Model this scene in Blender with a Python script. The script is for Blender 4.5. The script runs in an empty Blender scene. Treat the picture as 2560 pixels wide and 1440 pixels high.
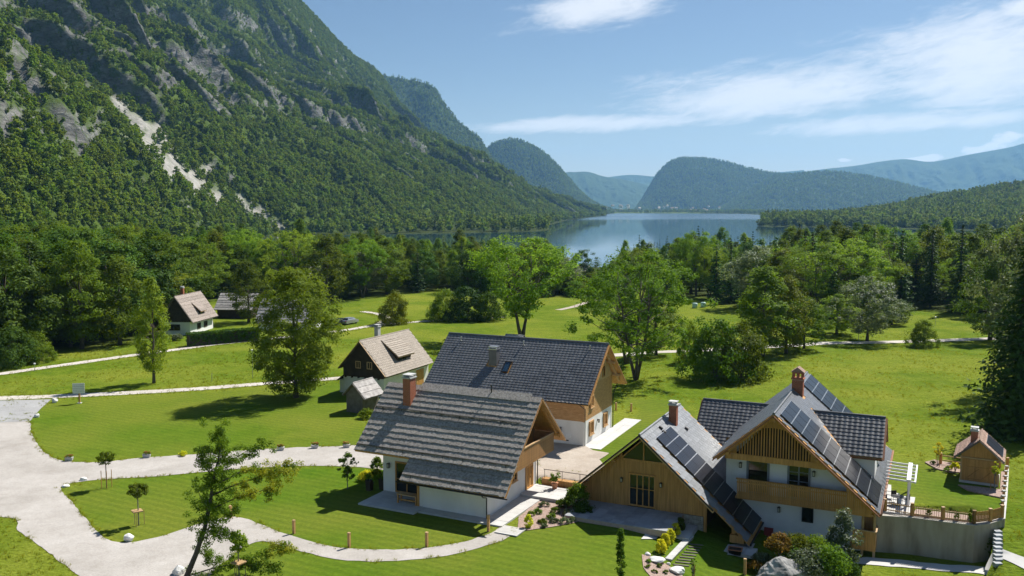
import bpy, bmesh, math, random
import numpy as np
from mathutils import Vector, Matrix
random.seed(7); RNG = np.random.default_rng(7)
R = math.radians
S = bpy.context.scene
COL = S.collection
# ---------------------------------------------------------------- camera
CAM_Z, FPX, PITCH = 25.0, 2239.0, R(5.1567)
cam_d = bpy.data.cameras.new('camera'); cam = bpy.data.objects.new('camera', cam_d); COL.objects.link(cam)
cam.location = (0, 0, CAM_Z); cam.rotation_euler = (R(90) - PITCH, 0, 0)
cam_d.sensor_width = 36; cam_d.lens = FPX / 2560 * 36; cam_d.clip_start = .5; cam_d.clip_end = 90000
S.camera = cam
# ---------------------------------------------------------------- sky, sun, exposure
SUN_EL, SUN_AZ = R(49), math.atan2(.72, .69)          # azimuth clockwise from +Y
W = bpy.data.worlds.new('World'); S.world = W; W.use_nodes = True
def build_world():
    nt = W.node_tree; N = nt.nodes; L = nt.links; N.clear()
    out = N.new('ShaderNodeOutputWorld'); bg = N.new('ShaderNodeBackground')
    sky = N.new('ShaderNodeTexSky'); sky.sky_type = 'NISHITA'; sky.sun_disc = False
    sky.sun_elevation = SUN_EL; sky.sun_rotation = SUN_AZ; sky.altitude = 550
    sky.air_density = 1.0; sky.dust_density = .6; sky.ozone_density = 3.2
    tc = N.new('ShaderNodeTexCoord')
    sep = N.new('ShaderNodeSeparateXYZ'); L.new(tc.outputs['Generated'], sep.inputs[0])
    def m(op, a, b=None, c=None):
        n = N.new('ShaderNodeMath'); n.operation = op
        for i, v in enumerate((a, b, c)):
            if v is None: continue
            if isinstance(v, (int, float)): n.inputs[i].default_value = v
            else: L.new(v, n.inputs[i])
        return n.outputs[0]
    x, y, z = sep.outputs
    zz = m('MAXIMUM', z, .012)
    u = m('DIVIDE', x, zz); v = m('DIVIDE', y, zz)
    def noise(sx, sy, rot, scale, detail, rough, off, dist=0.):
        ca, sa = math.cos(rot), math.sin(rot)
        a = m('MULTIPLY_ADD', u, ca * sx, m('MULTIPLY', v, sa * sx)); b = m('MULTIPLY_ADD', u, -sa * sy, m('MULTIPLY', v, ca * sy))
        cb = N.new('ShaderNodeCombineXYZ'); L.new(a, cb.inputs[0]); L.new(b, cb.inputs[1]); cb.inputs[2].default_value = off
        n = N.new('ShaderNodeTexNoise'); n.inputs['Scale'].default_value = scale; n.inputs['Detail'].default_value = detail
        n.inputs['Roughness'].default_value = rough; n.inputs['Distortion'].default_value = dist
        L.new(cb.outputs[0], n.inputs['Vector']); return n.outputs['Fac']
    az = m('ARCTAN2', x, y); el = m('ARCSINE', z)
    def blob(a0, e0, sa, se, tilt=0.):
        da = m('SUBTRACT', az, a0); de = m('SUBTRACT', m('SUBTRACT', el, e0), m('MULTIPLY', da, tilt))
        q = m('ADD', m('POWER', m('ABSOLUTE', m('DIVIDE', da, sa)), 2.), m('POWER', m('ABSOLUTE', m('DIVIDE', de, se)), 2.))
        return m('POWER', 2.718, m('MULTIPLY', q, -1.))
    # thin cirrus sheets with a streaky grain, one bank to the right and a patch overhead, thin scraps elsewhere
    def anoise(sa, se, tilt, detail, rough, off, dist):
        e2 = m('SUBTRACT', el, m('MULTIPLY', az, tilt)); cb = N.new('ShaderNodeCombineXYZ'); L.new(m('MULTIPLY', az, sa), cb.inputs[0]); L.new(m('MULTIPLY', e2, se), cb.inputs[1]); cb.inputs[2].default_value = off
        n = N.new('ShaderNodeTexNoise'); n.inputs['Scale'].default_value = 1.; n.inputs['Detail'].default_value = detail; n.inputs['Roughness'].default_value = rough; n.inputs['Distortion'].default_value = dist
        L.new(cb.outputs[0], n.inputs['Vector']); return n.outputs['Fac']
    wisp = anoise(7., 34., .10, 10, .62, 3.1, .5)
    fine = anoise(26., 95., .16, 9, .68, 7.7, .7)
    wide = noise(.03, .06, R(-20), 1.0, 4, .5, 11.3)
    blobs = [blob(.29, .122, .20, .030, .05), blob(.47, .145, .15, .050, .02), blob(.08, .091, .15, .011, .05), blob(.092, .214, .085, .026, .05), blob(.51, .187, .03, .012), blob(.40, .085, .16, .012, .03)]
    bank = blobs[0]
    for b in blobs[1:]: bank = m('MAXIMUM', bank, b)
    den = m('MULTIPLY_ADD', wisp, .62, m('MULTIPLY', fine, .42))
    den = m('MULTIPLY_ADD', bank, .52, den)
    den = m('MULTIPLY_ADD', wide, .22, den)
    cov = N.new('ShaderNodeMapRange'); cov.interpolation_type = 'SMOOTHSTEP'
    L.new(den, cov.inputs['Value']); cov.inputs['From Min'].default_value = .76; cov.inputs['From Max'].default_value = 1.16
    cov.inputs['To Max'].default_value = .80
    # small cumulus line low over the right-hand range
    cu = noise(1, 1, 0, .05, 2, .5, 1.)
    ax = N.new('ShaderNodeCombineXYZ'); L.new(m('MULTIPLY', az, 34.), ax.inputs[0]); L.new(m('MULTIPLY', el, 60.), ax.inputs[1])
    cn = N.new('ShaderNodeTexNoise'); cn.inputs['Scale'].default_value = 1.; cn.inputs['Detail'].default_value = 6; L.new(ax.outputs[0], cn.inputs['Vector'])
    cb2 = m('MAXIMUM', m('MAXIMUM', blob(.495, .060, .055, .013, .30), blob(.352, .0485, .014, .0035)), m('MAXIMUM', blob(.425, .047, .045, .007, .12), blob(.56, .078, .06, .016, .25)))
    cub = N.new('ShaderNodeMapRange'); cub.interpolation_type = 'SMOOTHSTEP'
    L.new(m('MULTIPLY_ADD', cb2, .62, cn.outputs['Fac']), cub.inputs['Value'])
    cub.inputs['From Min'].default_value = .86; cub.inputs['From Max'].default_value = 1.04; cub.inputs['To Max'].default_value = .92
    veil = m('MULTIPLY', m('POWER', 2.718, m('MULTIPLY', m('POWER', m('DIVIDE', el, .085), 2.), -1.)), .26)      # pale low veil all round the horizon
    fac = m('MAXIMUM', m('MAXIMUM', cov.outputs[0], veil), cub.outputs[0])
    mix = N.new('ShaderNodeMix'); mix.data_type = 'RGBA'
    L.new(fac, mix.inputs['Factor']); L.new(sky.outputs[0], mix.inputs['A']); mix.inputs['B'].default_value = (12.4, 12.6, 13.0, 1)
    L.new(mix.outputs['Result'], bg.inputs['Color']); bg.inputs['Strength'].default_value = .053
    L.new(bg.outputs[0], out.inputs['Surface'])
build_world()
sun_d = bpy.data.lights.new('sun', 'SUN'); sun = bpy.data.objects.new('sun', sun_d); COL.objects.link(sun)
sun_d.energy = 5.0; sun_d.angle = R(.53); sun_d.color = (1.0, .955, .88)
SUNDIR = Vector((math.sin(SUN_AZ) * math.cos(SUN_EL), math.cos(SUN_AZ) * math.cos(SUN_EL), math.sin(SUN_EL)))
sun.rotation_euler = SUNDIR.to_track_quat('Z', 'Y').to_euler(); sun.location = (60, 60, 90)
S.view_settings.view_transform = 'Standard'; S.view_settings.look = 'None'; S.view_settings.exposure = 0.68; S.view_settings.gamma = 1
S.render.engine = 'CYCLES'
cy = S.cycles
cy.use_denoising = True
try: cy.denoiser = 'OPENIMAGEDENOISE'
except Exception: pass
cy.max_bounces = 8; cy.diffuse_bounces = 3; cy.glossy_bounces = 3; cy.transmission_bounces = 4; cy.transparent_max_bounces = 8; cy.volume_bounces = 1
cy.caustics_reflective = False; cy.caustics_refractive = False; cy.sample_clamp_indirect = 8
cy.use_adaptive_sampling = True; cy.adaptive_threshold = .02
# ---------------------------------------------------------------- pixel and ground helpers
def ray(px, py):
    a, b = (px - 1280) / FPX, (720 - py) / FPX
    c, s = math.cos(PITCH), math.sin(PITCH)
    return np.array([a, c + b * s, -s + b * c])
def hz(px, py, z):                       # pixel ray meets the level plane z
    d = ray(px, py); t = (z - CAM_Z) / d[2]
    return np.array([t * d[0], t * d[1], z])
def at(px, py, depth):                   # pixel ray at a given distance along +Y
    d = ray(px, py); t = depth / d[1]
    return np.array([t * d[0], depth, CAM_Z + t * d[2]])
def pix(x, y, z):
    c, s = math.cos(PITCH), math.sin(PITCH); z = z - CAM_Z
    yc = y * c - z * s; zc = y * s + z * c
    return 1280 + FPX * x / yc, 720 - FPX * zc / yc
def sst(x): x = np.clip(x, 0, 1); return x * x * (3 - 2 * x)
def hash2(ix, iy, seed):
    h = (ix.astype(np.int64) * 374761393 + iy.astype(np.int64) * 668265263 + seed * 974711) & 0x7fffffff
    h = ((h ^ (h >> 13)) * 1274126177) & 0x7fffffff
    return ((h ^ (h >> 16)) & 0xffff) / 65535.0
def vnoise(x, y, seed=0):
    x = np.asarray(x, float); y = np.asarray(y, float)
    ix, iy = np.floor(x), np.floor(y); fx, fy = x - ix, y - iy
    fx = fx * fx * fx * (fx * (fx * 6 - 15) + 10); fy = fy * fy * fy * (fy * (fy * 6 - 15) + 10)
    a, b = hash2(ix, iy, seed), hash2(ix + 1, iy, seed); c, d = hash2(ix, iy + 1, seed), hash2(ix + 1, iy + 1, seed)
    return (a + (b - a) * fx) * (1 - fy) + (c + (d - c) * fx) * fy
def fbm(x, y, o=4, seed=0, g=.5):
    s, a, t = 0, 1., 0
    for i in range(o): s = s + a * vnoise(x * 2 ** i, y * 2 ** i, seed + i * 17); t += a; a *= g
    return s / t
# lake outline (world metres)
LAKE = np.array([(-215, 700), (-170, 560), (-60, 480), (100, 430), (300, 425), (470, 500), (600, 700), (640, 960), (590, 1180), (500, 1320), (385, 1425),
                 (470, 1620), (820, 2500), (960, 3500), (1020, 3950), (880, 4300), (520, 4450), (380, 3700), (330, 3150), (215, 2560), (125, 2050), (62, 1500),
                 (48, 1170), (30, 1110), (-60, 1045), (-157, 1000), (-235, 930), (-245, 820)], float)
def inpoly(x, y, P):
    c = np.zeros(np.shape(x), bool); n = len(P)
    for i in range(n):
        x1, y1 = P[i]; x2, y2 = P[i - 1]
        if y1 == y2: continue
        k = ((y1 > y) != (y2 > y)) & (x < (x2 - x1) * (y - y1) / (y2 - y1) + x1)
        c ^= k
    return c
def pdist(x, y, P, closed=True):
    d = np.full(np.shape(x), 1e18); n = len(P)
    for i in range(0 if closed else 1, n):
        x1, y1 = P[i]; x2, y2 = P[i - 1]; dx, dy = x2 - x1, y2 - y1; L2 = dx * dx + dy * dy + 1e-12
        t = np.clip(((x - x1) * dx + (y - y1) * dy) / L2, 0, 1)
        d = np.minimum(d, (x - x1 - t * dx) ** 2 + (y - y1 - t * dy) ** 2)
    return np.sqrt(d)
CW, SW = math.cos(R(25.4)), math.sin(R(25.4))
LAKE_Z = -5.0
def gzn(x, y):                           # ground height, numpy
    x = np.asarray(x, float); y = np.asarray(y, float)
    l = x * CW - y * SW; w = x * SW + y * CW
    zf = -2.2 * sst((l + 22) / 14) * sst((98 - y) / 20)
    zb = .72 * sst((l + 46) / 12)
    w0 = np.where(l < -26, 72.4, np.where(l < -4.6, 76.4, np.where(l < 4.7, 76.45 + (l + 4.3) * .36, 62.)))
    ww = np.where(l < -26, .6, np.where(l < -4.6, 3., np.where(l < 4.7, .5, 22.)))
    w0 = np.where(l < -34, 68., w0); ww = np.where(l < -34, 14., ww)
    b = sst((w - w0) / ww)
    z = zf * (1 - b) + zb * b
    z = z + .12 * (fbm(x / 18, y / 18, 3, 5) - .5) * sst((y - 110) / 30)
    far = y > 180
    if np.any(far):
        sd = pdist(x, y, LAKE) * np.where(inpoly(x, y, LAKE), -1, 1)
        zs = LAKE_Z + np.where(sd < 0, np.maximum(sd * .12, -9), np.minimum(.35 + sd * .035, 40))
        z = np.where(far, np.minimum(z, zs), z)
    return z
def gz(x, y): return float(gzn(np.array([x]), np.array([y]))[0])
def gp(px, py):                          # pixel ray meets the ground
    z = 0.
    for i in range(40):
        p = hz(px, py, z); z2 = gz(p[0], p[1])
        if abs(z2 - z) < .002: break
        z = z + (z2 - z) * .6
    return p
# ---------------------------------------------------------------- object helpers
def empty(name, loc=(0, 0, 0), yaw=0., label=None, cat=None, group=None):
    o = bpy.data.objects.new(name, None); COL.objects.link(o); o.location = loc; o.rotation_euler = (0, 0, yaw); o.empty_display_size = .3
    return tag(o, label, cat, group)
def tag(o, label=None, cat=None, group=None, kind=None):
    if label: o['label'] = label
    if cat: o['category'] = cat
    if group: o['group'] = group
    if kind: o['kind'] = kind
    return o
def link(o, parent=None):
    COL.objects.link(o)
    if parent is not None: o.parent = parent
    return o
def inst(name, mesh, parent, mat=None, loc=None, rot=None):
    o = bpy.data.objects.new(name, mesh); link(o, parent)
    if mat is not None: o.matrix_local = mat
    if loc is not None: o.location = loc
    if rot is not None: o.rotation_euler = rot
    return o
def copy_tree(o, parent=None):
    c = o.copy(); COL.objects.link(c); c.parent = parent
    for ch in list(o.children): copy_tree(ch, c)
    return c
class MB:
    def __init__(s): s.v = []; s.f = []; s.sm = False
    def add(s, vs, fs):
        n = len(s.v); s.v += [tuple(map(float, p)) for p in vs]; s.f += [tuple(n + i for i in f) for f in fs]; return s
    def box(s, x0, x1, y0, y1, z0, z1):
        return s.add([(x, y, z) for z in (z0, z1) for y in (y0, y1) for x in (x0, x1)],
                     [(0, 2, 3, 1), (4, 5, 7, 6), (0, 1, 5, 4), (2, 6, 7, 3), (0, 4, 6, 2), (1, 3, 7, 5)])
    def hexa(s, a):      # 8 points, order as box
        return s.add(a, [(0, 2, 3, 1), (4, 5, 7, 6), (0, 1, 5, 4), (2, 6, 7, 3), (0, 4, 6, 2), (1, 3, 7, 5)])
    def beam(s, a, b, w, h, up=(0, 0, 1)):
        a = Vector(a); b = Vector(b); d = (b - a).normalized(); u = Vector(up)
        sd = d.cross(u)
        if sd.length < 1e-4: sd = d.cross(Vector((1, 0, 0)))
        sd.normalize(); u = sd.cross(d)
        sd = sd * w / 2; u = u * h / 2
        return s.hexa([a - sd - u, a + sd - u, b - sd - u, b + sd - u, a - sd + u, a + sd + u, b - sd + u, b + sd + u])
    def prism(s, poly, ax, c0, c1):   # polygon extruded along axis ax ('x','y','z'); poly gives the other two coords in order
        n = len(poly)
        f = {'x': lambda p, c: (c, p[0], p[1]), 'y': lambda p, c: (p[0], c, p[1]), 'z': lambda p, c: (p[0], p[1], c)}[ax]
        vs = [f(p, c0) for p in poly] + [f(p, c1) for p in poly]
        fs = [tuple(range(n))[::-1], tuple(range(n, 2 * n))] + [(i, (i + 1) % n, n + (i + 1) % n, n + i) for i in range(n)]
        return s.add(vs, fs)
    def tube(s, pts, rad, n=6, cap=True):
        pts = [Vector(p) for p in pts]; k = len(pts)
        if isinstance(rad, (int, float)): rad = [rad] * k
        base = len(s.v); ref = None
        for i, p in enumerate(pts):
            d = (pts[min(i + 1, k - 1)] - pts[max(i - 1, 0)])
            if d.length < 1e-9: d = Vector((0, 0, 1))
            d.normalize()
            if ref is None: ref = d.orthogonal()
            a = ref - d * ref.dot(d)
            if a.length < 1e-5: a = d.orthogonal()
            a.normalize(); ref = a; b = d.cross(a)
            for j in range(n):
                t = 2 * math.pi * j / n; q = p + (a * math.cos(t) + b * math.sin(t)) * rad[i]; s.v.append(tuple(q))
        for i in range(k - 1):
            for j in range(n):
                s.f.append((base + i * n + j, base + i * n + (j + 1) % n, base + (i + 1) * n + (j + 1) % n, base + (i + 1) * n + j))
        if cap: s.f.append(tuple(base + j for j in range(n))[::-1]); s.f.append(tuple(base + (k - 1) * n + j for j in range(n)))
        return s
    def lathe(s, prof, n=10, c=(0, 0, 0)):
        base = len(s.v)
        for r, z in prof:
            for j in range(n):
                t = 2 * math.pi * j / n; s.v.append((c[0] + r * math.cos(t), c[1] + r * math.sin(t), c[2] + z))
        for i in range(len(prof) - 1):
            for j in range(n): s.f.append((base + i * n + j, base + i * n + (j + 1) % n, base + (i + 1) * n + (j + 1) % n, base + (i + 1) * n + j))
        s.f.append(tuple(base + j for j in range(n))[::-1]); s.f.append(tuple(base + (len(prof) - 1) * n + j for j in range(n)))
        return s
    def mesh(s, name, mat, smooth=None):
        me = bpy.data.meshes.new(name); me.from_pydata(s.v, [], s.f); me.materials.append(MAT[mat] if isinstance(mat, str) else mat)
        bm = bmesh.new(); bm.from_mesh(me); bmesh.ops.recalc_face_normals(bm, faces=bm.faces); bm.to_mesh(me); bm.free()
        if smooth or (smooth is None and s.sm): me.polygons.foreach_set('use_smooth', [True] * len(me.polygons))
        me.update(); return me
    def build(s, name, mat, parent=None, smooth=None, **kw):
        o = bpy.data.objects.new(name, s.mesh(name, mat, smooth)); link(o, parent); return tag(o, **kw)
def npmesh(name, V, Fq, mat, attr=None, smooth=False):
    """fast mesh from numpy: V (n,3), Fq (m,4) or (m,3)"""
    me = bpy.data.meshes.new(name); V = np.asarray(V, np.float32); Fq = np.asarray(Fq, np.int32); k = Fq.shape[1]
    me.vertices.add(len(V)); me.vertices.foreach_set('co', V.ravel())
    me.loops.add(Fq.size); me.loops.foreach_set('vertex_index', Fq.ravel())
    me.polygons.add(len(Fq)); me.polygons.foreach_set('loop_start', np.arange(0, Fq.size, k, dtype=np.int32))
    me.polygons.foreach_set('loop_total', np.full(len(Fq), k, np.int32))
    if smooth: me.polygons.foreach_set('use_smooth', np.ones(len(Fq), bool))
    for nm, arr in (attr or {}).items():
        a = me.attributes.new(nm, 'FLOAT', 'POINT'); a.data.foreach_set('value', np.asarray(arr, np.float32))
    if mat is not None: me.materials.append(MAT[mat] if isinstance(mat, str) else mat)
    me.update(); me.validate(); return me
# ---------------------------------------------------------------- materials
MAT = {}
def newmat(name):
    m = bpy.data.materials.new(name); m.use_nodes = True; MAT[name] = m
    nt = m.node_tree; b = nt.nodes['Principled BSDF']
    return m, nt, nt.nodes, nt.links, b
def _mix(N, L, fac, a, b, blend='MIX'):
    n = N.new('ShaderNodeMix'); n.data_type = 'RGBA'; n.blend_type = blend
    for k, v in (('Factor', fac), ('A', a), ('B', b)):
        if isinstance(v, (int, float)): n.inputs[k].default_value = v
        elif isinstance(v, tuple): n.inputs[k].default_value = (*v, 1) if len(v) == 3 else v
        else: L.new(v, n.inputs[k])
    return n.outputs['Result']
def _noise(N, L, scale, detail=4, rough=.55, vec=None, st=None, dist=0., coord='Object'):
    n = N.new('ShaderNodeTexNoise'); n.inputs['Scale'].default_value = scale; n.inputs['Detail'].default_value = detail
    n.inputs['Roughness'].default_value = rough; n.inputs['Distortion'].default_value = dist
    if vec is None:
        if coord == 'World': g = N.new('ShaderNodeNewGeometry'); vec = g.outputs['Position']
        else: t = N.new('ShaderNodeTexCoord'); vec = t.outputs[coord]
    if st:
        mp = N.new('ShaderNodeMapping'); mp.inputs['Scale'].default_value = st; L.new(vec, mp.inputs['Vector']); vec = mp.outputs[0]
    L.new(vec, n.inputs['Vector']); return n.outputs['Fac']
def _ramp(N, L, fac, stops):
    r = N.new('ShaderNodeValToRGB'); L.new(fac, r.inputs[0]); e = r.color_ramp.elements
    while len(e) < len(stops): e.new(.5)
    for i, (p, c) in enumerate(stops): e[i].position = p; e[i].color = (*c, 1) if isinstance(c, tuple) else (c, c, c, 1)
    return r.outputs[0]
def surf(name, c1, c2, scale=3., rough=.7, st=None, bump=.2, bscale=None, spec=.4, jitter=.12, metal=0., detail=5, c3=None, coord='Object', bst=None):
    m, nt, N, L, b = newmat(name)
    f = _noise(N, L, scale, detail, .6, st=st, coord=coord)
    st_ = [(.3, c1), (.7, c2)] if c3 is None else [(.28, c1), (.5, c2), (.72, c3)]
    col = _ramp(N, L, f, st_)
    if jitter:
        oi = N.new('ShaderNodeObjectInfo'); mr = N.new('ShaderNodeMapRange'); L.new(oi.outputs['Random'], mr.inputs[0])
        mr.inputs['To Min'].default_value = 1 - jitter; mr.inputs['To Max'].default_value = 1 + jitter
        hs = N.new('ShaderNodeHueSaturation'); L.new(col, hs.inputs['Color']); L.new(mr.outputs[0], hs.inputs['Value']); col = hs.outputs[0]
    L.new(col, b.inputs['Base Color']); b.inputs['Roughness'].default_value = rough; b.inputs['Specular IOR Level'].default_value = spec; b.inputs['Metallic'].default_value = metal
    if bump:
        f2 = _noise(N, L, bscale or scale * 4, 4, .6, st=bst or st, coord=coord)
        bp = N.new('ShaderNodeBump'); bp.inputs['Strength'].default_value = bump; bp.inputs['Distance'].default_value = .02
        L.new(f2, bp.inputs['Height']); L.new(bp.outputs[0], b.inputs['Normal'])
    return m
surf('plaster', (.70, .69, .665), (.83, .825, .81), .55, .9, st=(1, 1, .45), bump=.2, bscale=30, jitter=0, spec=.2)
surf('plaster_old', (.60, .59, .54), (.75, .74, .70), 1.0, .95, bump=.2, bscale=20, jitter=0, spec=.2)
surf('shingle', (.14, .126, .115), (.30, .272, .245), 5.5, .85, st=(1, 1, 1), bump=.4, bscale=14, c3=(.44, .405, .365), jitter=.2)
surf('shingle_brown', (.17, .14, .115), (.30, .25, .215), 5., .88, bump=.4, bscale=12, c3=(.39, .335, .295), jitter=.15)
surf('shingle_pale', (.27, .25, .24), (.40, .375, .355), 2., .88, bump=.4, bscale=12, c3=(.52, .50, .475), jitter=.2)
surf('tile_beige', (.27, .225, .18), (.36, .31, .255), 1.6, .75, bump=.2, bscale=9, jitter=.12)
surf('tile_black', (.082, .086, .093), (.125, .129, .137), 1.5, .36, bump=.1, bscale=20, jitter=.25, spec=.5)
surf('tile_grey', (.16, .17, .18), (.225, .235, .25), 1.2, .45, bump=.06, bscale=8, jitter=.16, spec=.5)
surf('tile_slate', (.085, .092, .104), (.13, .138, .153), 1.2, .42, bump=.06, bscale=8, jitter=.14, spec=.5)
surf('tile_red', (.24, .15, .11), (.36, .24, .185), 2.5, .85, bump=.3, bscale=12, jitter=.2)
surf('wood_new', (.38, .20, .075), (.55, .325, .14), 1.2, .6, st=(1.5, 1.5, 5), bump=.15, bscale=20, jitter=.12)
surf('wood_warm', (.36, .175, .045), (.60, .32, .10), 1.2, .6, st=(6, 6, .5), bump=.15, bscale=20, jitter=.14)
surf('wood_brown', (.30, .150, .042), (.54, .295, .095), 1.3, .65, st=(6, 6, .4), bump=.2, bscale=20, jitter=.16)
surf('wood_pale', (.42, .27, .13), (.55, .37, .19), 1.3, .6, bump=.15, bscale=18, jitter=.1)
surf('wood_dark', (.028, .02, .014), (.06, .042, .03), 1.5, .85, bump=.3, bscale=14, jitter=.2)
surf('wood_grey', (.10, .085, .07), (.20, .175, .15), 1.5, .9, bump=.3, bscale=14, jitter=.2)
surf('fascia_red', (.20, .085, .04), (.30, .13, .06), 1.5, .5, bump=.1, jitter=.05)
surf('brick', (.34, .105, .05), (.46, .16, .08), 4., .8, bump=.2, bscale=16, jitter=.16)
surf('mortar', (.40, .30, .25), (.48, .38, .32), 6., .9, bump=.2, jitter=0)
surf('concrete', (.42, .42, .41), (.54, .54, .53), .9, .85, bump=.15, bscale=12, jitter=.06)
surf('concrete_pale', (.46, .45, .43), (.57, .56, .535), .7, .85, bump=.12, bscale=14, jitter=.05)
surf('concrete_wall', (.22, .18, .125), (.36, .305, .225), .7, .9, st=(1.6, 1.6, .35), bump=.3, bscale=6, jitter=.05, c3=(.43, .37, .285))
surf('stone_flag', (.26, .28, .30), (.40, .41, .42), 1.6, .7, bump=.2, bscale=10, jitter=.14)
surf('stone_wall', (.22, .20, .17), (.42, .39, .34), 2.5, .9, bump=.5, bscale=8, jitter=.25)
surf('rock_white', (.42, .41, .39), (.72, .71, .68), 1.3, .9, bump=.9, bscale=5, jitter=.06, c3=(.80, .79, .76))
surf('rock_grey', (.055, .055, .05), (.24, .237, .225), 1.6, .92, bump=1., bscale=4, jitter=0, c3=(.50, .49, .47))
surf('metal_dark', (.030, .026, .024), (.05, .045, .042), 4., .45, bump=0, jitter=.1, metal=.6)
surf('metal_white', (.74, .74, .73), (.80, .80, .79), 2., .4, bump=0, jitter=.03)
surf('metal_zinc', (.42, .43, .44), (.55, .56, .57), 2., .35, bump=0, jitter=.05, metal=.9)
surf('frame_grey', (.16, .175, .20), (.21, .225, .25), 2., .5, bump=0, jitter=0)
surf('curtain', (.50, .50, .44), (.66, .66, .60), 5., .9, st=(6, 1, 1), bump=.2, jitter=0)
surf('interior', (.02, .018, .015), (.05, .045, .04), 2., .9, bump=0, jitter=0)
surf('terracotta', (.40, .17, .085), (.50, .23, .12), 5., .8, bump=.1, jitter=.1)
surf('soil', (.16, .10, .075), (.34, .245, .20), 9., .95, bump=.8, bscale=30, jitter=0, c3=(.46, .35, .30))
surf('bark', (.055, .045, .035), (.13, .11, .09), 3., .95, st=(4, 4, .8), bump=.8, bscale=6, jitter=.15)
surf('bark_pale', (.12, .105, .09), (.24, .22, .19), 3., .95, st=(4, 4, .8), bump=.6, bscale=6, jitter=.1)
surf('cushion_red', (.18, .025, .02), (.28, .045, .035), 5., .85, bump=.2, jitter=.05)
surf('bale', (.34, .52, .46), (.46, .62, .56), 3., .35, bump=.5, bscale=5, jitter=.05)
surf('car_silver', (.44, .46, .48), (.50, .52, .54), 1., .25, bump=0, jitter=0, metal=.6)
surf('car_dark', (.018, .02, .026), (.026, .03, .036), 1., .2, bump=0, jitter=0)
surf('tyre', (.018, .018, .018), (.03, .03, .03), 6., .9, bump=0, jitter=0)
surf('lamp_red', (.5, .02, .02), (.6, .04, .03), 6., .3, bump=0, jitter=0)
def glassy(name, col, rough=.06, spec=.6):
    m, nt, N, L, b = newmat(name); b.inputs['Base Color'].default_value = (*col, 1); b.inputs['Roughness'].default_value = rough; b.inputs['Specular IOR Level'].default_value = spec
    return m
glassy('glass_dark', (.012, .016, .016)); glassy('glass_blue', (.02, .05, .09)); glassy('solar_cell', (.010, .011, .017), .28, .22); glassy('lamp_glass', (.5, .48, .4), .2)
def mat_glass():
    m, nt, N, L, b = newmat('glass'); N.remove(b)
    g = N.new('ShaderNodeBsdfGlossy'); g.inputs['Roughness'].default_value = .02; t = N.new('ShaderNodeBsdfTransparent'); t.inputs[0].default_value = (.72, .78, .74, 1)
    fr = N.new('ShaderNodeFresnel'); fr.inputs['IOR'].default_value = 1.9; mx = N.new('ShaderNodeMixShader')
    L.new(fr.outputs[0], mx.inputs[0]); L.new(t.outputs[0], mx.inputs[1]); L.new(g.outputs[0], mx.inputs[2]); L.new(mx.outputs[0], N['Material Output'].inputs['Surface'])
mat_glass()
def leafmat(name, dark, light, dry=None, trans=.48, hue=.02, val=.34, spec=.07, rough=.55):
    """leaf colour: varies leaf by leaf (attribute lv), plant by plant (object random)"""
    m, nt, N, L, b = newmat(name)
    at_ = N.new('ShaderNodeAttribute'); at_.attribute_name = 'lv'
    stops = [(0., dark), (.75, light)] + ([(1., dry)] if dry else [(1., tuple(min(1, c * 1.25) for c in light))])
    col = _ramp(N, L, at_.outputs['Fac'], stops)
    oi = N.new('ShaderNodeObjectInfo')
    hs = N.new('ShaderNodeHueSaturation'); L.new(col, hs.inputs['Color'])
    for k, lo, hi in (('Hue', .5 - hue, .5 + hue), ('Value', 1 - val, 1 + val)):
        mr = N.new('ShaderNodeMapRange'); mr.inputs['To Min'].default_value = lo; mr.inputs['To Max'].default_value = hi
        if k == 'Value':
            mm = N.new('ShaderNodeMath'); mm.operation = 'MULTIPLY'; L.new(oi.outputs['Random'], mm.inputs[0]); mm.inputs[1].default_value = 17.3
            fr = N.new('ShaderNodeMath'); fr.operation = 'FRACT'; L.new(mm.outputs[0], fr.inputs[0]); L.new(fr.outputs[0], mr.inputs[0])
        else: L.new(oi.outputs['Random'], mr.inputs[0])
        L.new(mr.outputs[0], hs.inputs[k])
    col = hs.outputs[0]
    L.new(col, b.inputs['Base Color']); b.inputs['Roughness'].default_value = rough; b.inputs['Specular IOR Level'].default_value = spec
    t = N.new('ShaderNodeBsdfTranslucent')
    tcol = _mix(N, L, 1., col, (1.25, 1.15, .55), 'MULTIPLY'); L.new(tcol, t.inputs['Color'])
    mx = N.new('ShaderNodeMixShader'); mx.inputs[0].default_value = trans
    L.new(b.outputs[0], mx.inputs[1]); L.new(t.outputs[0], mx.inputs[2]); L.new(mx.outputs[0], N['Material Output'].inputs['Surface'])
    return m
leafmat('leaf_ash', (0.090, 0.163, 0.015), (0.198, 0.316, 0.030), (0.285, 0.367, 0.040))
leafmat('leaf_green', (0.058, 0.114, 0.011), (0.134, 0.222, 0.021), (0.190, 0.265, 0.026))
leafmat('leaf_deep', (0.031, 0.067, 0.010), (0.069, 0.133, 0.016), (0.104, 0.173, 0.021), trans=.3)
leafmat('leaf_olive', (0.074, 0.117, 0.011), (0.160, 0.219, 0.021), (0.242, 0.265, 0.029))
leafmat('leaf_silver', (.075, .115, .055), (.17, .22, .12), (.26, .30, .19), spec=.4)
leafmat('leaf_yellow', (.40, .42, .02), (.70, .68, .04), (.80, .72, .08), val=.08)
leafmat('leaf_autumn', (.12, .11, .02), (.26, .17, .04), (.34, .12, .06))
leafmat('needle', (0.019, 0.047, 0.010), (0.043, 0.090, 0.016), (0.065, 0.122, 0.021), trans=.12, val=.3)
leafmat('needle_green', (0.030, 0.080, 0.014), (0.067, 0.150, 0.022), trans=.15)  # brighter green needle colour for the second spruce prototype
leafmat('leaf_birch', (.15, .17, .02), (.36, .35, .035), (.58, .47, .06))
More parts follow.
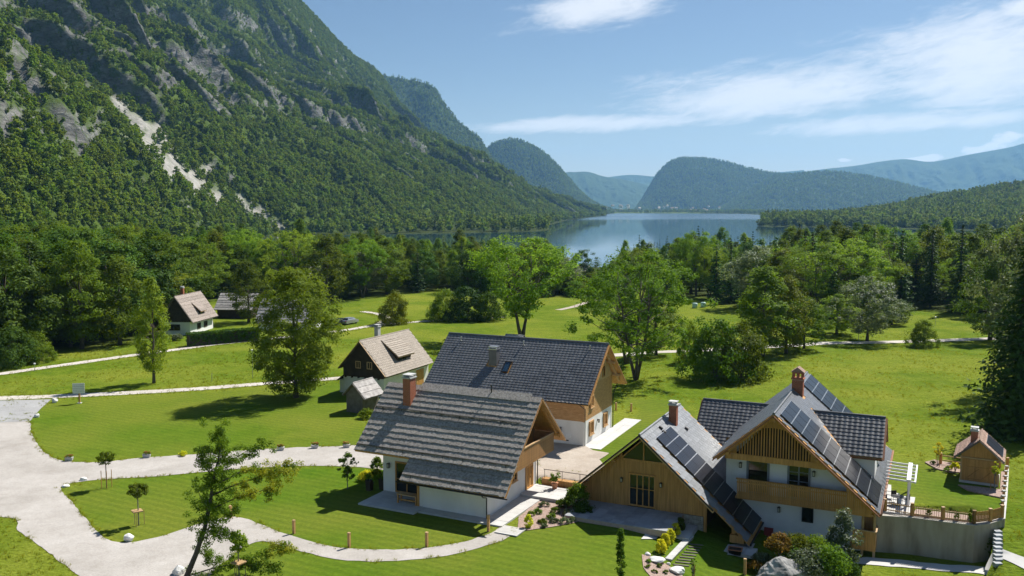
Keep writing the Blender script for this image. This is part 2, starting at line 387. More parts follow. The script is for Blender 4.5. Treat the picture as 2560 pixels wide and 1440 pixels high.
leafmat('wood_far', (0.069, 0.120, 0.013), (0.160, 0.240, 0.024), (0.225, 0.275, 0.031), trans=.40, hue=.016, val=.26)
leafmat('needle_far', (0.034, 0.071, 0.011), (0.074, 0.133, 0.019), trans=.15, val=.3)
leafmat('grass_blade', (0.162, 0.200, 0.015), (0.259, 0.290, 0.025), (0.367, 0.340, 0.050), trans=.5, val=.10)
leafmat('flower', (.30, .05, .08), (.5, .12, .10), (.45, .35, .2), trans=.3)
leafmat('lavender', (.09, .13, .06), (.17, .21, .11), (.24, .25, .16), trans=.3)
# ---------------------------------------------------------------- ground materials
def mat_ground():
    m, nt, N, L, b = newmat('grass_ground')
    g = N.new('ShaderNodeNewGeometry'); P = g.outputs['Position']
    a = N.new('ShaderNodeAttribute'); a.attribute_name = 'mow'; mow = a.outputs['Fac']
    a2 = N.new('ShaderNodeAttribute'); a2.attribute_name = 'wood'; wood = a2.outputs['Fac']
    big = _noise(N, L, .055, 5, .55, vec=P); mid = _noise(N, L, .5, 6, .65, vec=P); fine = _noise(N, L, 3.2, 4, .7, vec=P); tuft = _noise(N, L, .9, 3, .6, vec=P, st=(1, 2.2, 1), dist=.6)
    meadow = _ramp(N, L, mid, [(.28, (.072, .122, .008)), (.52, (.110, .166, .013)), (.75, (.165, .212, .028))])
    dry = _ramp(N, L, big, [(.42, (0., 0., 0.)), (.66, (.9, .9, .9))])
    meadow = _mix(N, L, dry, meadow, _ramp(N, L, fine, [(.3, (.16, .19, .018)), (.7, (.23, .25, .038))]))
    lawn = _ramp(N, L, mid, [(.30, (.064, .128, .009)), (.60, (.084, .152, .011)), (.80, (.115, .172, .017))])
    lawn = _mix(N, L, _ramp(N, L, big, [(.36, (0., 0., 0.)), (.60, (1., 1., 1.))]), lawn, (.135, .168, .022))
    # mowing stripes: slightly lighter and darker swaths of laid grass
    wv = N.new('ShaderNodeTexWave'); wv.inputs['Scale'].default_value = .34; wv.inputs['Distortion'].default_value = 1.2; wv.inputs['Detail'].default_value = 2; wv.inputs['Detail Scale'].default_value = .4
    mp = N.new('ShaderNodeMapping'); mp.inputs['Rotation'].default_value = (0, 0, R(118)); L.new(P, mp.inputs[0]); L.new(mp.outputs[0], wv.inputs[0])
    lawn = _mix(N, L, 1., lawn, _ramp(N, L, wv.outputs['Fac'], [(.2, (.90, .92, .90)), (.8, (1.06, 1.04, 1.0))]), 'MULTIPLY')
    col = _mix(N, L, mow, meadow, lawn)
    col = _mix(N, L, 1., col, _ramp(N, L, fine, [(.25, (.70, .72, .66)), (.75, (1.22, 1.20, 1.18))]), 'MULTIPLY')
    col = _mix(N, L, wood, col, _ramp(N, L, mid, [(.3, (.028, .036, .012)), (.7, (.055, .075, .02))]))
    L.new(col, b.inputs['Base Color']); b.inputs['Roughness'].default_value = .95; b.inputs['Specular IOR Level'].default_value = .02
    h = N.new('ShaderNodeMath'); h.operation = 'MULTIPLY_ADD'; L.new(tuft, h.inputs[0]); h.inputs[1].default_value = 1.6; L.new(fine, h.inputs[2])
    st = N.new('ShaderNodeMapRange'); L.new(mow, st.inputs[0]); st.inputs['To Min'].default_value = .85; st.inputs['To Max'].default_value = .25
    bp = N.new('ShaderNodeBump'); bp.inputs['Distance'].default_value = .16; L.new(st.outputs[0], bp.inputs['Strength']); L.new(h.outputs[0], bp.inputs['Height']); L.new(bp.outputs[0], b.inputs['Normal'])
mat_ground()
def mat_gravel(name, c1, c2, c3, track=0.):
    m, nt, N, L, b = newmat(name); g = N.new('ShaderNodeNewGeometry'); P = g.outputs['Position']
    big = _noise(N, L, .22, 5, .6, vec=P); fine = _noise(N, L, 7., 3, .75, vec=P)
    col = _ramp(N, L, big, [(.3, c1), (.5, c2), (.72, c3)])
    wt = _noise(N, L, .9, 4, .65, vec=P, dist=1.2)
    col = _mix(N, L, 1., col, _ramp(N, L, wt, [(.3, (.92, .91, .895)), (.6, (1.02, 1.02, 1.02))]), 'MULTIPLY')
    col = _mix(N, L, 1., col, _ramp(N, L, fine, [(.25, (.80, .80, .80)), (.75, (1.12, 1.12, 1.12))]), 'MULTIPLY')
    L.new(col, b.inputs['Base Color']); b.inputs['Roughness'].default_value = .95; b.inputs['Specular IOR Level'].default_value = .15
    bp = N.new('ShaderNodeBump'); bp.inputs['Strength'].default_value = .5; bp.inputs['Distance'].default_value = .03; L.new(fine, bp.inputs['Height']); L.new(bp.outputs[0], b.inputs['Normal'])
mat_gravel('gravel_white', (.35, .325, .295), (.42, .392, .362), (.485, .457, .428))
mat_gravel('gravel_sand', (.34, .285, .23), (.43, .37, .31), (.50, .445, .385))
mat_gravel('gravel_track', (.42, .385, .33), (.54, .50, .45), (.62, .585, .54))
mat_gravel('asphalt_grey', (.30, .30, .30), (.345, .345, .345), (.39, .39, .385))
def mat_water():
    m, nt, N, L, b = newmat('water'); g = N.new('ShaderNodeNewGeometry'); P = g.outputs['Position']
    b.inputs['Base Color'].default_value = (.015, .045, .060, 1); b.inputs['IOR'].default_value = 1.333; b.inputs['Specular IOR Level'].default_value = .5
    wind = _noise(N, L, .0016, 3, .5, vec=P, st=(.35, 1.0, 1), dist=.4)
    rr = N.new('ShaderNodeMapRange'); L.new(wind, rr.inputs[0]); rr.inputs['From Min'].default_value = .42; rr.inputs['From Max'].default_value = .62; rr.inputs['To Min'].default_value = .015; rr.inputs['To Max'].default_value = .07
    sp = N.new('ShaderNodeSeparateXYZ'); L.new(P, sp.inputs[0])
    far = N.new('ShaderNodeMapRange'); L.new(sp.outputs[1], far.inputs[0]); far.inputs['From Min'].default_value = 1900; far.inputs['From Max'].default_value = 2500; far.inputs['To Min'].default_value = 0; far.inputs['To Max'].default_value = .17
    ad = N.new('ShaderNodeMath'); ad.operation = 'ADD'; L.new(rr.outputs[0], ad.inputs[0]); L.new(far.outputs[0], ad.inputs[1])
    L.new(ad.outputs[0], b.inputs['Roughness'])
    rip = _noise(N, L, .35, 3, .6, vec=P, st=(.5, 1.6, 1))
    bp = N.new('ShaderNodeBump'); bp.inputs['Strength'].default_value = .012; bp.inputs['Distance'].default_value = .3; L.new(rip, bp.inputs['Height']); L.new(bp.outputs[0], b.inputs['Normal'])
mat_water()
def mat_mountain():
    m, nt, N, L, b = newmat('mountain'); g = N.new('ShaderNodeNewGeometry'); P = g.outputs['Position']
    a = N.new('ShaderNodeAttribute'); a.attribute_name = 'rock'; a2 = N.new('ShaderNodeAttribute'); a2.attribute_name = 'scree'
    n1 = _noise(N, L, .035, 8, .65, vec=P, st=(1, 1, 2.2)); n2 = _noise(N, L, .012, 5, .6, vec=P); n3 = _noise(N, L, .10, 5, .7, vec=P, st=(1, 1, .5))
    soil = _ramp(N, L, n3, [(.3, (.045, .075, .010)), (.55, (.068, .108, .014)), (.75, (.095, .14, .022))])
    rock = _ramp(N, L, n1, [(.25, (.055, .055, .053)), (.5, (.15, .148, .14)), (.72, (.29, .285, .27))])
    n4 = _noise(N, L, .16, 6, .7, vec=P, st=(1, 1, 3.2), dist=.5)
    rock = _mix(N, L, 1., rock, _ramp(N, L, n4, [(.32, (.42, .42, .44)), (.52, (1., 1., 1.)), (.7, (1.3, 1.29, 1.26))]), 'MULTIPLY')
    rock = _mix(N, L, _ramp(N, L, n3, [(.52, (0., 0., 0.)), (.62, (1., 1., 1.))]), rock, (.05, .08, .022))
    col = _mix(N, L, a.outputs['Fac'], soil, rock)
    col = _mix(N, L, a2.outputs['Fac'], col, _ramp(N, L, n3, [(.3, (.24, .23, .205)), (.7, (.40, .385, .35))]))
    L.new(col, b.inputs['Base Color']); b.inputs['Roughness'].default_value = .95; b.inputs['Specular IOR Level'].default_value = .1
    bp = N.new('ShaderNodeBump'); bp.inputs['Strength'].default_value = .9; bp.inputs['Distance'].default_value = 7.; L.new(n1, bp.inputs['Height']); L.new(bp.outputs[0], b.inputs['Normal'])
mat_mountain()
def mat_farwood():
    m, nt, N, L, b = newmat('far_wood'); g = N.new('ShaderNodeNewGeometry'); P = g.outputs['Position']
    n1 = _noise(N, L, .05, 6, .75, vec=P); n2 = _noise(N, L, .004, 5, .6, vec=P)
    col = _ramp(N, L, n1, [(.3, (.018, .040, .010)), (.7, (.055, .095, .022))])
    col = _mix(N, L, _ramp(N, L, n2, [(.55, (0., 0., 0.)), (.75, (.8, .8, .8))]), col, (.07, .11, .03))
    L.new(col, b.inputs['Base Color']); b.inputs['Roughness'].default_value = .95; b.inputs['Specular IOR Level'].default_value = .1
    bp = N.new('ShaderNodeBump'); bp.inputs['Strength'].default_value = 1.; bp.inputs['Distance'].default_value = 14.; L.new(n1, bp.inputs['Height']); L.new(bp.outputs[0], b.inputs['Normal'])
mat_farwood()
# ---------------------------------------------------------------- terrain sheet
def pxpoly(pts): return np.array([gp(*p)[:2] for p in pts])
DRIVE_UP = [(-90, 1056), (40, 1053), (74, 1052), (78, 1080), (95, 1112), (120, 1138), (165, 1153), (250, 1156), (350, 1145), (500, 1135), (620, 1126), (740, 1119), (860, 1115), (985, 1112)]
DRIVE_LO = [(985, 1172), (900, 1169), (780, 1165), (620, 1171), (500, 1181), (400, 1191), (300, 1196), (215, 1203), (165, 1213), (153, 1224), (180, 1258), (220, 1303), (258, 1343), (292, 1356), (340, 1355), (420, 1336), (490, 1313), (575, 1292)]
PATH_UP = [(640, 1306), (700, 1331), (760, 1350), (850, 1369), (930, 1375), (1040, 1372), (1120, 1362), (1180, 1349), (1225, 1333), (1252, 1319)]
PATH_LO = [(1292, 1326), (1270, 1345), (1220, 1363), (1140, 1385), (1060, 1397), (960, 1404), (870, 1402), (780, 1386), (700, 1364), (655, 1354), (610, 1368), (565, 1402), (525, 1440), (480, 1500), (440, 1560)]
DRIVE_LEFT = [(240, 1500), (200, 1442), (170, 1423), (140, 1398), (108, 1370), (75, 1350), (45, 1325), (28, 1296), (-90, 1290)]
DRIVE = pxpoly(DRIVE_UP + DRIVE_LO + PATH_UP + PATH_LO + DRIVE_LEFT)
LAWN1 = pxpoly([(74, 1052), (100, 1020), (160, 1000), (330, 992), (500, 983), (720, 966), (860, 960), (900, 1050), (930, 1115), (740, 1119), (350, 1145), (165, 1153), (95, 1112)])
LAWN2 = pxpoly([(153, 1224), (300, 1196), (620, 1171), (985, 1172), (1000, 1260), (1252, 1330), (1450, 1250), (1900, 1330), (1900, 1560), (440, 1560), (525, 1440), (292, 1356)])
LAWN3 = pxpoly([(1460, 1180), (1480, 1125), (1585, 1050), (1600, 1020), (1530, 1000), (1700, 1000), (1760, 1060), (1700, 1120)])
GARDEN = pxpoly([(2190, 1290), (2190, 1160), (2330, 1152), (2400, 1170), (2500, 1180), (2505, 1300)])
xs = np.unique(np.concatenate([np.arange(-70, 70, .6), np.arange(-160, 200, 2.), np.arange(-700, 1200, 20.), np.array([-20000, -9000, -5000, -2500, -1500, -1000, 1300, 1600, 2200, 3500, 6000, 9000, 20000.])]))
ys = np.unique(np.concatenate([np.arange(44, 130, .6), np.arange(-20, 260, 2.), np.arange(260, 1500, 20.), np.arange(1500, 4700, 60.), np.array([-900, -300, -100, 5200, 6500, 9000, 12000, 16000, 27000.])]))
GX, GY = np.meshgrid(xs, ys); GZ = gzn(GX, GY)
def soft(P, d=.5):
    s = pdist(GX, GY, P) * np.where(inpoly(GX, GY, P), 1, -1); return np.clip(.5 + s / d, 0, 1)
near = (GY < 190)
mow = np.where(near, np.maximum.reduce([soft(LAWN1) * .75, soft(LAWN2), soft(LAWN3), soft(GARDEN)]), 0)
# front edge of the woods, in pixels on the ground
EDGE = [(-400, 960), (-150, 935), (0, 900), (120, 880), (250, 865), (345, 850), (400, 812), (450, 775), (560, 742), (700, 735), (830, 760), (905, 745), (960, 738), (1100, 728), (1250, 738), (1400, 742), (1500, 745), (1640, 722), (1760, 748), (1860, 770), (1990, 790), (2100, 800), (2250, 770), (2330, 778), (2450, 790), (2560, 800), (2900, 820)]
EDGEW = np.array([gp(*p)[:2] for p in EDGE])
WOODS = np.vstack([EDGEW, [(900, 900), (300, 1500), (-400, 1500), (-700, 300)]])
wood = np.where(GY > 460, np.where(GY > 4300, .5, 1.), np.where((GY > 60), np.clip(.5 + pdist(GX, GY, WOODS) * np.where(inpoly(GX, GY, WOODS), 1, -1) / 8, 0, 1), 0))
ny, nx = GX.shape
idx = np.arange(ny * nx).reshape(ny, nx)
FQ = np.stack([idx[:-1, :-1], idx[:-1, 1:], idx[1:, 1:], idx[1:, :-1]], -1).reshape(-1, 4)
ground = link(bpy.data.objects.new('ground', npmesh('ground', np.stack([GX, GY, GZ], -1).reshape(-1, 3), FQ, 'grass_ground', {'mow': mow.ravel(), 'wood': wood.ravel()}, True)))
tag(ground, 'green meadow and mown lawns across the valley floor', 'meadow', kind='structure')
lk = MB(); lk.add([(-2500, 380, LAKE_Z), (2500, 380, LAKE_Z), (2500, 5200, LAKE_Z), (-2500, 5200, LAKE_Z)], [(0, 1, 2, 3)])
tag(lk.build('lake', 'water'), 'calm blue mountain lake between forested slopes', 'lake', kind='structure')
# ---------------------------------------------------------------- draped sheets: drive, roads, tracks
def drape(name, P, mat, lift=.02, step=.9, label=None, cat=None, parent=None):
    bm = bmesh.new(); P = [tuple(p) for p in P]
    es = []
    vs = [bm.verts.new((x, y, 0)) for x, y in P]
    bm.faces.new(vs); bmesh.ops.triangulate(bm, faces=bm.faces)
    x0 = min(p[0] for p in P); x1 = max(p[0] for p in P); y0 = min(p[1] for p in P); y1 = max(p[1] for p in P)
    for k in range(int((x1 - x0) / step)):
        bmesh.ops.bisect_plane(bm, geom=bm.verts[:] + bm.edges[:] + bm.faces[:], plane_co=(x0 + (k + 1) * step, 0, 0), plane_no=(1, 0, 0))
    for k in range(int((y1 - y0) / step)):
        bmesh.ops.bisect_plane(bm, geom=bm.verts[:] + bm.edges[:] + bm.faces[:], plane_co=(0, y0 + (k + 1) * step, 0), plane_no=(0, 1, 0))
    X = np.array([v.co.x for v in bm.verts]); Y = np.array([v.co.y for v in bm.verts]); Z = gzn(X, Y) + lift
    for v, z in zip(bm.verts, Z): v.co.z = z
    bmesh.ops.recalc_face_normals(bm, faces=bm.faces)
    for f in bm.faces:
        if f.normal.z < 0: f.normal_flip()
    me = bpy.data.meshes.new(name); bm.to_mesh(me); bm.free(); me.materials.append(MAT[mat])
    for p in me.polygons: p.use_smooth = True
    return tag(link(bpy.data.objects.new(name, me), parent), label, cat, kind='structure' if parent is None else None)
def rough_edge(P, amp=.22, step=.5, seed=3):
    P = np.asarray(P, float); out = []
    for i in range(len(P)):
        a, b = P[i], P[(i + 1) % len(P)]; n = max(1, int(np.hypot(*(b - a)) / step))
        for k in range(n): out.append(a + (b - a) * k / n)
    out = np.array(out); out += amp * np.stack([vnoise(out[:, 0] * 1.3, out[:, 1] * 1.3, seed) - .5, vnoise(out[:, 0] * 1.3, out[:, 1] * 1.3, seed + 5) - .5], -1)
    return out
def smooth_line(P, n=6):
    P = np.asarray(P, float); t = np.arange(len(P)); tt = np.linspace(0, len(P) - 1, (len(P) - 1) * n + 1)
    out = []
    for q in tt:
        i = min(int(q), len(P) - 2); f = q - i
        p0, p1, p2, p3 = P[max(i - 1, 0)], P[i], P[i + 1], P[min(i + 2, len(P) - 1)]
        out.append(.5 * (2 * p1 + (p2 - p0) * f + (2 * p0 - 5 * p1 + 4 * p2 - p3) * f * f + (3 * p1 - p0 - 3 * p2 + p3) * f ** 3))
    return np.array(out)
ROADS = []
def strip(name, pts, hw, mat, lift=.03, label=None, cat=None, cross=3):
    C = smooth_line([gp(*p)[:2] for p in pts], 8); ROADS.append(C); D = np.gradient(C, axis=0); D /= np.linalg.norm(D, axis=1)[:, None] + 1e-9; Nn = np.stack([-D[:, 1], D[:, 0]], -1)
    hw = np.interp(np.linspace(0, 1, len(C)), np.linspace(0, 1, len(hw)), hw) if not isinstance(hw, (int, float)) else np.full(len(C), hw)
    V = []; k = cross * 2 + 1
    for j in range(-cross, cross + 1):
        q = C + Nn * (hw * j / cross)[:, None]
        if abs(j) == cross: q = q + Nn * (.3 * (vnoise(C[:, 0] * .9, C[:, 1] * .9, 9 + j) - .5))[:, None]
        V.append(np.c_[q, gzn(q[:, 0], q[:, 1]) + lift])
    V = np.stack(V, 1).reshape(-1, 3); n = len(C); i = np.arange(n * k).reshape(n, k)
    Fq = np.stack([i[:-1, :-1], i[:-1, 1:], i[1:, 1:], i[1:, :-1]], -1).reshape(-1, 4)
    return tag(link(bpy.data.objects.new(name, npmesh(name, V, Fq, mat, smooth=True))), label, cat, kind='structure')
drape('gravel_drive', rough_edge(smooth_line(DRIVE, 3)[:], .25), 'gravel_white', .03, 1.2, 'pale gravel drive and footpath curving round the lawns', 'drive')
drape('asphalt_apron', pxpoly([(-90, 1003), (0, 1002), (128, 999), (102, 1022), (86, 1040), (76, 1053), (0, 1057), (-90, 1058)]), 'asphalt_grey', .045, 1.5, 'grey asphalt patch at the road junction on the left', 'road'); ROADS.append(pxpoly([(-90, 1030), (0, 1030), (90, 1025)]))
strip('lane', [(-140, 999), (0, 996), (160, 990), (330, 982), (500, 972), (640, 961), (760, 952), (860, 945)], [1.25, 1.2, 1.1, 1.1], 'gravel_track', .036, 'narrow pale lane running past the ash tree to the old cottage', 'road')
strip('gravel_track', [(-140, 952), (0, 935), (150, 914), (300, 893), (420, 877), (540, 861), (660, 849), (760, 838), (860, 826), (930, 815), (990, 809), (1080, 802), (1180, 797), (1260, 793)], [1.15, 1.1, 1.0, 1.1, .7], 'gravel_track', .04, 'gravel track crossing the meadow below the white cottage', 'track')
strip('track_spur', [(945, 813), (964, 804), (968, 795), (955, 788), (935, 783), (905, 779)], [1.6, 1.2, 1.0, .9], 'gravel_track', .05, 'short track bending up from the gravel track to the cars', 'track')
strip('field_road', [(1380, 894), (1540, 888), (1640, 881), (1740, 877), (1860, 871), (1980, 864), (2070, 858), (2200, 856), (2330, 852), (2480, 847), (2620, 842)], [1.5, 1.4, 1.4, 1.3], 'gravel_track', .04, 'pale gravel road crossing the meadow behind the houses', 'road')
strip('field_path', [(1395, 775), (1430, 768), (1465, 757), (1500, 748)], [.9, .8], 'gravel_sand', .05, 'worn earth path through the far meadow', 'path')
strip('foot_path', [(2120, 1400), (2180, 1405), (2250, 1410), (2350, 1420), (2480, 1432), (2640, 1447)], [.75, .7, .7], 'concrete_pale', .05, 'pale paved path in front of the retaining wall', 'path')
# ---------------------------------------------------------------- mountains
def loft(name, foot, ridge, ns, nt, prof, rib, back, mat, seed, rockfn=None, label=None, treef=None, cat='mountain', bands=()):
    foot = np.asarray(foot, float); ridge = np.asarray(ridge, float); k = len(foot)
    sf = smooth_line(foot, max(2, ns // (k - 1))); sr = smooth_line(ridge, max(2, ns // (k - 1))); n = len(sf)
    arc = np.concatenate([[0], np.cumsum(np.linalg.norm(np.diff(sf[:, :2], axis=0), axis=1))])[:, None]
    arc2 = np.concatenate([[0], np.cumsum(np.linalg.norm(np.diff(sr[:, :2], axis=0), axis=1))])[:, None]
    t = np.linspace(0, 1, nt)[None, :]
    A = arc * (1 - t) + arc2 * t
    xy = sf[:, None, :2] * (1 - t)[..., None] + sr[:, None, :2] * t[..., None]
    h = prof(t); zr = sr[:, 2][:, None]; z0 = sf[:, 2][:, None]
    wob = (fbm(A / 420, t * 2.3 + 0 * A, 3, seed) - .5) * .22 * np.sin(np.pi * np.clip(t, 0, 1))
    stp = 0
    for q, (tc, am) in enumerate(bands):
        tq = tc + .07 * (fbm(A / 330, t * 0 + q * 3.1 + 0 * A, 3, seed + 70 + q) - .5); mk = sst((fbm(A / 260, t * 1.5 + q * 7.7, 3, seed + 80 + q) - .40) / .18)
        stp = stp + am * mk * (sst((t - tq) / .030) - sst((t - tq + .10) / .34))
    z = z0 + (zr - z0) * np.clip(h + wob + stp, 0, 1.02)
    d = sr[:, None, :2] - sf[:, None, :2]; d = d / (np.linalg.norm(d, axis=2, keepdims=True) + 1e-9)
    env = np.sin(np.pi * np.clip(t, 0, 1)) ** .7
    rb = 1 - np.abs(2 * fbm(A / 260 + .5 * fbm(A / 300, t * 3, 2, seed + 3), t * 1.3 + 0 * A, 3, seed + 9) - 1)
    rb2 = 1 - np.abs(2 * fbm(A / 75, t * 4 + 0 * A, 4, seed + 21) - 1)
    dis = (rb - .6) * rib * env + (rb2 - .6) * rib * .32 * env + (fbm(xy[..., 0] / 40, xy[..., 1] / 40, 3, seed + 40) - .5) * rib * .35 * env
    xy = xy - d * dis[..., None]
    z = z + dis * .25
    # far side
    tb = np.linspace(0, 1, 7)[1:]
    bx = xy[:, -1:, :] + d[:, -1:, :] * (tb * back)[None, :, None]; bz = z[:, -1:] * (1 - tb[None, :] ** 1.3) - 40 * tb[None, :]
    XY = np.concatenate([xy, bx], 1); Z = np.concatenate([z, bz], 1)
    V = np.concatenate([XY, Z[..., None]], 2); m = V.shape[1]
    i = np.arange(n * m).reshape(n, m)
    Fq = np.stack([i[:-1, :-1], i[1:, :-1], i[1:, 1:], i[:-1, 1:]], -1).reshape(-1, 4)
    e1 = np.gradient(V, axis=0); e2 = np.gradient(V, axis=1); nr = np.cross(e1, e2); area = np.linalg.norm(nr, axis=2); nz = np.abs(nr[..., 2]) / (area + 1e-9)
    T = np.broadcast_to(np.concatenate([t[0], np.ones(6)])[None, :], Z.shape)
    rock, scree = rockfn(V, nz, T, arc) if rockfn else (np.zeros_like(Z), np.zeros_like(Z))
    o = link(bpy.data.objects.new(name, npmesh(name, V.reshape(-1, 3), Fq, mat, {'rock': rock.ravel(), 'scree': scree.ravel()}, True)))
    tag(o, label, cat, kind='structure')
    return V, area, rock, scree, T
def rp(px, py, d): return tuple(at(px, py, d))
FOREST = []          # (points, scale, kind) filled below
def sow(V, area, rock, scree, n, smin, smax, tmask=None, conif=.15, seed=1, xr=(-250, 2800)):
    rg = np.random.default_rng(seed); ns, m, _ = V.shape
    w = area.copy(); w[-1, :] = 0; w[:, -1] = 0
    px, py = pix(V[..., 0], np.maximum(V[..., 1], 30), V[..., 2])
    w = w * ((px > xr[0]) & (px < xr[1]) & (V[..., 1] > 60))
    if tmask is not None: w = w * tmask
    w = w.ravel() / w.sum(); k = rg.choice(w.size, n, p=w); i, j = np.unravel_index(k, (ns, m)); i = np.minimum(i, ns - 2); j = np.minimum(j, m - 2)
    a, b = rg.random(n), rg.random(n)
    def bl(Q): 
        Q = Q if Q.ndim == 3 else Q[..., None]
        return (Q[i, j] * ((1 - a) * (1 - b))[:, None] + Q[i + 1, j] * (a * (1 - b))[:, None] + Q[i, j + 1] * ((1 - a) * b)[:, None] + Q[i + 1, j + 1] * (a * b)[:, None])
    P = bl(V); r = bl(rock)[:, 0]; s = bl(scree)[:, 0]
    keep = (rg.random(n) > np.clip(r * .86, 0, .88)) & (rg.random(n) > s * 1.05)
    P = P[keep]; n = len(P); r = r[keep]
    sc = rg.uniform(smin, smax, n) * (1 - .45 * np.clip(r, 0, 1)) * (.8 + .4 * fbm(P[:, 0] / 60, P[:, 1] / 60, 2, 8))
    con = rg.random(n) < conif * (.3 + 1.6 * fbm(P[:, 0] / 90, P[:, 1] / 90, 3, 77))
    return P, sc, con
# north massif: long steep wooded wall with cliff bands and a scree chute
mf = [(-250, 40, 0), (-245, 250, 0), (-240, 450, 0), (-262, 720, -1), (-262, 935, -4), (-165, 1090, -4), (-65, 1400, -4), (20, 1750, -4), (82, 2080, -4), (146, 2400, -4), (212, 2700, -4), (285, 3000, -4), (338, 3200, -4)]
mr = [(-1250, 150, 760), (-1260, 650, 840), (-1220, 1250, 880), (-1120, 1950, 860), rp(560, -150, 2500), rp(738, 4, 2800), rp(868, 138, 3000), rp(950, 196, 3150), rp(992, 270, 3200), rp(1062, 345, 3250), rp(1230, 442, 3300), rp(1400, 508, 3350), rp(1505, 533, 3380)]
ROCKS = [(60, 90, 130, 120, 0, 1.0), (30, 230, 90, 150, 0, .85), (190, 90, 50, 160, .30, 1.3), (240, 190, 35, 90, .3, .85), (110, 310, 100, 90, 0, .55), (215, 330, 60, 90, .3, .8), (285, 40, 45, 60, .4, .8), (350, 90, 60, 90, .5, .95), (430, 180, 45, 100, .5, .9),
         (490, 150, 45, 70, .3, .9), (540, 230, 80, 55, .2, .9), (660, 215, 45, 110, .4, .75), (720, 250, 40, 80, .4, .7), (790, 260, 55, 70, .4, .8), (880, 320, 55, 40, .3, .75), (830, 190, 40, 60, .4, .5), (600, 110, 40, 50, .3, .4)]
SCREE = [(290, 262), (345, 330), (400, 392), (450, 432), (500, 462), (545, 500)]
SCREE2 = [(600, 505), (660, 545), (700, 575)]; SCREE3 = [(480, 425), (540, 428)]; SCREE4 = [(330, 300), (400, 330), (440, 400)]
def massif_rock(V, nz, T, arc):
    px, py = pix(V[..., 0], np.maximum(V[..., 1], 30), V[..., 2])
    px = px + 26 * (fbm(px / 26, py / 26, 3, 61) - .5); py = py + 40 * (fbm(px / 22, py / 40, 3, 62) - .5)
    r = np.zeros_like(px)
    for cx, cy_, rx, ry, rot, k in ROCKS:
        dx, dy = px - cx, py - cy_; ca, sa = math.cos(-rot), math.sin(-rot)
        u, v = dx * ca - dy * sa, dx * sa + dy * ca
        r = np.maximum(r, k * np.exp(-((u / rx) ** 2 + (v / ry) ** 2) ** 1.5))
    tex = fbm(px / 11 + py / 30, py / 16, 4, 31)
    r = np.clip((r * .95 + (tex - .5) * 1.7 + np.clip(.62 - nz, -.25, .4) * 2.2 - .36) * 2.6, 0, 1)
    r = np.maximum(r, np.clip((.40 - nz) * 6 + (tex - .5) * 1.5, 0, .9) * (T > .2) * (T < .97))
    r = np.where(T > .995, 0, r)
    s = np.zeros_like(px)
    for PL, wd in ((SCREE, 25.), (SCREE2, 14.), (SCREE3, 13.), (SCREE4, 12.)):
        s = np.maximum(s, np.clip(1.35 - pdist(px, py, np.array(PL, float), False) / wd + (fbm(px / 9, py / 9, 3, 5) - .5) * 1.1, 0, 1))
    return r, s
prof = lambda t: .62 * t + .38 * t ** 2.2 + .05 * np.sin(t * 7.)
mV = loft('north_massif', mf, mr, 400, 170, prof, 165, 700, 'mountain', 3, massif_rock, 'steep wooded mountainside with grey cliff bands and a pale scree chute', bands=((.30, .045), (.44, .06), (.58, .06), (.72, .05)))
FOREST.append(('hillside_forest', 'dense mixed forest covering the steep mountainside above the lake', [sow(*mV[:4], 150000, .55, 1.08, conif=.10, seed=4)]))
# second and third summits behind it
def simple_mtn(name, pts, depth, fd, label, seed, rib=60, back=900, mat='far_wood', ns=120, nt=50, fz=-6, rockfn=None, p=None):
    rd = [rp(x, y, depth) for x, y in pts]; ft = [(q[0] * fd + 30, q[1] * fd - 60, fz) for q in rd]
    return loft(name, ft, rd, ns, nt, p or (lambda t: .55 * t + .45 * t ** .8), rib, back, mat, seed, rockfn, label)
s1 = simple_mtn('shoulder_mountain', [(820, 150), (950, 186), (1010, 197), (1080, 216), (1120, 272), (1160, 318), (1200, 345), (1222, 384), (1270, 430), (1330, 475), (1400, 515)], 4600, .86, 'blue-green wooded mountain shoulder behind the steep mountainside', 11, 70, rockfn=None)
s2 = simple_mtn('dome_mountain', [(1180, 440), (1225, 366), (1252, 353), (1290, 349), (1335, 366), (1380, 400), (1415, 440), (1450, 478), (1485, 508), (1520, 524)], 6000, .9, 'rounded wooded dome mountain left of the lake end', 13, 55)
s3 = simple_mtn('lake_end_mountain', [(1585, 528), (1605, 500), (1625, 466), (1650, 428), (1690, 399), (1745, 396), (1800, 402), (1860, 418), (1940, 434), (2050, 440), (2120, 470), (2200, 505)], 7600, .88, 'broad flat-topped wooded mountain beyond the far shore', 17, 80, ns=160)
s4 = simple_mtn('long_wooded_hill', [(1780, 530), (1860, 484), (1930, 444), (2000, 434), (2060, 429), (2120, 433), (2200, 447), (2270, 464), (2330, 479), (2400, 497), (2470, 520)], 6900, .88, 'long wooded hill right of the flat-topped mountain', 19, 70)
simple_mtn('distant_ridge', [(1330, 470), (1405, 434), (1440, 430), (1472, 430), (1510, 441), (1560, 449), (1600, 458), (1660, 470), (1760, 480)], 11000, .9, 'pale blue wooded ridge in the valley gap', 23, 120, 1200)
simple_mtn('distant_ridge', [(1450, 455), (1520, 443), (1580, 437), (1640, 441), (1720, 436), (1850, 436), (1940, 431), (2010, 425)], 13800, .93, 'faintest blue ridge on the horizon in the valley gap', 29, 120, 1200)
simple_mtn('distant_range', [(1940, 440), (2050, 424), (2140, 414), (2200, 404), (2263, 398), (2330, 404), (2420, 387), (2520, 369), (2600, 352), (2750, 356), (2950, 366)], 12500, .88, 'high pale blue mountain range on the right', 31, 200, 1500, ns=140)
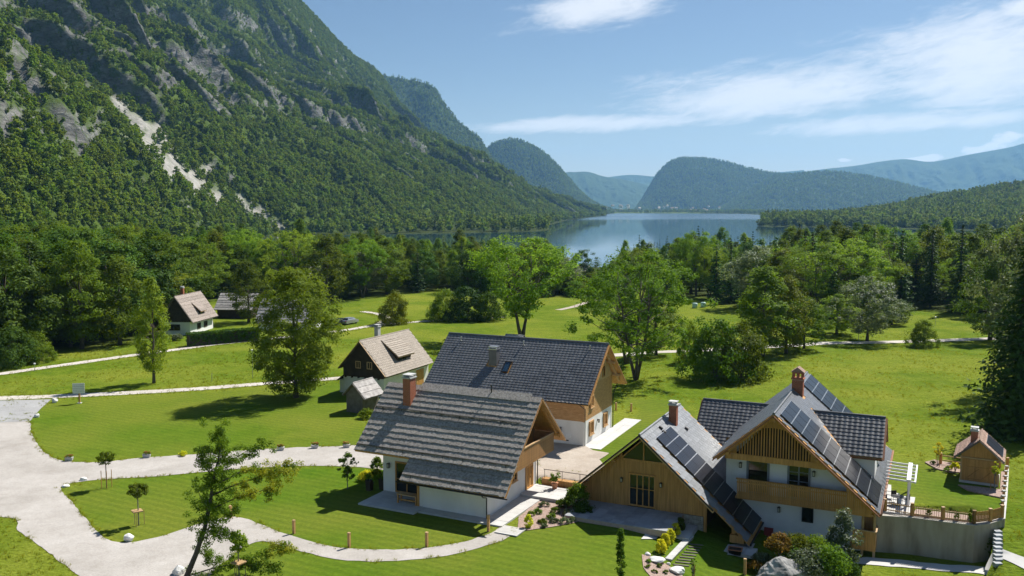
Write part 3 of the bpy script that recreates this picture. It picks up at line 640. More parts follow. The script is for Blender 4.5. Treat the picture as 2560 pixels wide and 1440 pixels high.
# right-hand wooded hill with its wooded point in the lake
hf = [(395, 1440, -5), (450, 1385, -4.5), (525, 1305, -4.5), (600, 1210, -4.5), (660, 1050, -4.5), (700, 850, -4.5), (820, 700, -4), (1000, 560, -3)]
hr = [rp(1905, 545, 1520), rp(2000, 543, 1680), rp(2110, 539, 1850), rp(2230, 520, 1950), rp(2330, 500, 2000), rp(2450, 481, 2000), rp(2580, 463, 1980), rp(2850, 430, 1900)]
hV = loft('wooded_hill', hf, hr, 220, 80, lambda t: .8 * t + .2 * t ** 2, 18, 1500, 'mountain', 37, None, 'low forested hill on the right shore with a wooded point')
FOREST.append(('lakeside_forest', 'unbroken forest on the hill and point at the right shore', [sow(*hV[:4], 22000, .7, 1.35, conif=.14, seed=5)]))
FOREST.append(('distant_forest', 'hazy forest on the mountains beyond the lake', [sow(*s1[:4], 11000, 1.0, 1.6, conif=.1, seed=6), sow(*s2[:4], 11000, 1.1, 1.8, conif=.1, seed=7), sow(*s3[:4], 22000, 1.2, 1.9, conif=.12, seed=8), sow(*s4[:4], 14000, 1.2, 1.9, conif=.12, seed=9)]))
# ---------------------------------------------------------------- trees: prototypes
def leaf_quads(C, Nrm, size, rg, asp=.55):
    n = len(C); Nrm = Nrm / (np.linalg.norm(Nrm, axis=1, keepdims=True) + 1e-9)
    a = np.cross(Nrm, rg.normal(size=(n, 3))); a /= np.linalg.norm(a, axis=1, keepdims=True) + 1e-9; b = np.cross(Nrm, a)
    s = size[:, None]
    V = np.stack([C - a * s, C + b * s * asp, C + a * s, C - b * s * asp], 1).reshape(-1, 3)
    return V, np.arange(n * 4).reshape(n, 4)
def crown_mesh(name, centers, radii, per, leaf, mat, rg, up=.5, flat=.75, out=None, asp=.55):
    k = len(centers); c = np.repeat(centers, per, 0); rr = np.repeat(radii, per); n = len(c)
    d = rg.normal(size=(n, 3)); d /= np.linalg.norm(d, axis=1, keepdims=True); rad = rg.random(n) ** .45
    off = d * (rr * rad)[:, None]; off[:, 2] *= flat
    Nrm = d * .8 + rg.normal(size=(n, 3)) * .55 + np.array([0, 0, up])
    if out is not None: Nrm = Nrm + np.repeat(out, per, 0) * .5
    V, Fq = leaf_quads(c + off, Nrm, leaf * rg.uniform(.65, 1.35, n), rg, asp)
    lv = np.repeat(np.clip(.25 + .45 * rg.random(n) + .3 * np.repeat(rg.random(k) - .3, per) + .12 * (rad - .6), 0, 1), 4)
    return npmesh(name, V, Fq, mat, {'lv': lv})
def broadleaf(seed, H, Wd, cb, ncl, per, leaf, mat, rc=1.0, shape='round', lean=(0, 0), trunk_r=None, bark='bark', limbs=18, forks=1, lump=.45, hollow=.35):
    rg = np.random.default_rng(seed); cents = []
    tr = trunk_r or H * .018
    while len(cents) < ncl:
        h = rg.random(); th = rg.random() * 2 * math.pi
        if shape == 'round': pr = math.sin(math.pi * min(1, (h * .92 + .06))) ** .6
        elif shape == 'ash': pr = (math.sin(math.pi * (h * .86 + .12)) ** .75) * (1.05 - .35 * h)
        elif shape == 'oval': pr = math.sin(math.pi * (h ** .8 * .93 + .05)) ** .8
        elif shape == 'vase': pr = (.35 + .75 * h) * math.sin(math.pi * (h ** 1.6 * .9 + .08)) ** .5
        elif shape == 'bush': pr = math.cos(h * math.pi / 2) ** .55
        else: pr = (1 - h) ** .8 + .05
        lumpv = 1 - lump + 2 * lump * float(vnoise(np.array([th * 1.5 + seed]), np.array([h * 4.3]), seed))
        r = Wd / 2 * pr * min(lumpv, 1.25); q = hollow + (1 - hollow) * rg.random() ** .6
        if rg.random() > .35 + .65 * pr: continue
        cents.append((r * q * math.cos(th) + lean[0] * h, r * q * math.sin(th) + lean[1] * h, cb + (H - cb) * h * (.97 + .06 * rg.random()) - rc * .4, q))
    cents = np.array(cents); rad = rc * rg.uniform(.6, 1.35, ncl)
    outd = cents[:, :3] - np.array([0, 0, cb + (H - cb) * .4]); outd /= np.linalg.norm(outd, axis=1, keepdims=True) + 1e-6
    crown = crown_mesh('crown', cents[:, :3], rad, per, leaf, mat, rg, out=outd)
    t = MB(); t.sm = True
    top = H * .82; kk = 7
    stems = []
    for f in range(forks):
        ph = 2 * math.pi * f / max(forks, 1) + rg.random(); sp = 0 if forks == 1 else Wd * .16
        pts = []
        for i in range(kk):
            u = i / (kk - 1)
            pts.append((lean[0] * u * .8 + math.cos(ph) * sp * u ** .8 + rg.normal() * .012 * H * u, lean[1] * u * .8 + math.sin(ph) * sp * u ** .8 + rg.normal() * .012 * H * u, top * u - .15))
        rr = [tr * (1.35 if i == 0 else 1) * (1 - .86 * (i / (kk - 1)) ** .9) / (forks ** .35) for i in range(kk)]
        t.tube(pts, rr, 7); stems.append(pts)
    order = rg.permutation(ncl)[:limbs]
    for c in order:
        p = stems[rg.integers(len(stems))]; e = Vector(cents[c, :3]); hz_ = max(cb * .75, min(e.z * .78, top * .9)) * rg.uniform(.72, .98)
        u = min(.97, hz_ / top); i = min(int(u * (kk - 1)), kk - 2); f = u * (kk - 1) - i
        s = Vector(p[i]).lerp(Vector(p[i + 1]), f); m_ = s.lerp(e, .5) + Vector((0, 0, -.10 * (e - s).length)); r0 = tr * .42 * (1 - .6 * u)
        t.tube([s, s.lerp(m_, .5) + Vector((0, 0, .04 * (e - s).length)), m_.lerp(e, .15), e], [r0, r0 * .75, r0 * .5, r0 * .15], 5, False)
    return t.mesh('trunk', bark), crown
def spruce(seed, H, Wd, mat='needle', cb=.06, layers=26, spray=1.0, dense=1.):
    rg = np.random.default_rng(seed); C = []; Nn = []; Sz = []
    for k in range(layers):
        u = (k + rg.random() * .5) / layers; z = H * (cb + (1 - cb) * u); L = Wd / 2 * (1 - u) ** .75 * rg.uniform(.75, 1.12) + .12; nb = max(4, int((9 - 4 * u) * dense))
        for b in range(nb):
            th = 2 * math.pi * (b + rg.random() * .8) / nb; Lb = L * rg.uniform(.65, 1.1); st = max(2, int(Lb / (.38 * spray)))
            for i in range(st):
                f = (i + .6) / st; r = Lb * f; dz = -.34 * Lb * f ** 1.3 + .12 * Lb * f ** 3
                for q in range(2):
                    C.append((r * math.cos(th) + rg.normal() * .09 * Lb * f, r * math.sin(th) + rg.normal() * .09 * Lb * f, z + dz + rg.normal() * .06))
                    Nn.append((math.cos(th) * .5 + rg.normal() * .5, math.sin(th) * .5 + rg.normal() * .5, .9 + rg.normal() * .25)); Sz.append((.30 + .2 * (1 - u)) * spray * rg.uniform(.7, 1.2))
    C = np.array(C); Nn = np.array(Nn); Sz = np.array(Sz)
    V, Fq = leaf_quads(C, Nn, Sz, rg, .5); n = len(C)
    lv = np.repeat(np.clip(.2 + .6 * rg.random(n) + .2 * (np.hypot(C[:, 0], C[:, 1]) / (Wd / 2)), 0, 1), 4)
    t = MB(); t.sm = True; t.tube([(0, 0, -.2), (0, 0, H * .5), (0, 0, H * .98)], [H * .016, H * .01, .02], 7)
    return t.mesh('trunk', 'bark'), npmesh('crown', V, Fq, mat, {'lv': lv})
def tree(name, proto, loc, scale=(1, 1, 1), rot=0., label=None, cat='tree', group=None, lift=0.):
    o = empty(name, (loc[0], loc[1], (gz(loc[0], loc[1]) if len(loc) < 3 else loc[2]) + lift), rot, label, cat, group)
    o.scale = scale if isinstance(scale, tuple) else (scale,) * 3
    inst('trunk', proto[0], o); inst('crown', proto[1], o); return o
P_ = {}
# mid-distance prototypes, unit scale in metres
P_['ash_a'] = broadleaf(101, 17, 11.5, 2.2, 200, 120, .155, 'leaf_ash', 1.0, 'ash', limbs=26)
P_['ash_full'] = broadleaf(117, 17, 11.5, 1.6, 350, 110, .15, 'leaf_ash', 1.05, 'round', limbs=26, hollow=.25, lump=.3)
P_['ash_b'] = broadleaf(102, 18, 14, 4.5, 190, 110, .155, 'leaf_ash', 1.05, 'vase', limbs=34, forks=2, hollow=.45)
P_['ash_c'] = broadleaf(103, 18, 16, 4.2, 165, 105, .15, 'leaf_ash', .95, 'round', limbs=34, forks=3, hollow=.5)
P_['round_a'] = broadleaf(104, 14, 10, 1.6, 130, 90, .18, 'leaf_green', 1.1, 'round', limbs=16)
P_['round_b'] = broadleaf(105, 15, 9, 2., 120, 90, .18, 'leaf_olive', 1.1, 'oval', limbs=16)
P_['round_c'] = broadleaf(106, 13, 10.5, 1.2, 130, 90, .18, 'leaf_deep', 1.15, 'round', limbs=14)
P_['oval_a'] = broadleaf(107, 18, 9.5, 2.2, 130, 90, .19, 'leaf_green', 1.15, 'oval', limbs=16)
P_['oval_b'] = broadleaf(108, 17, 8.5, 2.4, 120, 90, .185, 'leaf_ash', 1.1, 'ash', limbs=16)
P_['silver'] = broadleaf(109, 13, 11, 2.4, 140, 100, .155, 'leaf_silver', 1.0, 'round', limbs=20)
P_['bush_a'] = broadleaf(110, 5, 7, .2, 100, 90, .12, 'leaf_green', .8, 'bush', limbs=14, forks=4, trunk_r=.1)
P_['bush_b'] = broadleaf(111, 5, 6.5, .2, 100, 90, .12, 'leaf_olive', .8, 'bush', limbs=14, forks=4, trunk_r=.1)
P_['bush_c'] = broadleaf(112, 5, 6.5, .2, 100, 90, .12, 'leaf_deep', .8, 'bush', limbs=14, forks=4, trunk_r=.1)
P_['spruce_big'] = spruce(122, 17, 9.5, 'needle', .02, 40, .62, 1.9)
P_['spruce_a'] = spruce(120, 20, 7, 'needle'); P_['spruce_b'] = spruce(121, 18, 6, 'needle_green', layers=24)
# far forest prototypes
def farproto(seed, kind):
    rg = np.random.default_rng(seed)
    if kind == 'con': t, c = spruce(seed, 13, 5, 'needle_far', layers=9, spray=2.4, dense=.62)
    else:
        n = 16; h = rg.random(n); th = rg.random(n) * 6.283; r = 3.3 * np.sin(np.pi * (h * .8 + .12)) ** .7 * (.4 + .6 * rg.random(n))
        cc = np.stack([r * np.cos(th), r * np.sin(th), 1.4 + 8.2 * h], -1); c = crown_mesh('crown', cc, rg.uniform(1.2, 2.1, n), 15, .78, 'wood_far', rg, up=.6, asp=.75)
    return bpy.data.objects.new('far_tree_crown', c)
FARP = [farproto(200 + i, 'leaf') for i in range(5)] + [farproto(210 + i, 'con') for i in range(2)]
def forest_object(name, label, sets, protos, nleaf, ncon, cat='forest'):
    P = np.concatenate([s[0] for s in sets]); sc = np.concatenate([s[1] for s in sets]); con = np.concatenate([s[2] for s in sets]); n = len(P)
    rg = np.random.default_rng(n)
    me = bpy.data.meshes.new(name); me.vertices.add(n); me.vertices.foreach_set('co', P.astype(np.float32).ravel())
    ix = np.where(con, nleaf + rg.integers(0, max(ncon, 1), n), rg.integers(0, nleaf, n)).astype(np.int32)
    a = me.attributes.new('idx', 'INT', 'POINT'); a.data.foreach_set('value', ix)
    a = me.attributes.new('rz', 'FLOAT_VECTOR', 'POINT'); a.data.foreach_set('vector', np.stack([rg.normal(0, .05, n), rg.normal(0, .05, n), rg.random(n) * 6.283], -1).astype(np.float32).ravel())
    a = me.attributes.new('sc', 'FLOAT_VECTOR', 'POINT'); w = sc * rg.uniform(.85, 1.2, n); a.data.foreach_set('vector', np.stack([w, w, sc * rg.uniform(.85, 1.25, n)], -1).astype(np.float32).ravel())
    o = link(bpy.data.objects.new(name, me)); tag(o, label, cat, kind='stuff')
    ng = bpy.data.node_groups.new(name, 'GeometryNodeTree'); ng.interface.new_socket('Geometry', in_out='INPUT', socket_type='NodeSocketGeometry'); ng.interface.new_socket('Geometry', in_out='OUTPUT', socket_type='NodeSocketGeometry')
    N = ng.nodes; L = ng.links; gi = N.new('NodeGroupInput'); go = N.new('NodeGroupOutput'); ip = N.new('GeometryNodeInstanceOnPoints'); jn = N.new('GeometryNodeJoinGeometry')
    for p in reversed(protos):
        oi = N.new('GeometryNodeObjectInfo'); oi.inputs['Object'].default_value = p; oi.inputs['As Instance'].default_value = True; L.new(oi.outputs['Geometry'], jn.inputs[0])
    L.new(gi.outputs[0], ip.inputs['Points']); L.new(jn.outputs[0], ip.inputs['Instance']); ip.inputs['Pick Instance'].default_value = True
    for nm, ty, sk in (('idx', 'INT', 'Instance Index'), ('rz', 'FLOAT_VECTOR', 'Rotation'), ('sc', 'FLOAT_VECTOR', 'Scale')):
        na = N.new('GeometryNodeInputNamedAttribute'); na.data_type = ty; na.inputs['Name'].default_value = nm; L.new(na.outputs[0], ip.inputs[sk])
    L.new(ip.outputs[0], go.inputs[0])
    md = o.modifiers.new('forest', 'NODES'); md.node_group = ng
    return o
for nm, lb, sets in FOREST: forest_object(nm, lb, sets, FARP, 5, 2)
# ---------------------------------------------------------------- haze
ZTOP = 1010
hb = MB(); hb.box(-14000, 14000, -1200, 15600, -60, ZTOP)
haze = hb.mesh('haze', MAT.setdefault('haze', bpy.data.materials.new('haze')))
def mat_haze():
    m = MAT['haze']; m.use_nodes = True; N = m.node_tree.nodes; N.clear(); out = N.new('ShaderNodeOutputMaterial'); pv = N.new('ShaderNodeVolumePrincipled')
    pv.inputs['Color'].default_value = (.30, .60, 1.0, 1); pv.inputs['Density'].default_value = HAZE; pv.inputs['Anisotropy'].default_value = .2
    m.node_tree.links.new(pv.outputs[0], out.inputs['Volume'])
HAZE = 5.0e-5
mat_haze()
tag(link(bpy.data.objects.new('haze', haze)), 'thin blue summer haze filling the valley', 'haze', kind='stuff')
# ---------------------------------------------------------------- building helpers
V3 = Vector
def obx(mb, O, ax, n, u0, u1, d0, d1, z0, z1):
    O = V3(O); ax = V3(ax); n = V3(n); z = V3((0, 0, 1))
    return mb.hexa([O + ax * u + n * d + z * h for h in (z0, z1) for d in (d0, d1) for u in (u0, u1)])
def opening(parent, name, O, ax, w, h, fmat, gmat, fw=.09, mull=(), trans=(), depth=.10, sill=None, back=True, handle=False):
    ax = V3(ax); n = ax.cross(V3((0, 0, 1)))
    f = MB(); obx(f, O, ax, n, 0, fw, -.05, depth, 0, h); obx(f, O, ax, n, w - fw, w, -.05, depth, 0, h); obx(f, O, ax, n, fw, w - fw, -.05, depth, h - fw, h); obx(f, O, ax, n, fw, w - fw, -.05, depth, 0, fw)
    for m in mull: obx(f, O, ax, n, m - fw * .35, m + fw * .35, -.03, depth * .75, fw, h - fw)
    for t in trans: obx(f, O, ax, n, fw, w - fw, -.03, depth * .6, t - fw * .2, t + fw * .2)
    fo = f.build(name, fmat, parent)
    xs_ = [fw] + sorted(mull) + [w - fw]
    for a, b in zip(xs_[:-1], xs_[1:]): g = MB(); obx(g, O, ax, n, a, b, .012, .03, fw, h - fw); g.build('pane', gmat, fo)
    if sill: s = MB(); obx(s, O, ax, n, -.06, w + .06, -.02, depth + .06, -.07, 0); s.build('sill', sill, fo)
    if handle: hd = MB(); obx(hd, O, ax, n, w * .5 + .06, w * .5 + .10, depth, depth + .05, h * .45, h * .52); hd.build('handle', 'metal_dark', fo)
    return fo
def wall_lamp(parent, O, ax, s=1.):
    ax = V3(ax); n = ax.cross(V3((0, 0, 1))); m = MB(); obx(m, O, ax, n, -.05 * s, .05 * s, 0, .04, -.12 * s, .12 * s); obx(m, O, ax, n, -.02 * s, .02 * s, .03, .2 * s, .08 * s, .12 * s)
    obx(m, O, ax, n, -.13 * s, .13 * s, .08 * s, .32 * s, .04 * s, .09 * s); obx(m, O, ax, n, -.10 * s, .10 * s, .10 * s, .30 * s, -.34 * s, -.30 * s)
    for a in (-.1, .07):
        for b in (.1, .27): obx(m, O, ax, n, a * s, (a + .03) * s, b * s, (b + .03) * s, -.3 * s, .05 * s)
    o = m.build('wall_lamp', 'metal_dark', parent); g = MB(); obx(g, O, ax, n, -.07 * s, .07 * s, .13 * s, .27 * s, -.29 * s, .03 * s); g.build('lamp_glass', 'lamp_glass', o); return o
def chimney(parent, x0, x1, y0, y1, z0, z1, mat='brick', cap='concrete', hood=True):
    c = MB(); c.box(x0 + .012, x1 - .012, y0 + .012, y1 - .012, z0, z1); o = c.build('chimney', 'mortar' if mat == 'brick' else mat, parent)
    if mat == 'brick':
        b = MB(); ch = .085; k = int((z1 - z0) / ch)
        for i in range(k):
            z = z0 + i * ch; of = .11 if i % 2 else 0
            for (a0, a1, fx) in ((x0, x1, 0), (y0, y1, 1)):
                p = a0 - of
                while p < a1 - .02:
                    q0, q1 = max(p, a0), min(p + .21, a1); p += .22
                    if q1 - q0 < .03: continue
                    for s in (0, 1):
                        if fx == 0: yy = (y0, y0 + .05) if s == 0 else (y1 - .05, y1); b.box(q0, q1, *yy, z + .004, z + ch - .008)
                        else: xx = (x0, x0 + .05) if s == 0 else (x1 - .05, x1); b.box(*xx, q0 + .001, q1 - .001, z + .0045, z + ch - .0085)
        b.build('brickwork', 'brick', o, kind='stuff')
    m = MB(); m.box(x0 - .08, x1 + .08, y0 - .08, y1 + .08, z1, z1 + .09)
    if hood:
        for sx in (x0 + .05, x1 - .13):
            for sy in (y0 + .05, y1 - .13): m.box(sx, sx + .08, sy, sy + .08, z1 + .09, z1 + .26)
        m.box(x0 - .04, x1 + .04, y0 - .04, y1 + .04, z1 + .26, z1 + .34)
    m.build('chimney_cap', cap, o); return o
def roof_frame(O, a, b):
    a = V3(a).normalized(); b = V3(b).normalized(); n = a.cross(b)
    if n.z < 0: n = -n
    return V3(O), a, b, n
def tmat(O, a, b, n, u, v, h=0.):
    p = O + a * u + b * v + n * h; M = Matrix.Identity(4)
    for i, c in enumerate((a, b, n)): M[0][i], M[1][i], M[2][i] = c
    M[0][3], M[1][3], M[2][3] = p; return M
def tile_mesh(name, da, db, mat, style='flat', th=.03):
    m = MB()
    if style == 'roll':
        k = 6; L = db * 1.12; lo = []; 
        prof_ = [(da * i / k, .012 + .028 * (math.sin(2 * math.pi * i / k * 1.0 - .6) * .5 + .5)) for i in range(k + 1)]
        vs = [(x, 0, z - .01) for x, z in prof_] + [(x, L, z + .03) for x, z in prof_] + [(x, L, z - .005) for x, z in prof_]
        q = k + 1; fs = [(i, i + 1, q + i + 1, q + i) for i in range(k)] + [(q + i, q + i + 1, 2 * q + i + 1, 2 * q + i) for i in range(k)]
        m.add(vs, fs)
    else:
        g = .012; L = db * 1.06
        m.hexa([(g, 0, -.01), (da - g, 0, -.01), (g, L, .005), (da - g, L, .005), (g, 0, .012), (da - g, 0, .012), (g, L, .012 + th), (da - g, L, .012 + th)])
    me = bpy.data.meshes.new(name); me.from_pydata(m.v, [], m.f); me.materials.append(MAT[mat]); me.update()
    return me, m
def lay_tiles(parent, house, O, a, b, la, lb, da, db, mat, style='flat', keep=None, cap=300, name='roof_tile', th=.03, stagger=False, lift=.0):
    O, a, b, n = roof_frame(O, a, b); flip = a.cross(b).z < 0
    me, tm = tile_mesh(name, da, db, mat, style, th); spots = []
    Mw = house.matrix_world if False else Matrix.Translation(house.location) @ Matrix.Rotation(house.rotation_euler.z, 4, 'Z')
    nb = int(lb / db + .3)
    for j in range(nb):
        for i in range(-1 if stagger else 0, int(la / da + .3)):
            u = i * da + (da / 2 if stagger and j % 2 else 0); v = j * db
            if u < -.02 or u + da > la + .06: continue
            if keep and not keep(u + da / 2, v + db / 2): continue
            w = Mw @ (O + a * u + b * v); spots.append((w.length, u, v))
    spots.sort(); rest = MB()
    for q, (d, u, v) in enumerate(spots):
        M = tmat(O, a, b, n, u, v, lift + random.uniform(0, .004))
        if q < cap: inst(name, me, parent, M)
        else: rest.add([M @ V3(p) for p in tm.v], tm.f)
    if rest.v: rest.build(name + '_field', mat, parent, kind='stuff')
def solar(parent, O, a, b, na, nb, wa, wb, gap=.018, keep=None, lift=.14, fmat='metal_zinc'):
    O, a, b, n = roof_frame(O, a, b)
    f = MB(); t = .028; f.box(0, wa, 0, t, 0, .04); s2 = MB(); s2.box(0, wa, wb - t, wb, 0, .039); e2 = MB(); e2.box(0, .02, t, wb - t, 0, .038); e3 = MB(); e3.box(wa - .02, wa, t, wb - t, 0, .038); fm2 = s2.mesh('panel_frame', fmat); fe = e2.mesh('frame_side', 'metal_dark'); fe2 = e3.mesh('frame_side', 'metal_dark')
    c = MB(); c.box(.02, wa - .02, t, wb - t, .006, .032); fm = f.mesh('panel_frame', fmat); cm = c.mesh('cell_glass', 'solar_cell')
    for j in range(nb):
        for i in range(na):
            if keep and not keep(i, j): continue
            o = inst('solar_panel', cm, parent, tmat(O, a, b, n, i * (wa + gap), j * (wb + gap), lift)); inst('panel_frame', fm, o); inst('panel_frame', fm2, o); inst('frame_side', fe, o); inst('frame_side', fe2, o)
    r = MB()
    for i in range(na * 2): u = (i + .5) * (wa + gap) / 2; r.beam(O + a * u + n * (lift - .04), O + a * u + b * (nb * (wb + gap)) + n * (lift - .04), .05, .06, n)
    r.build('mounting_rail', 'metal_dark', parent)
def grid_solar():
    m = MAT['solar_cell']; N = m.node_tree.nodes; L = m.node_tree.links; b = N['Principled BSDF']; t = N.new('ShaderNodeTexCoord'); br = N.new('ShaderNodeTexBrick')
    br.offset = 0; br.inputs['Scale'].default_value = 1; br.inputs['Brick Width'].default_value = .17; br.inputs['Row Height'].default_value = .17; br.inputs['Mortar Size'].default_value = .006
    br.inputs['Color1'].default_value = (.010, .011, .017, 1); br.inputs['Color2'].default_value = (.013, .014, .021, 1); br.inputs['Mortar'].default_value = (.05, .052, .06, 1)
    L.new(t.outputs['Object'], br.inputs[0]); L.new(br.outputs[0], b.inputs['Base Color'])
grid_solar()
def vboards(y_of, x0, x1, zlo, zhi, bw=.14, y=0., th=.03, axis='x', hole=None, jit=.006):
    """vertical boards on a wall; zlo/zhi are functions of the coordinate along the wall"""
    m = MB(); x = x0; rr = random.Random(int(abs(x0 * 100)) + int(abs(y) * 10))
    while x < x1 - .02:
        e = min(x + bw - .012, x1); d = rr.uniform(0, jit)
        a0, a1, b0, b1 = zlo(x), zlo(e), zhi(x), zhi(e)
        segs = [(a0, a1, b0, b1)]
        if hole:
            hh = hole((x + e) / 2)
            if hh: segs = [(a0, a1, hh[0], hh[0]), (hh[1], hh[1], b0, b1)]
        for (p, q, r, s) in segs:
            if r - p > .03 and s - q > .0:
                if axis == 'x': m.hexa([(x, y - th - d, p), (e, y - th - d, q), (x, y, p), (e, y, q), (x, y - th - d, r), (e, y - th - d, s), (x, y, r), (e, y, s)])
                else: m.hexa([(y, x, p), (y, e, q), (y + th + d, x, p), (y + th + d, e, q), (y, x, r), (y, e, s), (y + th + d, x, r), (y + th + d, e, s)])
        x += bw
    return m
def hboards(x0, x1, z0, z1, bh=.18, y=0., th=.03, axis='x', clip=None):
    m = MB(); z = z0
    while z < z1 - .03:
        e = min(z + bh - .012, z1); a, b = (x0, x1) if clip is None else clip((z + e) / 2)
        if b - a > .05:
            if axis == 'x': m.box(a, b, y - th, y, z, e)
            else: m.box(y, y + th, a, b, z, e)
        z += bh
    return m
def shingle_courses(parent, O, a, b, la, lb, ex, mat, w=(.11, .20), name='shingle_course', keep=None, th=.045, seed=1, ragged=.04, over=1.35, base=0.):
    O, a, b, n = roof_frame(O, a, b); rr = random.Random(seed); k = max(1, int(round(lb / ex))); ex = lb / k
    for j in range(k):
        m = MB(); u = 0.
        while u < la - .02:
            wd = min(rr.uniform(*w), la - u); L = ex * over + rr.uniform(-ragged, ragged); v0 = j * ex - ex * (over - 1) ; v1 = v0 + L; g = .006
            if v0 < 0: v0 = 0
            if keep is None or keep(u + wd / 2, (j + .5) * ex):
                h0 = base + rr.uniform(.0, .008); h1 = base + th * .7 + rr.uniform(0, .02)
                P = lambda x, y, h: O + a * x + b * y + n * h
                m.hexa([P(u + g, v0, h0 - .01), P(u + wd - g, v0, h0 - .01), P(u + g, v1, h1), P(u + wd - g, v1, h1), P(u + g, v0, h0 + .012), P(u + wd - g, v0, h0 + .012), P(u + g, v1, h1 + th), P(u + wd - g, v1, h1 + th)])
            elif m.v: m.build(name, mat, parent); m = MB()
            u += wd
        if m.v: m.build(name, mat, parent)
def house(name, x, y, yaw, label, cat='house', z=0.): return empty(name, (x, y, z), R(yaw), label, cat)
def gpoly(zr, t, y0, y1, off=0.): return [(y0, zr - t * abs(y0) - off), (0, zr - off), (y1, zr - t * abs(y1) - off)]
def deck(parent, name, ax, zr, t, l, r, c0, c1, th, mat, drop=0.):
    """one sloped slab each side of the ridge, along axis ax"""
    for sgn, e in ((-1, l), (1, r)):
        if not e: continue
        k = MB(); k.prism([(0, zr - drop), (sgn * e, zr - t * e - drop), (sgn * e, zr - t * e - th - drop), (0, zr - th - drop)], ax, c0, c1); k.build(name, mat, parent)
def gutter(parent, p0, p1, r=.07, mat='metal_dark'):
    m = MB(); m.sm = True; m.tube([p0, p1], r, 8); return m.build('gutter', mat, parent, smooth=True)
def downpipe(parent, pts, r=.05, mat='metal_dark'):
    m = MB(); m.tube(pts, r, 7); return m.build('downpipe', mat, parent, smooth=True)
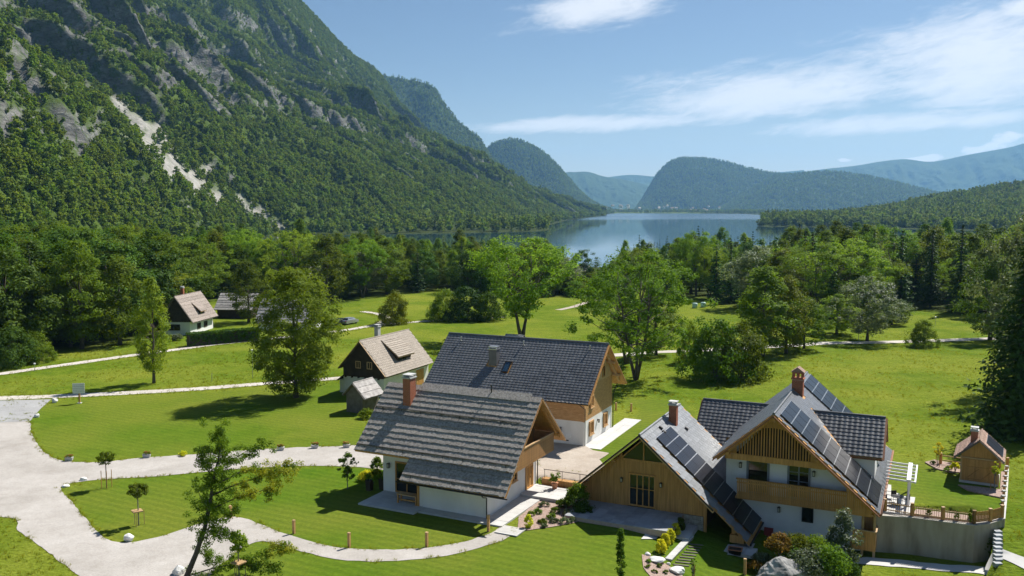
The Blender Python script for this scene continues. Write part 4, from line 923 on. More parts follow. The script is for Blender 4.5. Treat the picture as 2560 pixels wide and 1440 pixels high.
# ================================================================ shingle house (white, grey wooden shingles)
def build_shingle_house():
    h = house('shingle_house', 2.49, 73.76, -26.5, 'white house with long grey wooden shingle roof and slatted gable balcony')
    zr, t, L = 9.12, .93, 15.3; P = lambda Y: zr - t * abs(Y)
    w = MB(); w.box(-13.85, -2.4, -3.2, 4.05, -.3, 3.72); w.prism([(-3.2, 3.72), (-3.2, P(3.2) - .25), (0, zr - .25), (4.05, P(4.05) - .25), (4.05, 3.72)], 'x', -13.85, -13.55)
    w.box(-8.75, -2.4, -5.4, -3.2, -.3, 3.75); w.build('wall', 'plaster', h)
    g = vboards(None, -3.1, 4.0, lambda x: 3.72, lambda x: P(x) - .28, .16, -2.42, .03, 'y', hole=lambda x: (3.75, 5.7) if -.6 < x < 1.2 else None); g.build('gable_cladding', 'wood_brown', h, kind='stuff')
    b = MB(); b.prism([(-3.1, 3.72), (-3.1, P(3.1) - .3), (0, zr - .3), (4., P(4) - .3), (4., 3.72)], 'x', -2.9, -2.44); b.build('gable_wall', 'wood_dark', h)
    opening(h, 'balcony_door', (-2.40, -.6, 3.78), (0, 1, 0), 1.8, 1.95, 'wood_brown', 'glass_dark', .1, (.9,))
    # roof decks
    for nm, pts, x0, x1 in (('roof_deck', [(0, zr), (-5.34, P(5.34)), (-5.34, P(5.34) - .16), (0, zr - .2)], -L, 0), ('roof_deck', [(0, zr), (5.03, P(5.03)), (5.03, P(5.03) - .16), (0, zr - .2)], -L, 0),
                            ('lower_roof_deck', [(-4.9, P(4.9) - .10), (-6.87, P(6.87) - .10), (-6.87, P(6.87) - .26), (-4.9, P(4.9) - .26)], -9.64, 0)):
        m = MB(); m.prism(pts, 'x', x0, x1); m.build(nm, 'wood_warm', h)
    sl = math.hypot(1, t); bd = (0, -1, -t); O = (-L - .05, 0, zr + .01)
    notch = lambda u, v: not (2.66 < u < 3.45 and .95 < v < 2.3)
    shingle_courses(h, O, (1, 0, 0), bd, L + .1, 5.38 * sl, .56, 'shingle', keep=notch, seed=3)
    shingle_courses(h, (-9.7, -4.8, P(4.8) - .09), (1, 0, 0), bd, 9.75, 2.1 * sl, .56, 'shingle', seed=4)
    shingle_courses(h, (-L - .05, 0, zr + .01), (1, 0, 0), (0, 1, -t), L + .1, 5.06 * sl, .6, 'shingle', seed=5)
    rc = MB()
    x = -11.75
    while x < -1.0: e = x + random.uniform(.13, .2); rc.hexa([(x, -.55, zr - .36), (e - .01, -.55, zr - .36), (x, .12, zr + .2), (e - .01, .12, zr + .2), (x, -.55, zr - .32), (e - .01, -.55, zr - .32), (x, .12, zr + .24), (e - .01, .12, zr + .24)]); x = e
    rc.build('ridge_cap', 'shingle', h)
    for nm, Y, x0, x1, off in (('snow_guard', -2.2, -L + .1, -.9, 0), ('snow_guard', -5.12, -L + .1, -.4, 0), ('snow_guard', -6.65, -9.5, -.4, -.1)):
        m = MB(); m.tube([(x0, Y, P(Y) + .28 + off), (x1, Y, P(Y) + .28 + off)], .055, 6); o = m.build(nm, 'wood_grey', h)
        x = x0 + .8
        while x < x1: k = MB(); k.tube([(x, Y + .45, P(Y + .45 if Y < 0 else Y) + .05 + off), (x, Y + .02, P(Y) + .05 + off), (x, Y - .1, P(Y) + .10 + off), (x, Y - .1, P(Y) + .30 + off)], .025, 5); k.build('guard_bracket', 'metal_dark', o); x += 1.95
    chimney(h, -12.66, -11.9, -1.75, -.82, 7.3, 10.0)
    vp = MB(); vp.tube([(-4.7, -.1, zr - .1), (-4.7, -.1, zr + .62)], .055, 8); vp.tube([(-4.7, -.1, zr + .58), (-4.7, -.1, zr + .7)], .09, 8); vp.build('vent_pipe', 'metal_dark', h)
    # bargeboards and purlins at the gable
    for sg, e in ((-1, 5.3), (1, 5.0)):
        m = MB(); m.beam((-.04, 0, zr - .17), (-.04, sg * e, P(e) - .17), .06, .26, (1, 0, 0)); m.build('bargeboard', 'wood_new', h)
        m = MB(); m.beam((-.35, 0, zr - .32), (-.35, sg * (e - .6), P(e - .6) - .32), .16, .2, (1, 0, 0)); m.build('rafter', 'wood_warm', h)
    m = MB(); m.beam((-.04, -4.95, P(4.95) - .27), (-.04, -6.85, P(6.85) - .27), .06, .22, (1, 0, 0)); m.build('bargeboard', 'wood_brown', h)
    for Y in (-3.1, 0, 3.9): m = MB(); m.beam((-2.6, Y, P(Y) - .42), (-.1, Y, P(Y) - .42), .2, .24); m.build('purlin', 'wood_warm', h)
    # balcony
    f = MB(); f.box(-2.4, -.52, -3.3, 3.75, 3.70, 3.86); bf = f.build('balcony_floor', 'wood_brown', h)
    y = -4.05; sm = MB(); sm.box(0, .03, 0, .075, 0, 1); sme = {}
    while y < 3.6:
        zt = min(5.30, P(y) - .30); zb = 3.70
        if zt - zb > .1:
            k = round(zt, 2)
            if k not in sme: q = MB(); q.box(0, .03, 0, .078, 0, zt - zb); sme[k] = q.mesh('baluster', 'wood_new')
            inst('baluster', sme[k], h, loc=(-.5, y, zb))
        y += .135
    r = MB(); r.box(-.57, -.40, -3.4, 3.66, 5.30, 5.38); r.build('handrail', 'wood_pale', h); r = MB(); r.box(-.545, -.50, -3.9, 3.62, 3.85, 3.95); r.box(-.545, -.50, -3.4, 3.62, 4.6, 4.68); r.build('rail', 'wood_new', h)
    r = MB(); r.box(-2.4, -.5, 3.60, 3.64, 3.72, 5.3); r.build('balcony_side', 'wood_new', h)
    # openings
    d = opening(h, 'front_door', (-2.4, 1.82, .32), (0, 1, 0), 1.5, 2.1, 'wood_warm', 'wood_brown', .16, (.75,), handle=True)
    opening(h, 'window', (-2.4, -1.0, 1.75), (0, 1, 0), 1.1, 1.15, 'wood_new', 'glass_dark', .12, (.55,), sill='wood_pale')
    opening(h, 'terrace_door', (-12.55, -3.2, .2), (1, 0, 0), 3.6, 2.75, 'wood_warm', 'glass_dark', .14, (1.2, 2.4), (1.2,))
    wall_lamp(h, (-13.2, -3.2, 2.6), (1, 0, 0), .95)
    m = MB(); m.box(-8.9, -8.72, -5.5, -5.32, .1, 3.2); m.build('post', 'wood_warm', h)
    m = MB(); m.hexa([(-8.80, -5.3, .12), (-8.74, -5.3, .12), (-8.80, -3.2, .12), (-8.74, -3.2, .12), (-8.80, -5.3, 3.1), (-8.74, -5.3, 3.1), (-8.80, -3.2, 3.1), (-8.74, -3.2, 3.1)]); m.build('side_panel', 'wood_warm', h)
    sf = MB(); x = -13.9
    while x < -9.7: sf.hexa([(x, -5.2, P(5.2) - .22), (x + .12, -5.2, P(5.2) - .22), (x, -3.2, P(5.2) - .12), (x + .12, -3.2, P(5.2) - .12), (x, -5.2, P(5.2) - .18), (x + .12, -5.2, P(5.2) - .18), (x, -3.2, P(5.2) - .08), (x + .12, -3.2, P(5.2) - .08)]); x += .16
    sf.build('soffit', 'wood_warm', h)
    gutter(h, (-10.0, -6.95, P(6.87) - .22), (.25, -6.95, P(6.87) - .22)); gutter(h, (-L, 5.1, P(5.03) - .12), (.3, 5.1, P(5.03) - .12))
    downpipe(h, [(-2.05, -6.9, P(6.87) - .25), (-2.15, -6.4, P(6.87) - .6), (-2.3, -5.52, P(6.87) - .9), (-2.3, -5.52, .1)])
    downpipe(h, [(-2.2, 5.05, P(5.03) - .2), (-2.3, 4.15, P(5.03) - .7), (-2.3, 4.15, .3)])
    return h
HA = build_shingle_house()
# ================================================================ black-tiled house
def build_tiled_house():
    h = house('black_tiled_house', 10.13, 93.0, -25.1, 'long house with black tiled roof, white ground floor and timber upper gable')
    zr, t, L, vw, zm, zb = 10.71, .85, 19.1, 4.35, 3.27, .2; P = lambda Y: zr - t * abs(Y)
    w = MB(); w.box(-18, -1.05, -vw, vw, zb, zm); w.build('wall', 'plaster', h)
    u = MB(); u.prism([(-vw, zm), (-vw, P(vw) - .2), (0, zr - .2), (vw, P(vw) - .2), (vw, zm)], 'x', -18, -1.08); u.build('upper_wall', 'wood_brown', h)
    cl = hboards(-18, -1.02, zm - .03, 5.75, .19, -vw - .001, .035, 'x'); cl.build('front_cladding', 'wood_new', h, kind='stuff')
    cg = hboards(-vw, vw, zm - .03, 6.75, .19, -1.075, .035, 'y', clip=lambda z: (max(-vw - .03, -(zr - .25 - z) / t), min(vw + .03, (zr - .25 - z) / t))); cg.build('gable_cladding', 'wood_new', h, kind='stuff')
    vg = vboards(None, -vw, vw, lambda x: 6.72, lambda x: max(6.73, P(x) - .25), .2, -.98, .04, 'y'); vg.build('gable_top_cladding', 'wood_pale', h, kind='stuff')
    vb = MB(); vb.prism([(-4.5, 6.72), (0, zr - .27), (4.5, 6.72)], 'x', -1.07, -.985); vb.build('gable_top', 'wood_brown', h)
    deck(h, 'roof_deck', 'x', zr, t, 6.05, 6.05, -L, 0, .22, 'wood_warm', .03)
    sl = math.hypot(1, t)
    keep = lambda u_, v: not (6.5 < u_ < 7.7 and 3.35 < v < 4.35) and not (8.35 < u_ < 9.2 and 3.4 < v < 5.0)
    lay_tiles(h, h, (-L - .03, -.02, zr - .01), (1, 0, 0), (0, -1, -t), L + .06, 6.1 * sl, .425, .335, 'tile_black', 'roll', keep=keep)
    bk = MB(); bk.prism([(.05, zr + .0), (6.08, P(6.08)), (6.08, P(6.08) + .05), (.05, zr + .05)], 'x', -L, .02); bk.build('rear_roof', 'tile_black', h)
    rc = MB(); rc.tube([(-L, 0, zr + .02), (.03, 0, zr + .02)], .12, 8); rc.build('ridge_cap', 'tile_black', h)
    for sg in (-1, 1):
        m = MB(); m.beam((-.0, 0, zr - .14), (-.0, sg * 6.02, P(6.02) - .14), .07, .30, (1, 0, 0)); m.build('bargeboard', 'wood_new' if sg > 0 else 'wood_warm', h)
        m = MB(); m.beam((-.55, 0, zr - .34), (-.55, sg * 5.3, P(5.3) - .34), .18, .22, (1, 0, 0)); m.build('rafter', 'wood_pale', h)
    for Y in (-4.2, -2.2, 0, 2.2, 4.2): m = MB(); m.beam((-1.2, Y, P(Y) - .44), (-.05, Y, P(Y) - .44), .2, .24); m.build('purlin', 'wood_pale', h)
    m = MB(); m.box(-1.12, -.98, -vw - .1, -vw + .12, zm - .05, 5.6); m.build('corner_post', 'wood_new', h)
    for Y, z, w_, hh in ((-2.95, 1.5, 1.25, 1.45), (1.42, 1.45, 1.25, 1.45), (-2.75, 4.35, 1.0, 1.3)): opening(h, 'window', (-1.05, Y, z), (0, 1, 0), w_, hh, 'wood_new', 'wood_brown' if z < 3 else 'glass_dark', .17, (w_ / 2,), sill='wood_pale', depth=.14)
    opening(h, 'window', (-.95, .75, 6.95), (0, 1, 0), .8, 1.25, 'wood_brown', 'glass_dark', .1)
    wall_lamp(h, (-1.05, -.35, 2.6), (0, 1, 0), .8); wall_lamp(h, (-3.6, -vw, 2.35), (1, 0, 0), 1.0)
    m = MB(); m.box(-3.0, -2.4, -vw - .09, -vw, 1.45, 1.8); m.build('meter_box', 'metal_white', h)
    c = chimney(h, -12.5, -11.55, -3.15, -2.35, 7.3, 9.75, 'tile_black', 'metal_zinc')
    s = MB(); O, a, b, n = roof_frame((-L, 0, zr), (1, 0, 0), (0, -1, -t)); 
    def rb(u0, u1, v0, v1, h0, h1): return [O + a * uu + b * vv + n * hh for hh in (h0, h1) for vv in (v0, v1) for uu in (u0, u1)]
    for q in ((8.4, 9.15, 3.45, 3.55), (8.4, 9.15, 4.85, 4.95)): s.hexa(rb(*q, .0, .12))
    for q in ((8.4, 8.48, 3.55, 4.85), (9.07, 9.15, 3.55, 4.85)): s.hexa(rb(*q, .0, .12))
    so = s.build('skylight', 'metal_dark', h); g = MB(); g.hexa(rb(8.48, 9.07, 3.55, 4.85, .03, .07)); g.build('pane', 'glass_blue', so)
    for x in (-17.1, -9.4, -1.75): v = MB(); z = P(.78); v.tube([(x, -.78, z - .1), (x, -.78, z + .42)], .05, 8); v.tube([(x, -.78, z + .4), (x, -.78, z + .52)], .10, 8); v.build('vent_pipe', 'metal_zinc', h)
    gutter(h, (-L, -6.15, P(6.05) - .1), (.05, -6.15, P(6.05) - .1), .08); gutter(h, (-L, 6.15, P(6.05) - .1), (.05, 6.15, P(6.05) - .1), .08)
    downpipe(h, [(-1.0, -6.1, P(6.05) - .15), (-1.0, -5.4, P(6.05) - .5), (-.92, -vw - .08, P(6.05) - 1.0), (-.92, -vw - .08, .62)])
    downpipe(h, [(-1.0, 6.1, P(6.05) - .15), (-.95, 5.2, P(6.05) - .6), (-.92, vw + .05, P(6.05) - 1.0), (-.92, vw + .05, .62)])
    return h
HB = build_tiled_house()
# ================================================================ timber barn wing with solar panels
def build_wing():
    h = house('timber_wing', 10.24, 70.64, -25.4, 'timber-clad gable building with grey metal roof and solar panels down to the ground')
    zr, t, vl, vr, Y1, yw = 6.75, .88, 5.92, 8.81, 12.54, 1.36; P = lambda X: zr - t * abs(X)
    core = MB(); core.prism([(-5.25, -1.3), (5.0, -1.3), (5.0, P(5.0) - .3), (2.15, P(2.15) - .3), (1.25, 4.2), (-1.5, 4.2), (-2.2, P(2.2) - .3), (-5.25, P(5.25) - .3)], 'y', yw + .25, 12.2); core.build('core_wall', 'wood_dark', h)
    dw = lambda x: -1.26 < x < 1.04
    tw = lambda x: (4.28, max(4.29, P(x) - .52)) if -1.85 < x < 1.62 else None
    cl = vboards(None, -5.35, 5.02, lambda x: .42 if dw(x) else (.18 if x < 2.6 else .36), lambda x: (P(x) - .26), .135, yw, .035, 'x', hole=lambda x: ((.42, 3.16) if dw(x) else None))
    def cut():
        m = MB(); x = -5.35; rr = random.Random(5); bw = .135
        while x < 5.02:
            e = min(x + bw - .012, 5.02); d = rr.uniform(0, .01); lo = 3.2 if dw((x + e) / 2) else (.18 if x < 2.6 else .36)
            tops = [(lo, P(x) - .26, P(e) - .26)]
            xm = (x + e) / 2
            if -1.85 < xm < 1.62: tops = [(lo, 4.25, 4.25)]
            for l_, a_, b_ in tops:
                if a_ > l_ and b_ > l_: m.hexa([(x, yw - .035 - d, l_), (e, yw - .035 - d, l_), (x, yw, l_), (e, yw, l_), (x, yw - .035 - d, a_), (e, yw - .035 - d, b_), (x, yw, a_), (e, yw, b_)])
            x += bw
        return m
    cut().build('board_cladding', 'wood_brown', h, kind='stuff')
    bk = MB(); bk.prism([(-5.3, .1), (-1.3, .1), (-1.3, 3.18), (1.06, 3.18), (1.06, .1), (4.98, .1), (4.98, P(4.98) - .3), (1.72, P(1.72) - .3), (1.72, 4.22), (-1.9, 4.22), (-1.9, P(1.9) - .3), (-5.3, P(5.3) - .3)], 'y', yw + .002, yw + .22); bk.build('wall_backing', 'wood_dark', h)
    pl = MB(); rr = random.Random(8)
    for j in range(5):
        x = 1.9 + rr.uniform(-.2, .1) if j < 3 else 2.5
        while x < 5.0: e = min(x + rr.uniform(.25, .6), 5.0); pl.box(x, e - .02, yw - .09 - rr.uniform(0, .03), yw + .1, -1.25 + j * .32, -1.25 + (j + 1) * .32 - .02); x = e
    pl.build('stone_plinth', 'stone_wall', h, kind='stuff')
    opening(h, 'french_door', (-1.26, yw - .03, .42), (1, 0, 0), 2.3, 2.76, 'wood_warm', 'glass_dark', .13, (.72, 1.22, 1.74), (1.5,), handle=True)
    # triangular gable window
    f = MB(); f.beam((-1.95, yw - .02, 4.25), (1.72, yw - .02, 4.25), .12, .16); f.beam((-1.85, yw - .02, 4.4), (-.02, yw - .02, P(0) - .62), .1, .1); f.beam((1.65, yw - .02, 4.4), (-.02, yw - .02, P(0) - .62), .1, .1); f.beam((-.02, yw - .02, 4.3), (-.02, yw - .02, 6.0), .09, .1)
    fo = f.build('gable_window', 'wood_brown', h); g = MB(); g.prism([(-1.8, 4.3), (-.02, P(0) - .72), (1.6, 4.3)], 'y', yw + .0, yw + .02); g.build('pane', 'glass_dark', fo)
    wall_lamp(h, (-1.85, yw - .04, 2.6), (1, 0, 0), .85); wall_lamp(h, (1.5, yw - .04, 2.6), (1, 0, 0), .85)
    # roof
    sl = math.hypot(1, t)
    k = MB(); k.prism([(0, zr), (-vl, P(vl)), (-vl, P(vl) - .2), (0, zr - .22)], 'y', 0, Y1); k.build('roof_deck', 'wood_warm', h)
    k = MB(); k.prism([(0, zr), (6.05, P(6.05)), (6.05, P(6.05) - .2), (0, zr - .22)], 'y', 0, Y1); k.build('roof_deck', 'wood_warm', h)
    k = MB(); k.prism([(6.05, P(6.05) - .02), (vr, P(vr) - .02), (vr, P(vr) - .2), (6.05, P(6.05) - .2)], 'y', .55, 6.6); k.build('roof_deck', 'wood_warm', h)
    kp = lambda u, v: not (u > 1.95 and u < 6.1 and .95 * sl < v) and not (7.3 < u < 8.2 and .3 < v < 1.35) and (v < 6.05 * sl or (.55 < u < 6.4))
    lay_tiles(h, h, (0, 0, zr + .01), (0, 1, 0), (1, 0, -t), Y1, vr * sl, .57, .44, 'tile_grey', 'flat', keep=kp, stagger=True, th=.035)
    lay_tiles(h, h, (0, Y1, zr + .01), (0, -1, 0), (-1, 0, -t), Y1, vl * sl, .57, .44, 'tile_grey', 'flat', cap=0, stagger=True, th=.02)
    rc = MB(); rc.tube([(0, -.02, zr + .01), (0, Y1, zr + .01)], .11, 8); rc.build('ridge_cap', 'tile_grey', h)
    for sg, e in ((-1, 5.9), (1, 6.05)):
        m = MB(); m.beam((0, .0, zr - .16), (sg * e, .0, P(e) - .16), .06, .28, (0, 1, 0)); m.build('bargeboard', 'wood_pale', h)
        m = MB(); m.beam((0, -.04, zr - .02), (sg * e, -.04, P(e) - .02), .10, .14, (0, 1, 0)); m.build('verge_flashing', 'metal_dark', h)
    m = MB(); m.beam((6.05, .58, P(6.05) - .14), (vr, .58, P(vr) - .14), .06, .24, (0, 1, 0)); m.build('bargeboard', 'wood_warm', h)
    for X in (-4.9, -2.2, 2.2, 4.6): m = MB(); m.beam((X, .05, P(X) - .45), (X, 1.5, P(X) - .45), .2, .22); m.build('purlin', 'wood_brown', h)
    m = MB(); m.box(5.02, 5.24, yw - .1, yw + .12, -1.2, P(5.15) - .3); m.build('post', 'wood_brown', h)
    m = MB(); m.box(7.3, 7.6, 1.0, 1.3, -1.3, P(7.5) - .25); m.box(7.2, 8.3, .8, 1.2, -1.2, P(8.0) - .3) ; m.build('post', 'wood_brown', h)
    cw = MB(); cw.prism([(-1.5, 4.25), (1.3, 4.25), (.1, 5.6)], 'y', yw + .6, yw + .64); cw.build('curtain', 'curtain', h)
    gutter(h, (vr + .08, .4, P(vr) - .06), (vr + .08, 6.7, P(vr) - .06), .08)
    rw = MB(); rw.box(5.3, 8.2, 6.4, 6.6, -1.3, P(8.2) - .3); rw.build('side_wall', 'wood_dark', h)
    solar(h, (.76, 1.95, P(.76)), (0, 1, 0), (1, 0, -t), 2, 10, 2.05, 1.035)
    chimney(h, .35, 1.02, 7.42, 8.02, 5.9, 7.75)
    for x, y in ((.42, 4.35), (1.5, 8.75), (.75, 4.2)):
        v = MB(); v.hexa([(x - .12, y - .14, P(x) + .0), (x + .2, y - .14, P(x + .2)), (x - .12, y + .14, P(x)), (x + .2, y + .14, P(x + .2)), (x + .02, y - .1, P(x) + .22), (x + .3, y - .1, P(x) + .06), (x + .02, y + .1, P(x) + .22), (x + .3, y + .1, P(x) + .06)]); v.build('roof_vent', 'metal_dark', h)
    return h
HC = build_wing()
# ================================================================ large chalet
def build_chalet():
    h = house('large_chalet', 20.73, 69.73, -25.4, 'large white and timber chalet with slate roof, dormers, solar panels and front balcony', z=-1.45); h.scale = (1.058,) * 3
    zr, t, vl, vr, Y1, yw, g0 = 9.59, .87, 4.51, 7.58, 18.8, 2.2, -1.5; P = lambda X: zr - t * abs(X)
    w = MB(); w.prism([(-3.9, g0), (6.2, g0), (6.2, P(6.2) - .3), (0, zr - .3), (-3.9, P(3.9) - .3)], 'y', yw, Y1 - .8); w.build('wall', 'plaster', h)
    # gable truss panel with arched slatted opening
    yp = .95; ca, ra, rz = -.15, 2.75, 2.25
    def arch(x):
        q = 1 - ((x - ca) / ra) ** 2; return 6.02 + rz * math.sqrt(q) if q > 0 else 0
    pan = MB(); x = -3.7; bw = .14
    while x < 3.7:
        e = x + bw - .012; xm = (x + e) / 2; lo = max(5.95, arch(xm)); a_, b_ = P(x) - .3, P(e) - .3
        if a_ > lo + .02 and b_ > lo + .02: pan.hexa([(x, yp, lo), (e, yp, lo), (x, yp + .06, lo), (e, yp + .06, lo), (x, yp, a_), (e, yp, b_), (x, yp + .06, a_), (e, yp + .06, b_)])
        x += bw
    pan.build('gable_cladding', 'wood_warm', h, kind='stuff')
    bb = MB(); bb.box(-3.75, 3.75, yp - .03, yp + .09, 5.52, 5.98); bb.build('tie_beam', 'wood_warm', h)
    vo = MB(); vo.prism([(-3.3, 5.55), (3.3, 5.55), (0, zr - .45)], 'y', yw - .25, yw - .02); vo.build('gable_back', 'wood_dark', h)
    x = ca - ra + .2
    while x < ca + ra - .1:
        zt = arch(x); 
        if zt > 6.2: q = MB(); q.box(x, x + .085, yp + .01, yp + .05, 5.98, zt + .02); q.build('gable_slat', 'wood_warm', h)
        x += .205
    # balcony
    f = MB(); f.box(-2.9, 7.2, .92, yw, 2.45, 2.62); f.build('balcony_floor', 'wood_brown', h)
    bm_ = {}
    def bal(x, zt, zb, y_):
        k = (round(zt - zb, 2)); 
        if k not in bm_: q = MB(); q.box(0, .105, 0, .028, 0, zt - zb); bm_[k] = q.mesh('baluster', 'wood_warm')
        inst('baluster', bm_[k], h, loc=(x, y_, zb))
    x = -2.75
    while x < 5.2: bal(x, 4.0, 2.5, .86); x += .135
    r = MB(); r.box(-2.85, 5.3, .78, .97, 4.0, 4.09); r.build('handrail', 'wood_warm', h); r = MB(); r.box(-2.8, 5.2, .89, .94, 2.7, 2.8); r.box(-2.8, 5.2, .89, .94, 3.7, 3.8); r.build('rail', 'wood_warm', h)
    x = 5.22; sp = MB()
    while x < 7.0: e = x + .128; sp.hexa([(x, .86, 2.42), (e, .86, 2.42), (x, .9, 2.42), (e, .9, 2.42), (x, .86, P(x) - .3), (e, .86, P(e) - .3), (x, .9, P(x) - .3), (e, .9, P(e) - .3)]); x += .14
    sp.build('eaves_cladding', 'wood_warm', h, kind='stuff')
    # lower side deck
    f = MB(); f.box(5.5, 7.3, 1.0, 9.0, -.15, .0); f.build('deck_floor', 'wood_brown', h)
    x = 5.72
    while x < 7.25: q = MB(); q.box(x, x + .12, .98, 1.01, -.18, 1.25); q.build('deck_board', 'wood_warm', h); x += .132
    y = 1.0
    while y < 9.0: q = MB(); q.box(7.3, 7.33, y, y + .12, -.18, 1.25); q.build('deck_board', 'wood_new', h); y += .132
    r = MB(); r.box(5.7, 7.38, .94, 1.06, 1.25, 1.33); r.box(7.24, 7.40, 1.07, 9.0, 1.25, 1.33); r.build('deck_rail', 'wood_pale', h)
    for X, Y in ((7.12, 1.12), (6.3, 1.25), (7.12, 5.0), (7.12, 8.8)): m = MB(); m.box(X, X + .18, Y, Y + .18, -1.6, P(X) - .4); m.build('post', 'wood_pale', h)
    m = MB(); m.box(5.5, 7.3, 2.9, 3.0, 0, 2.4); m.build('deck_back_wall', 'wood_brown', h)
    # openings
    opening(h, 'balcony_door', (-2.3, yw, 2.62), (1, 0, 0), 1.75, 2.8, 'frame_grey', 'glass_dark', .16, ())
    opening(h, 'balcony_door', (.8, yw, 2.62), (1, 0, 0), 1.7, 2.75, 'frame_grey', 'glass_dark', .15, (.85,), (.7, 1.4, 2.1))
    opening(h, 'window', (1.95, yw, .92), (1, 0, 0), .85, 1.2, 'metal_dark', 'glass_dark', .06)
    for X, z in ((-2.75, 4.9), (2.75, 4.9), (.25, 1.75)): wall_lamp(h, (X, yw, z), (1, 0, 0), .9)
    # roof
    sl = math.hypot(1, t)
    deck(h, 'roof_deck', 'y', zr, t, vl, vr, 0, Y1, .2, 'wood_warm')
    near = lambda u: .7 < u < 6.1
    dorm = lambda u, v: (v / sl > 1.35 + abs(u - 9.3) * .98) and abs(u - 9.3) < 2.9 and v / sl < 6.75
    kp = lambda u, v: not (near(u) and .22 * sl < v < 7.35 * sl) and not dorm(u, v) and not (10.0 < u < 10.95 and .1 < v < 1.2)
    lay_tiles(h, h, (0, 0, zr + .01), (0, 1, 0), (1, 0, -t), Y1, vr * sl, .52, .40, 'tile_slate', 'flat', keep=kp, stagger=True, th=.032)
    lay_tiles(h, h, (0, Y1, zr + .01), (0, -1, 0), (-1, 0, -t), Y1, vl * sl, .52, .40, 'tile_slate', 'flat', cap=300, stagger=True, th=.018)
    rc = MB(); rc.tube([(0, -.02, zr + .01), (0, Y1, zr + .01)], .1, 8); rc.build('ridge_cap', 'tile_slate', h)
    for sg, e in ((-1, vl), (1, vr)):
        m = MB(); m.beam((0, -.03, zr - .16), (sg * e, -.03, P(e) - .16), .06, .34, (0, 1, 0)); m.build('bargeboard', 'fascia_red', h)
        m = MB(); m.beam((0, .3, zr - .36), (sg * (e - .3), .3, P(e - .3) - .36), .16, .2, (0, 1, 0)); m.build('rafter', 'wood_warm', h)
    for X in (-3.4, 0, 3.2, 6.0): m = MB(); m.beam((X, .0, P(X) - .48), (X, 2.3, P(X) - .48), .22, .26); m.build('purlin', 'wood_warm', h)
    m = MB(); m.box(vr - .02, vr + .05, 0, Y1, P(vr) - .2, P(vr) + .02); m.build('eaves_board', 'fascia_red', h)
    gutter(h, (vr + .1, 0, P(vr) - .02), (vr + .1, Y1, P(vr) - .02), .075, 'fascia_red')
    solar(h, (.28, .8, P(.28)), (0, 1, 0), (1, 0, -t), 3, 9, 1.72, 1.02, lift=.12)
    solar(h, (.25, 13.4, P(.25)), (0, 1, 0), (1, 0, -t), 3, 5, 1.72, 1.02, lift=.12)
    # brick chimney with a little gabled hood
    x0, x1, y0, y1, zt = -.15, .75, 10.1, 10.9, 10.45
    c = chimney(h, x0, x1, y0, y1, 8.6, zt, cap='brick', hood=False)
    k = MB()
    for xx in (x0, x0 + .37, x1 - .16): k.box(xx, xx + .16, y0, y0 + .16, zt + .09, zt + .5); k.box(xx, xx + .16, y1 - .16, y1, zt + .09, zt + .5)
    k.box(x0, x1, y0, y1, zt + .5, zt + .62); k.build('hood_pier', 'brick', c)
    k = MB(); k.prism([(x0 - .12, zt + .62), (x1 + .12, zt + .62), ((x0 + x1) / 2, zt + 1.05)], 'y', y0 - .1, y1 + .1); k.build('hood_roof', 'tile_red', c)
    # dormers
    def dormer(sg, yr, z_r, half, xo, td):
        cs = MB(); xin = (zr - z_r) / t * sg
        zw = z_r - td * (half - .35)
        cs.prism([(yr - half + .35, 2.2), (yr - half + .35, zw), (yr, z_r - .15), (yr + half - .35, zw), (yr + half - .35, 2.2)], 'x', min(xin, sg * (xo - .55)), max(xin, sg * (xo - .55))); d = cs.build('dormer', 'plaster', h)
        for s in (-1, 1):
            k = MB(); ye = yr + s * half; ze = z_r - td * half; xe = sg * xo; xi = sg * max(0.6, (zr - z_r) / t - .3); xi2 = sg * max((zr - ze) / t - .2, 1.)
            pts = [(xi, yr, z_r), (xe, yr, z_r), (xe, ye, ze), (xi2, ye, ze)]
            k.add([(a_, b_, c_) for a_, b_, c_ in pts] + [(a_, b_, c_ - .14) for a_, b_, c_ in pts], [(0, 1, 2, 3), (4, 5, 6, 7), (0, 1, 5, 4), (1, 2, 6, 5), (2, 3, 7, 6), (3, 0, 4, 7)]); k.build('dormer_deck', 'wood_brown', d)
            la = abs(xe - xi2 if abs(xe - xi2) > abs(xe - xi) else xe - xi); sd = math.hypot(1, td)
            keepd = lambda u, v, s=s: (xo - u) > ((zr - (z_r - td * v / sd)) / t) - .15
            lay_tiles(d, h, (xe, yr, z_r + .02), (-sg, 0, 0), (0, s, -td), la + .3, half * sd, .40, .36, 'tile_black', 'roll', keep=keepd, cap=150 if s < 0 else 0)
            m = MB(); m.beam((xe + sg * .02, yr, z_r - .08), (xe + sg * .02, ye, ze - .08), .05, .24, (1, 0, 0)); m.build('bargeboard', 'fascia_red', d)
            m = MB(); m.beam((xi2, ye, ze - .08), (xe, ye, ze - .08), .05, .16); m.build('eaves_board', 'fascia_red', d)
        rc_ = MB(); rc_.tube([(xi, yr, z_r + .03), (sg * xo, yr, z_r + .03)], .1, 8); rc_.build('ridge_cap', 'tile_black', d)
        m = MB(); m.box(min(sg * (xo - .56), sg * (xo - .52)), max(sg * (xo - .56), sg * (xo - .52)), yr - .8, yr + .8, z_r - 2.6, z_r - .9); m.build('dormer_window', 'glass_dark', d)
        return d
    dormer(1, 9.3, 8.05, 3.1, 7.35, .85); dormer(-1, 12.8, 7.45, 4.0, 8.3, .85)
    return h
HD = build_chalet()
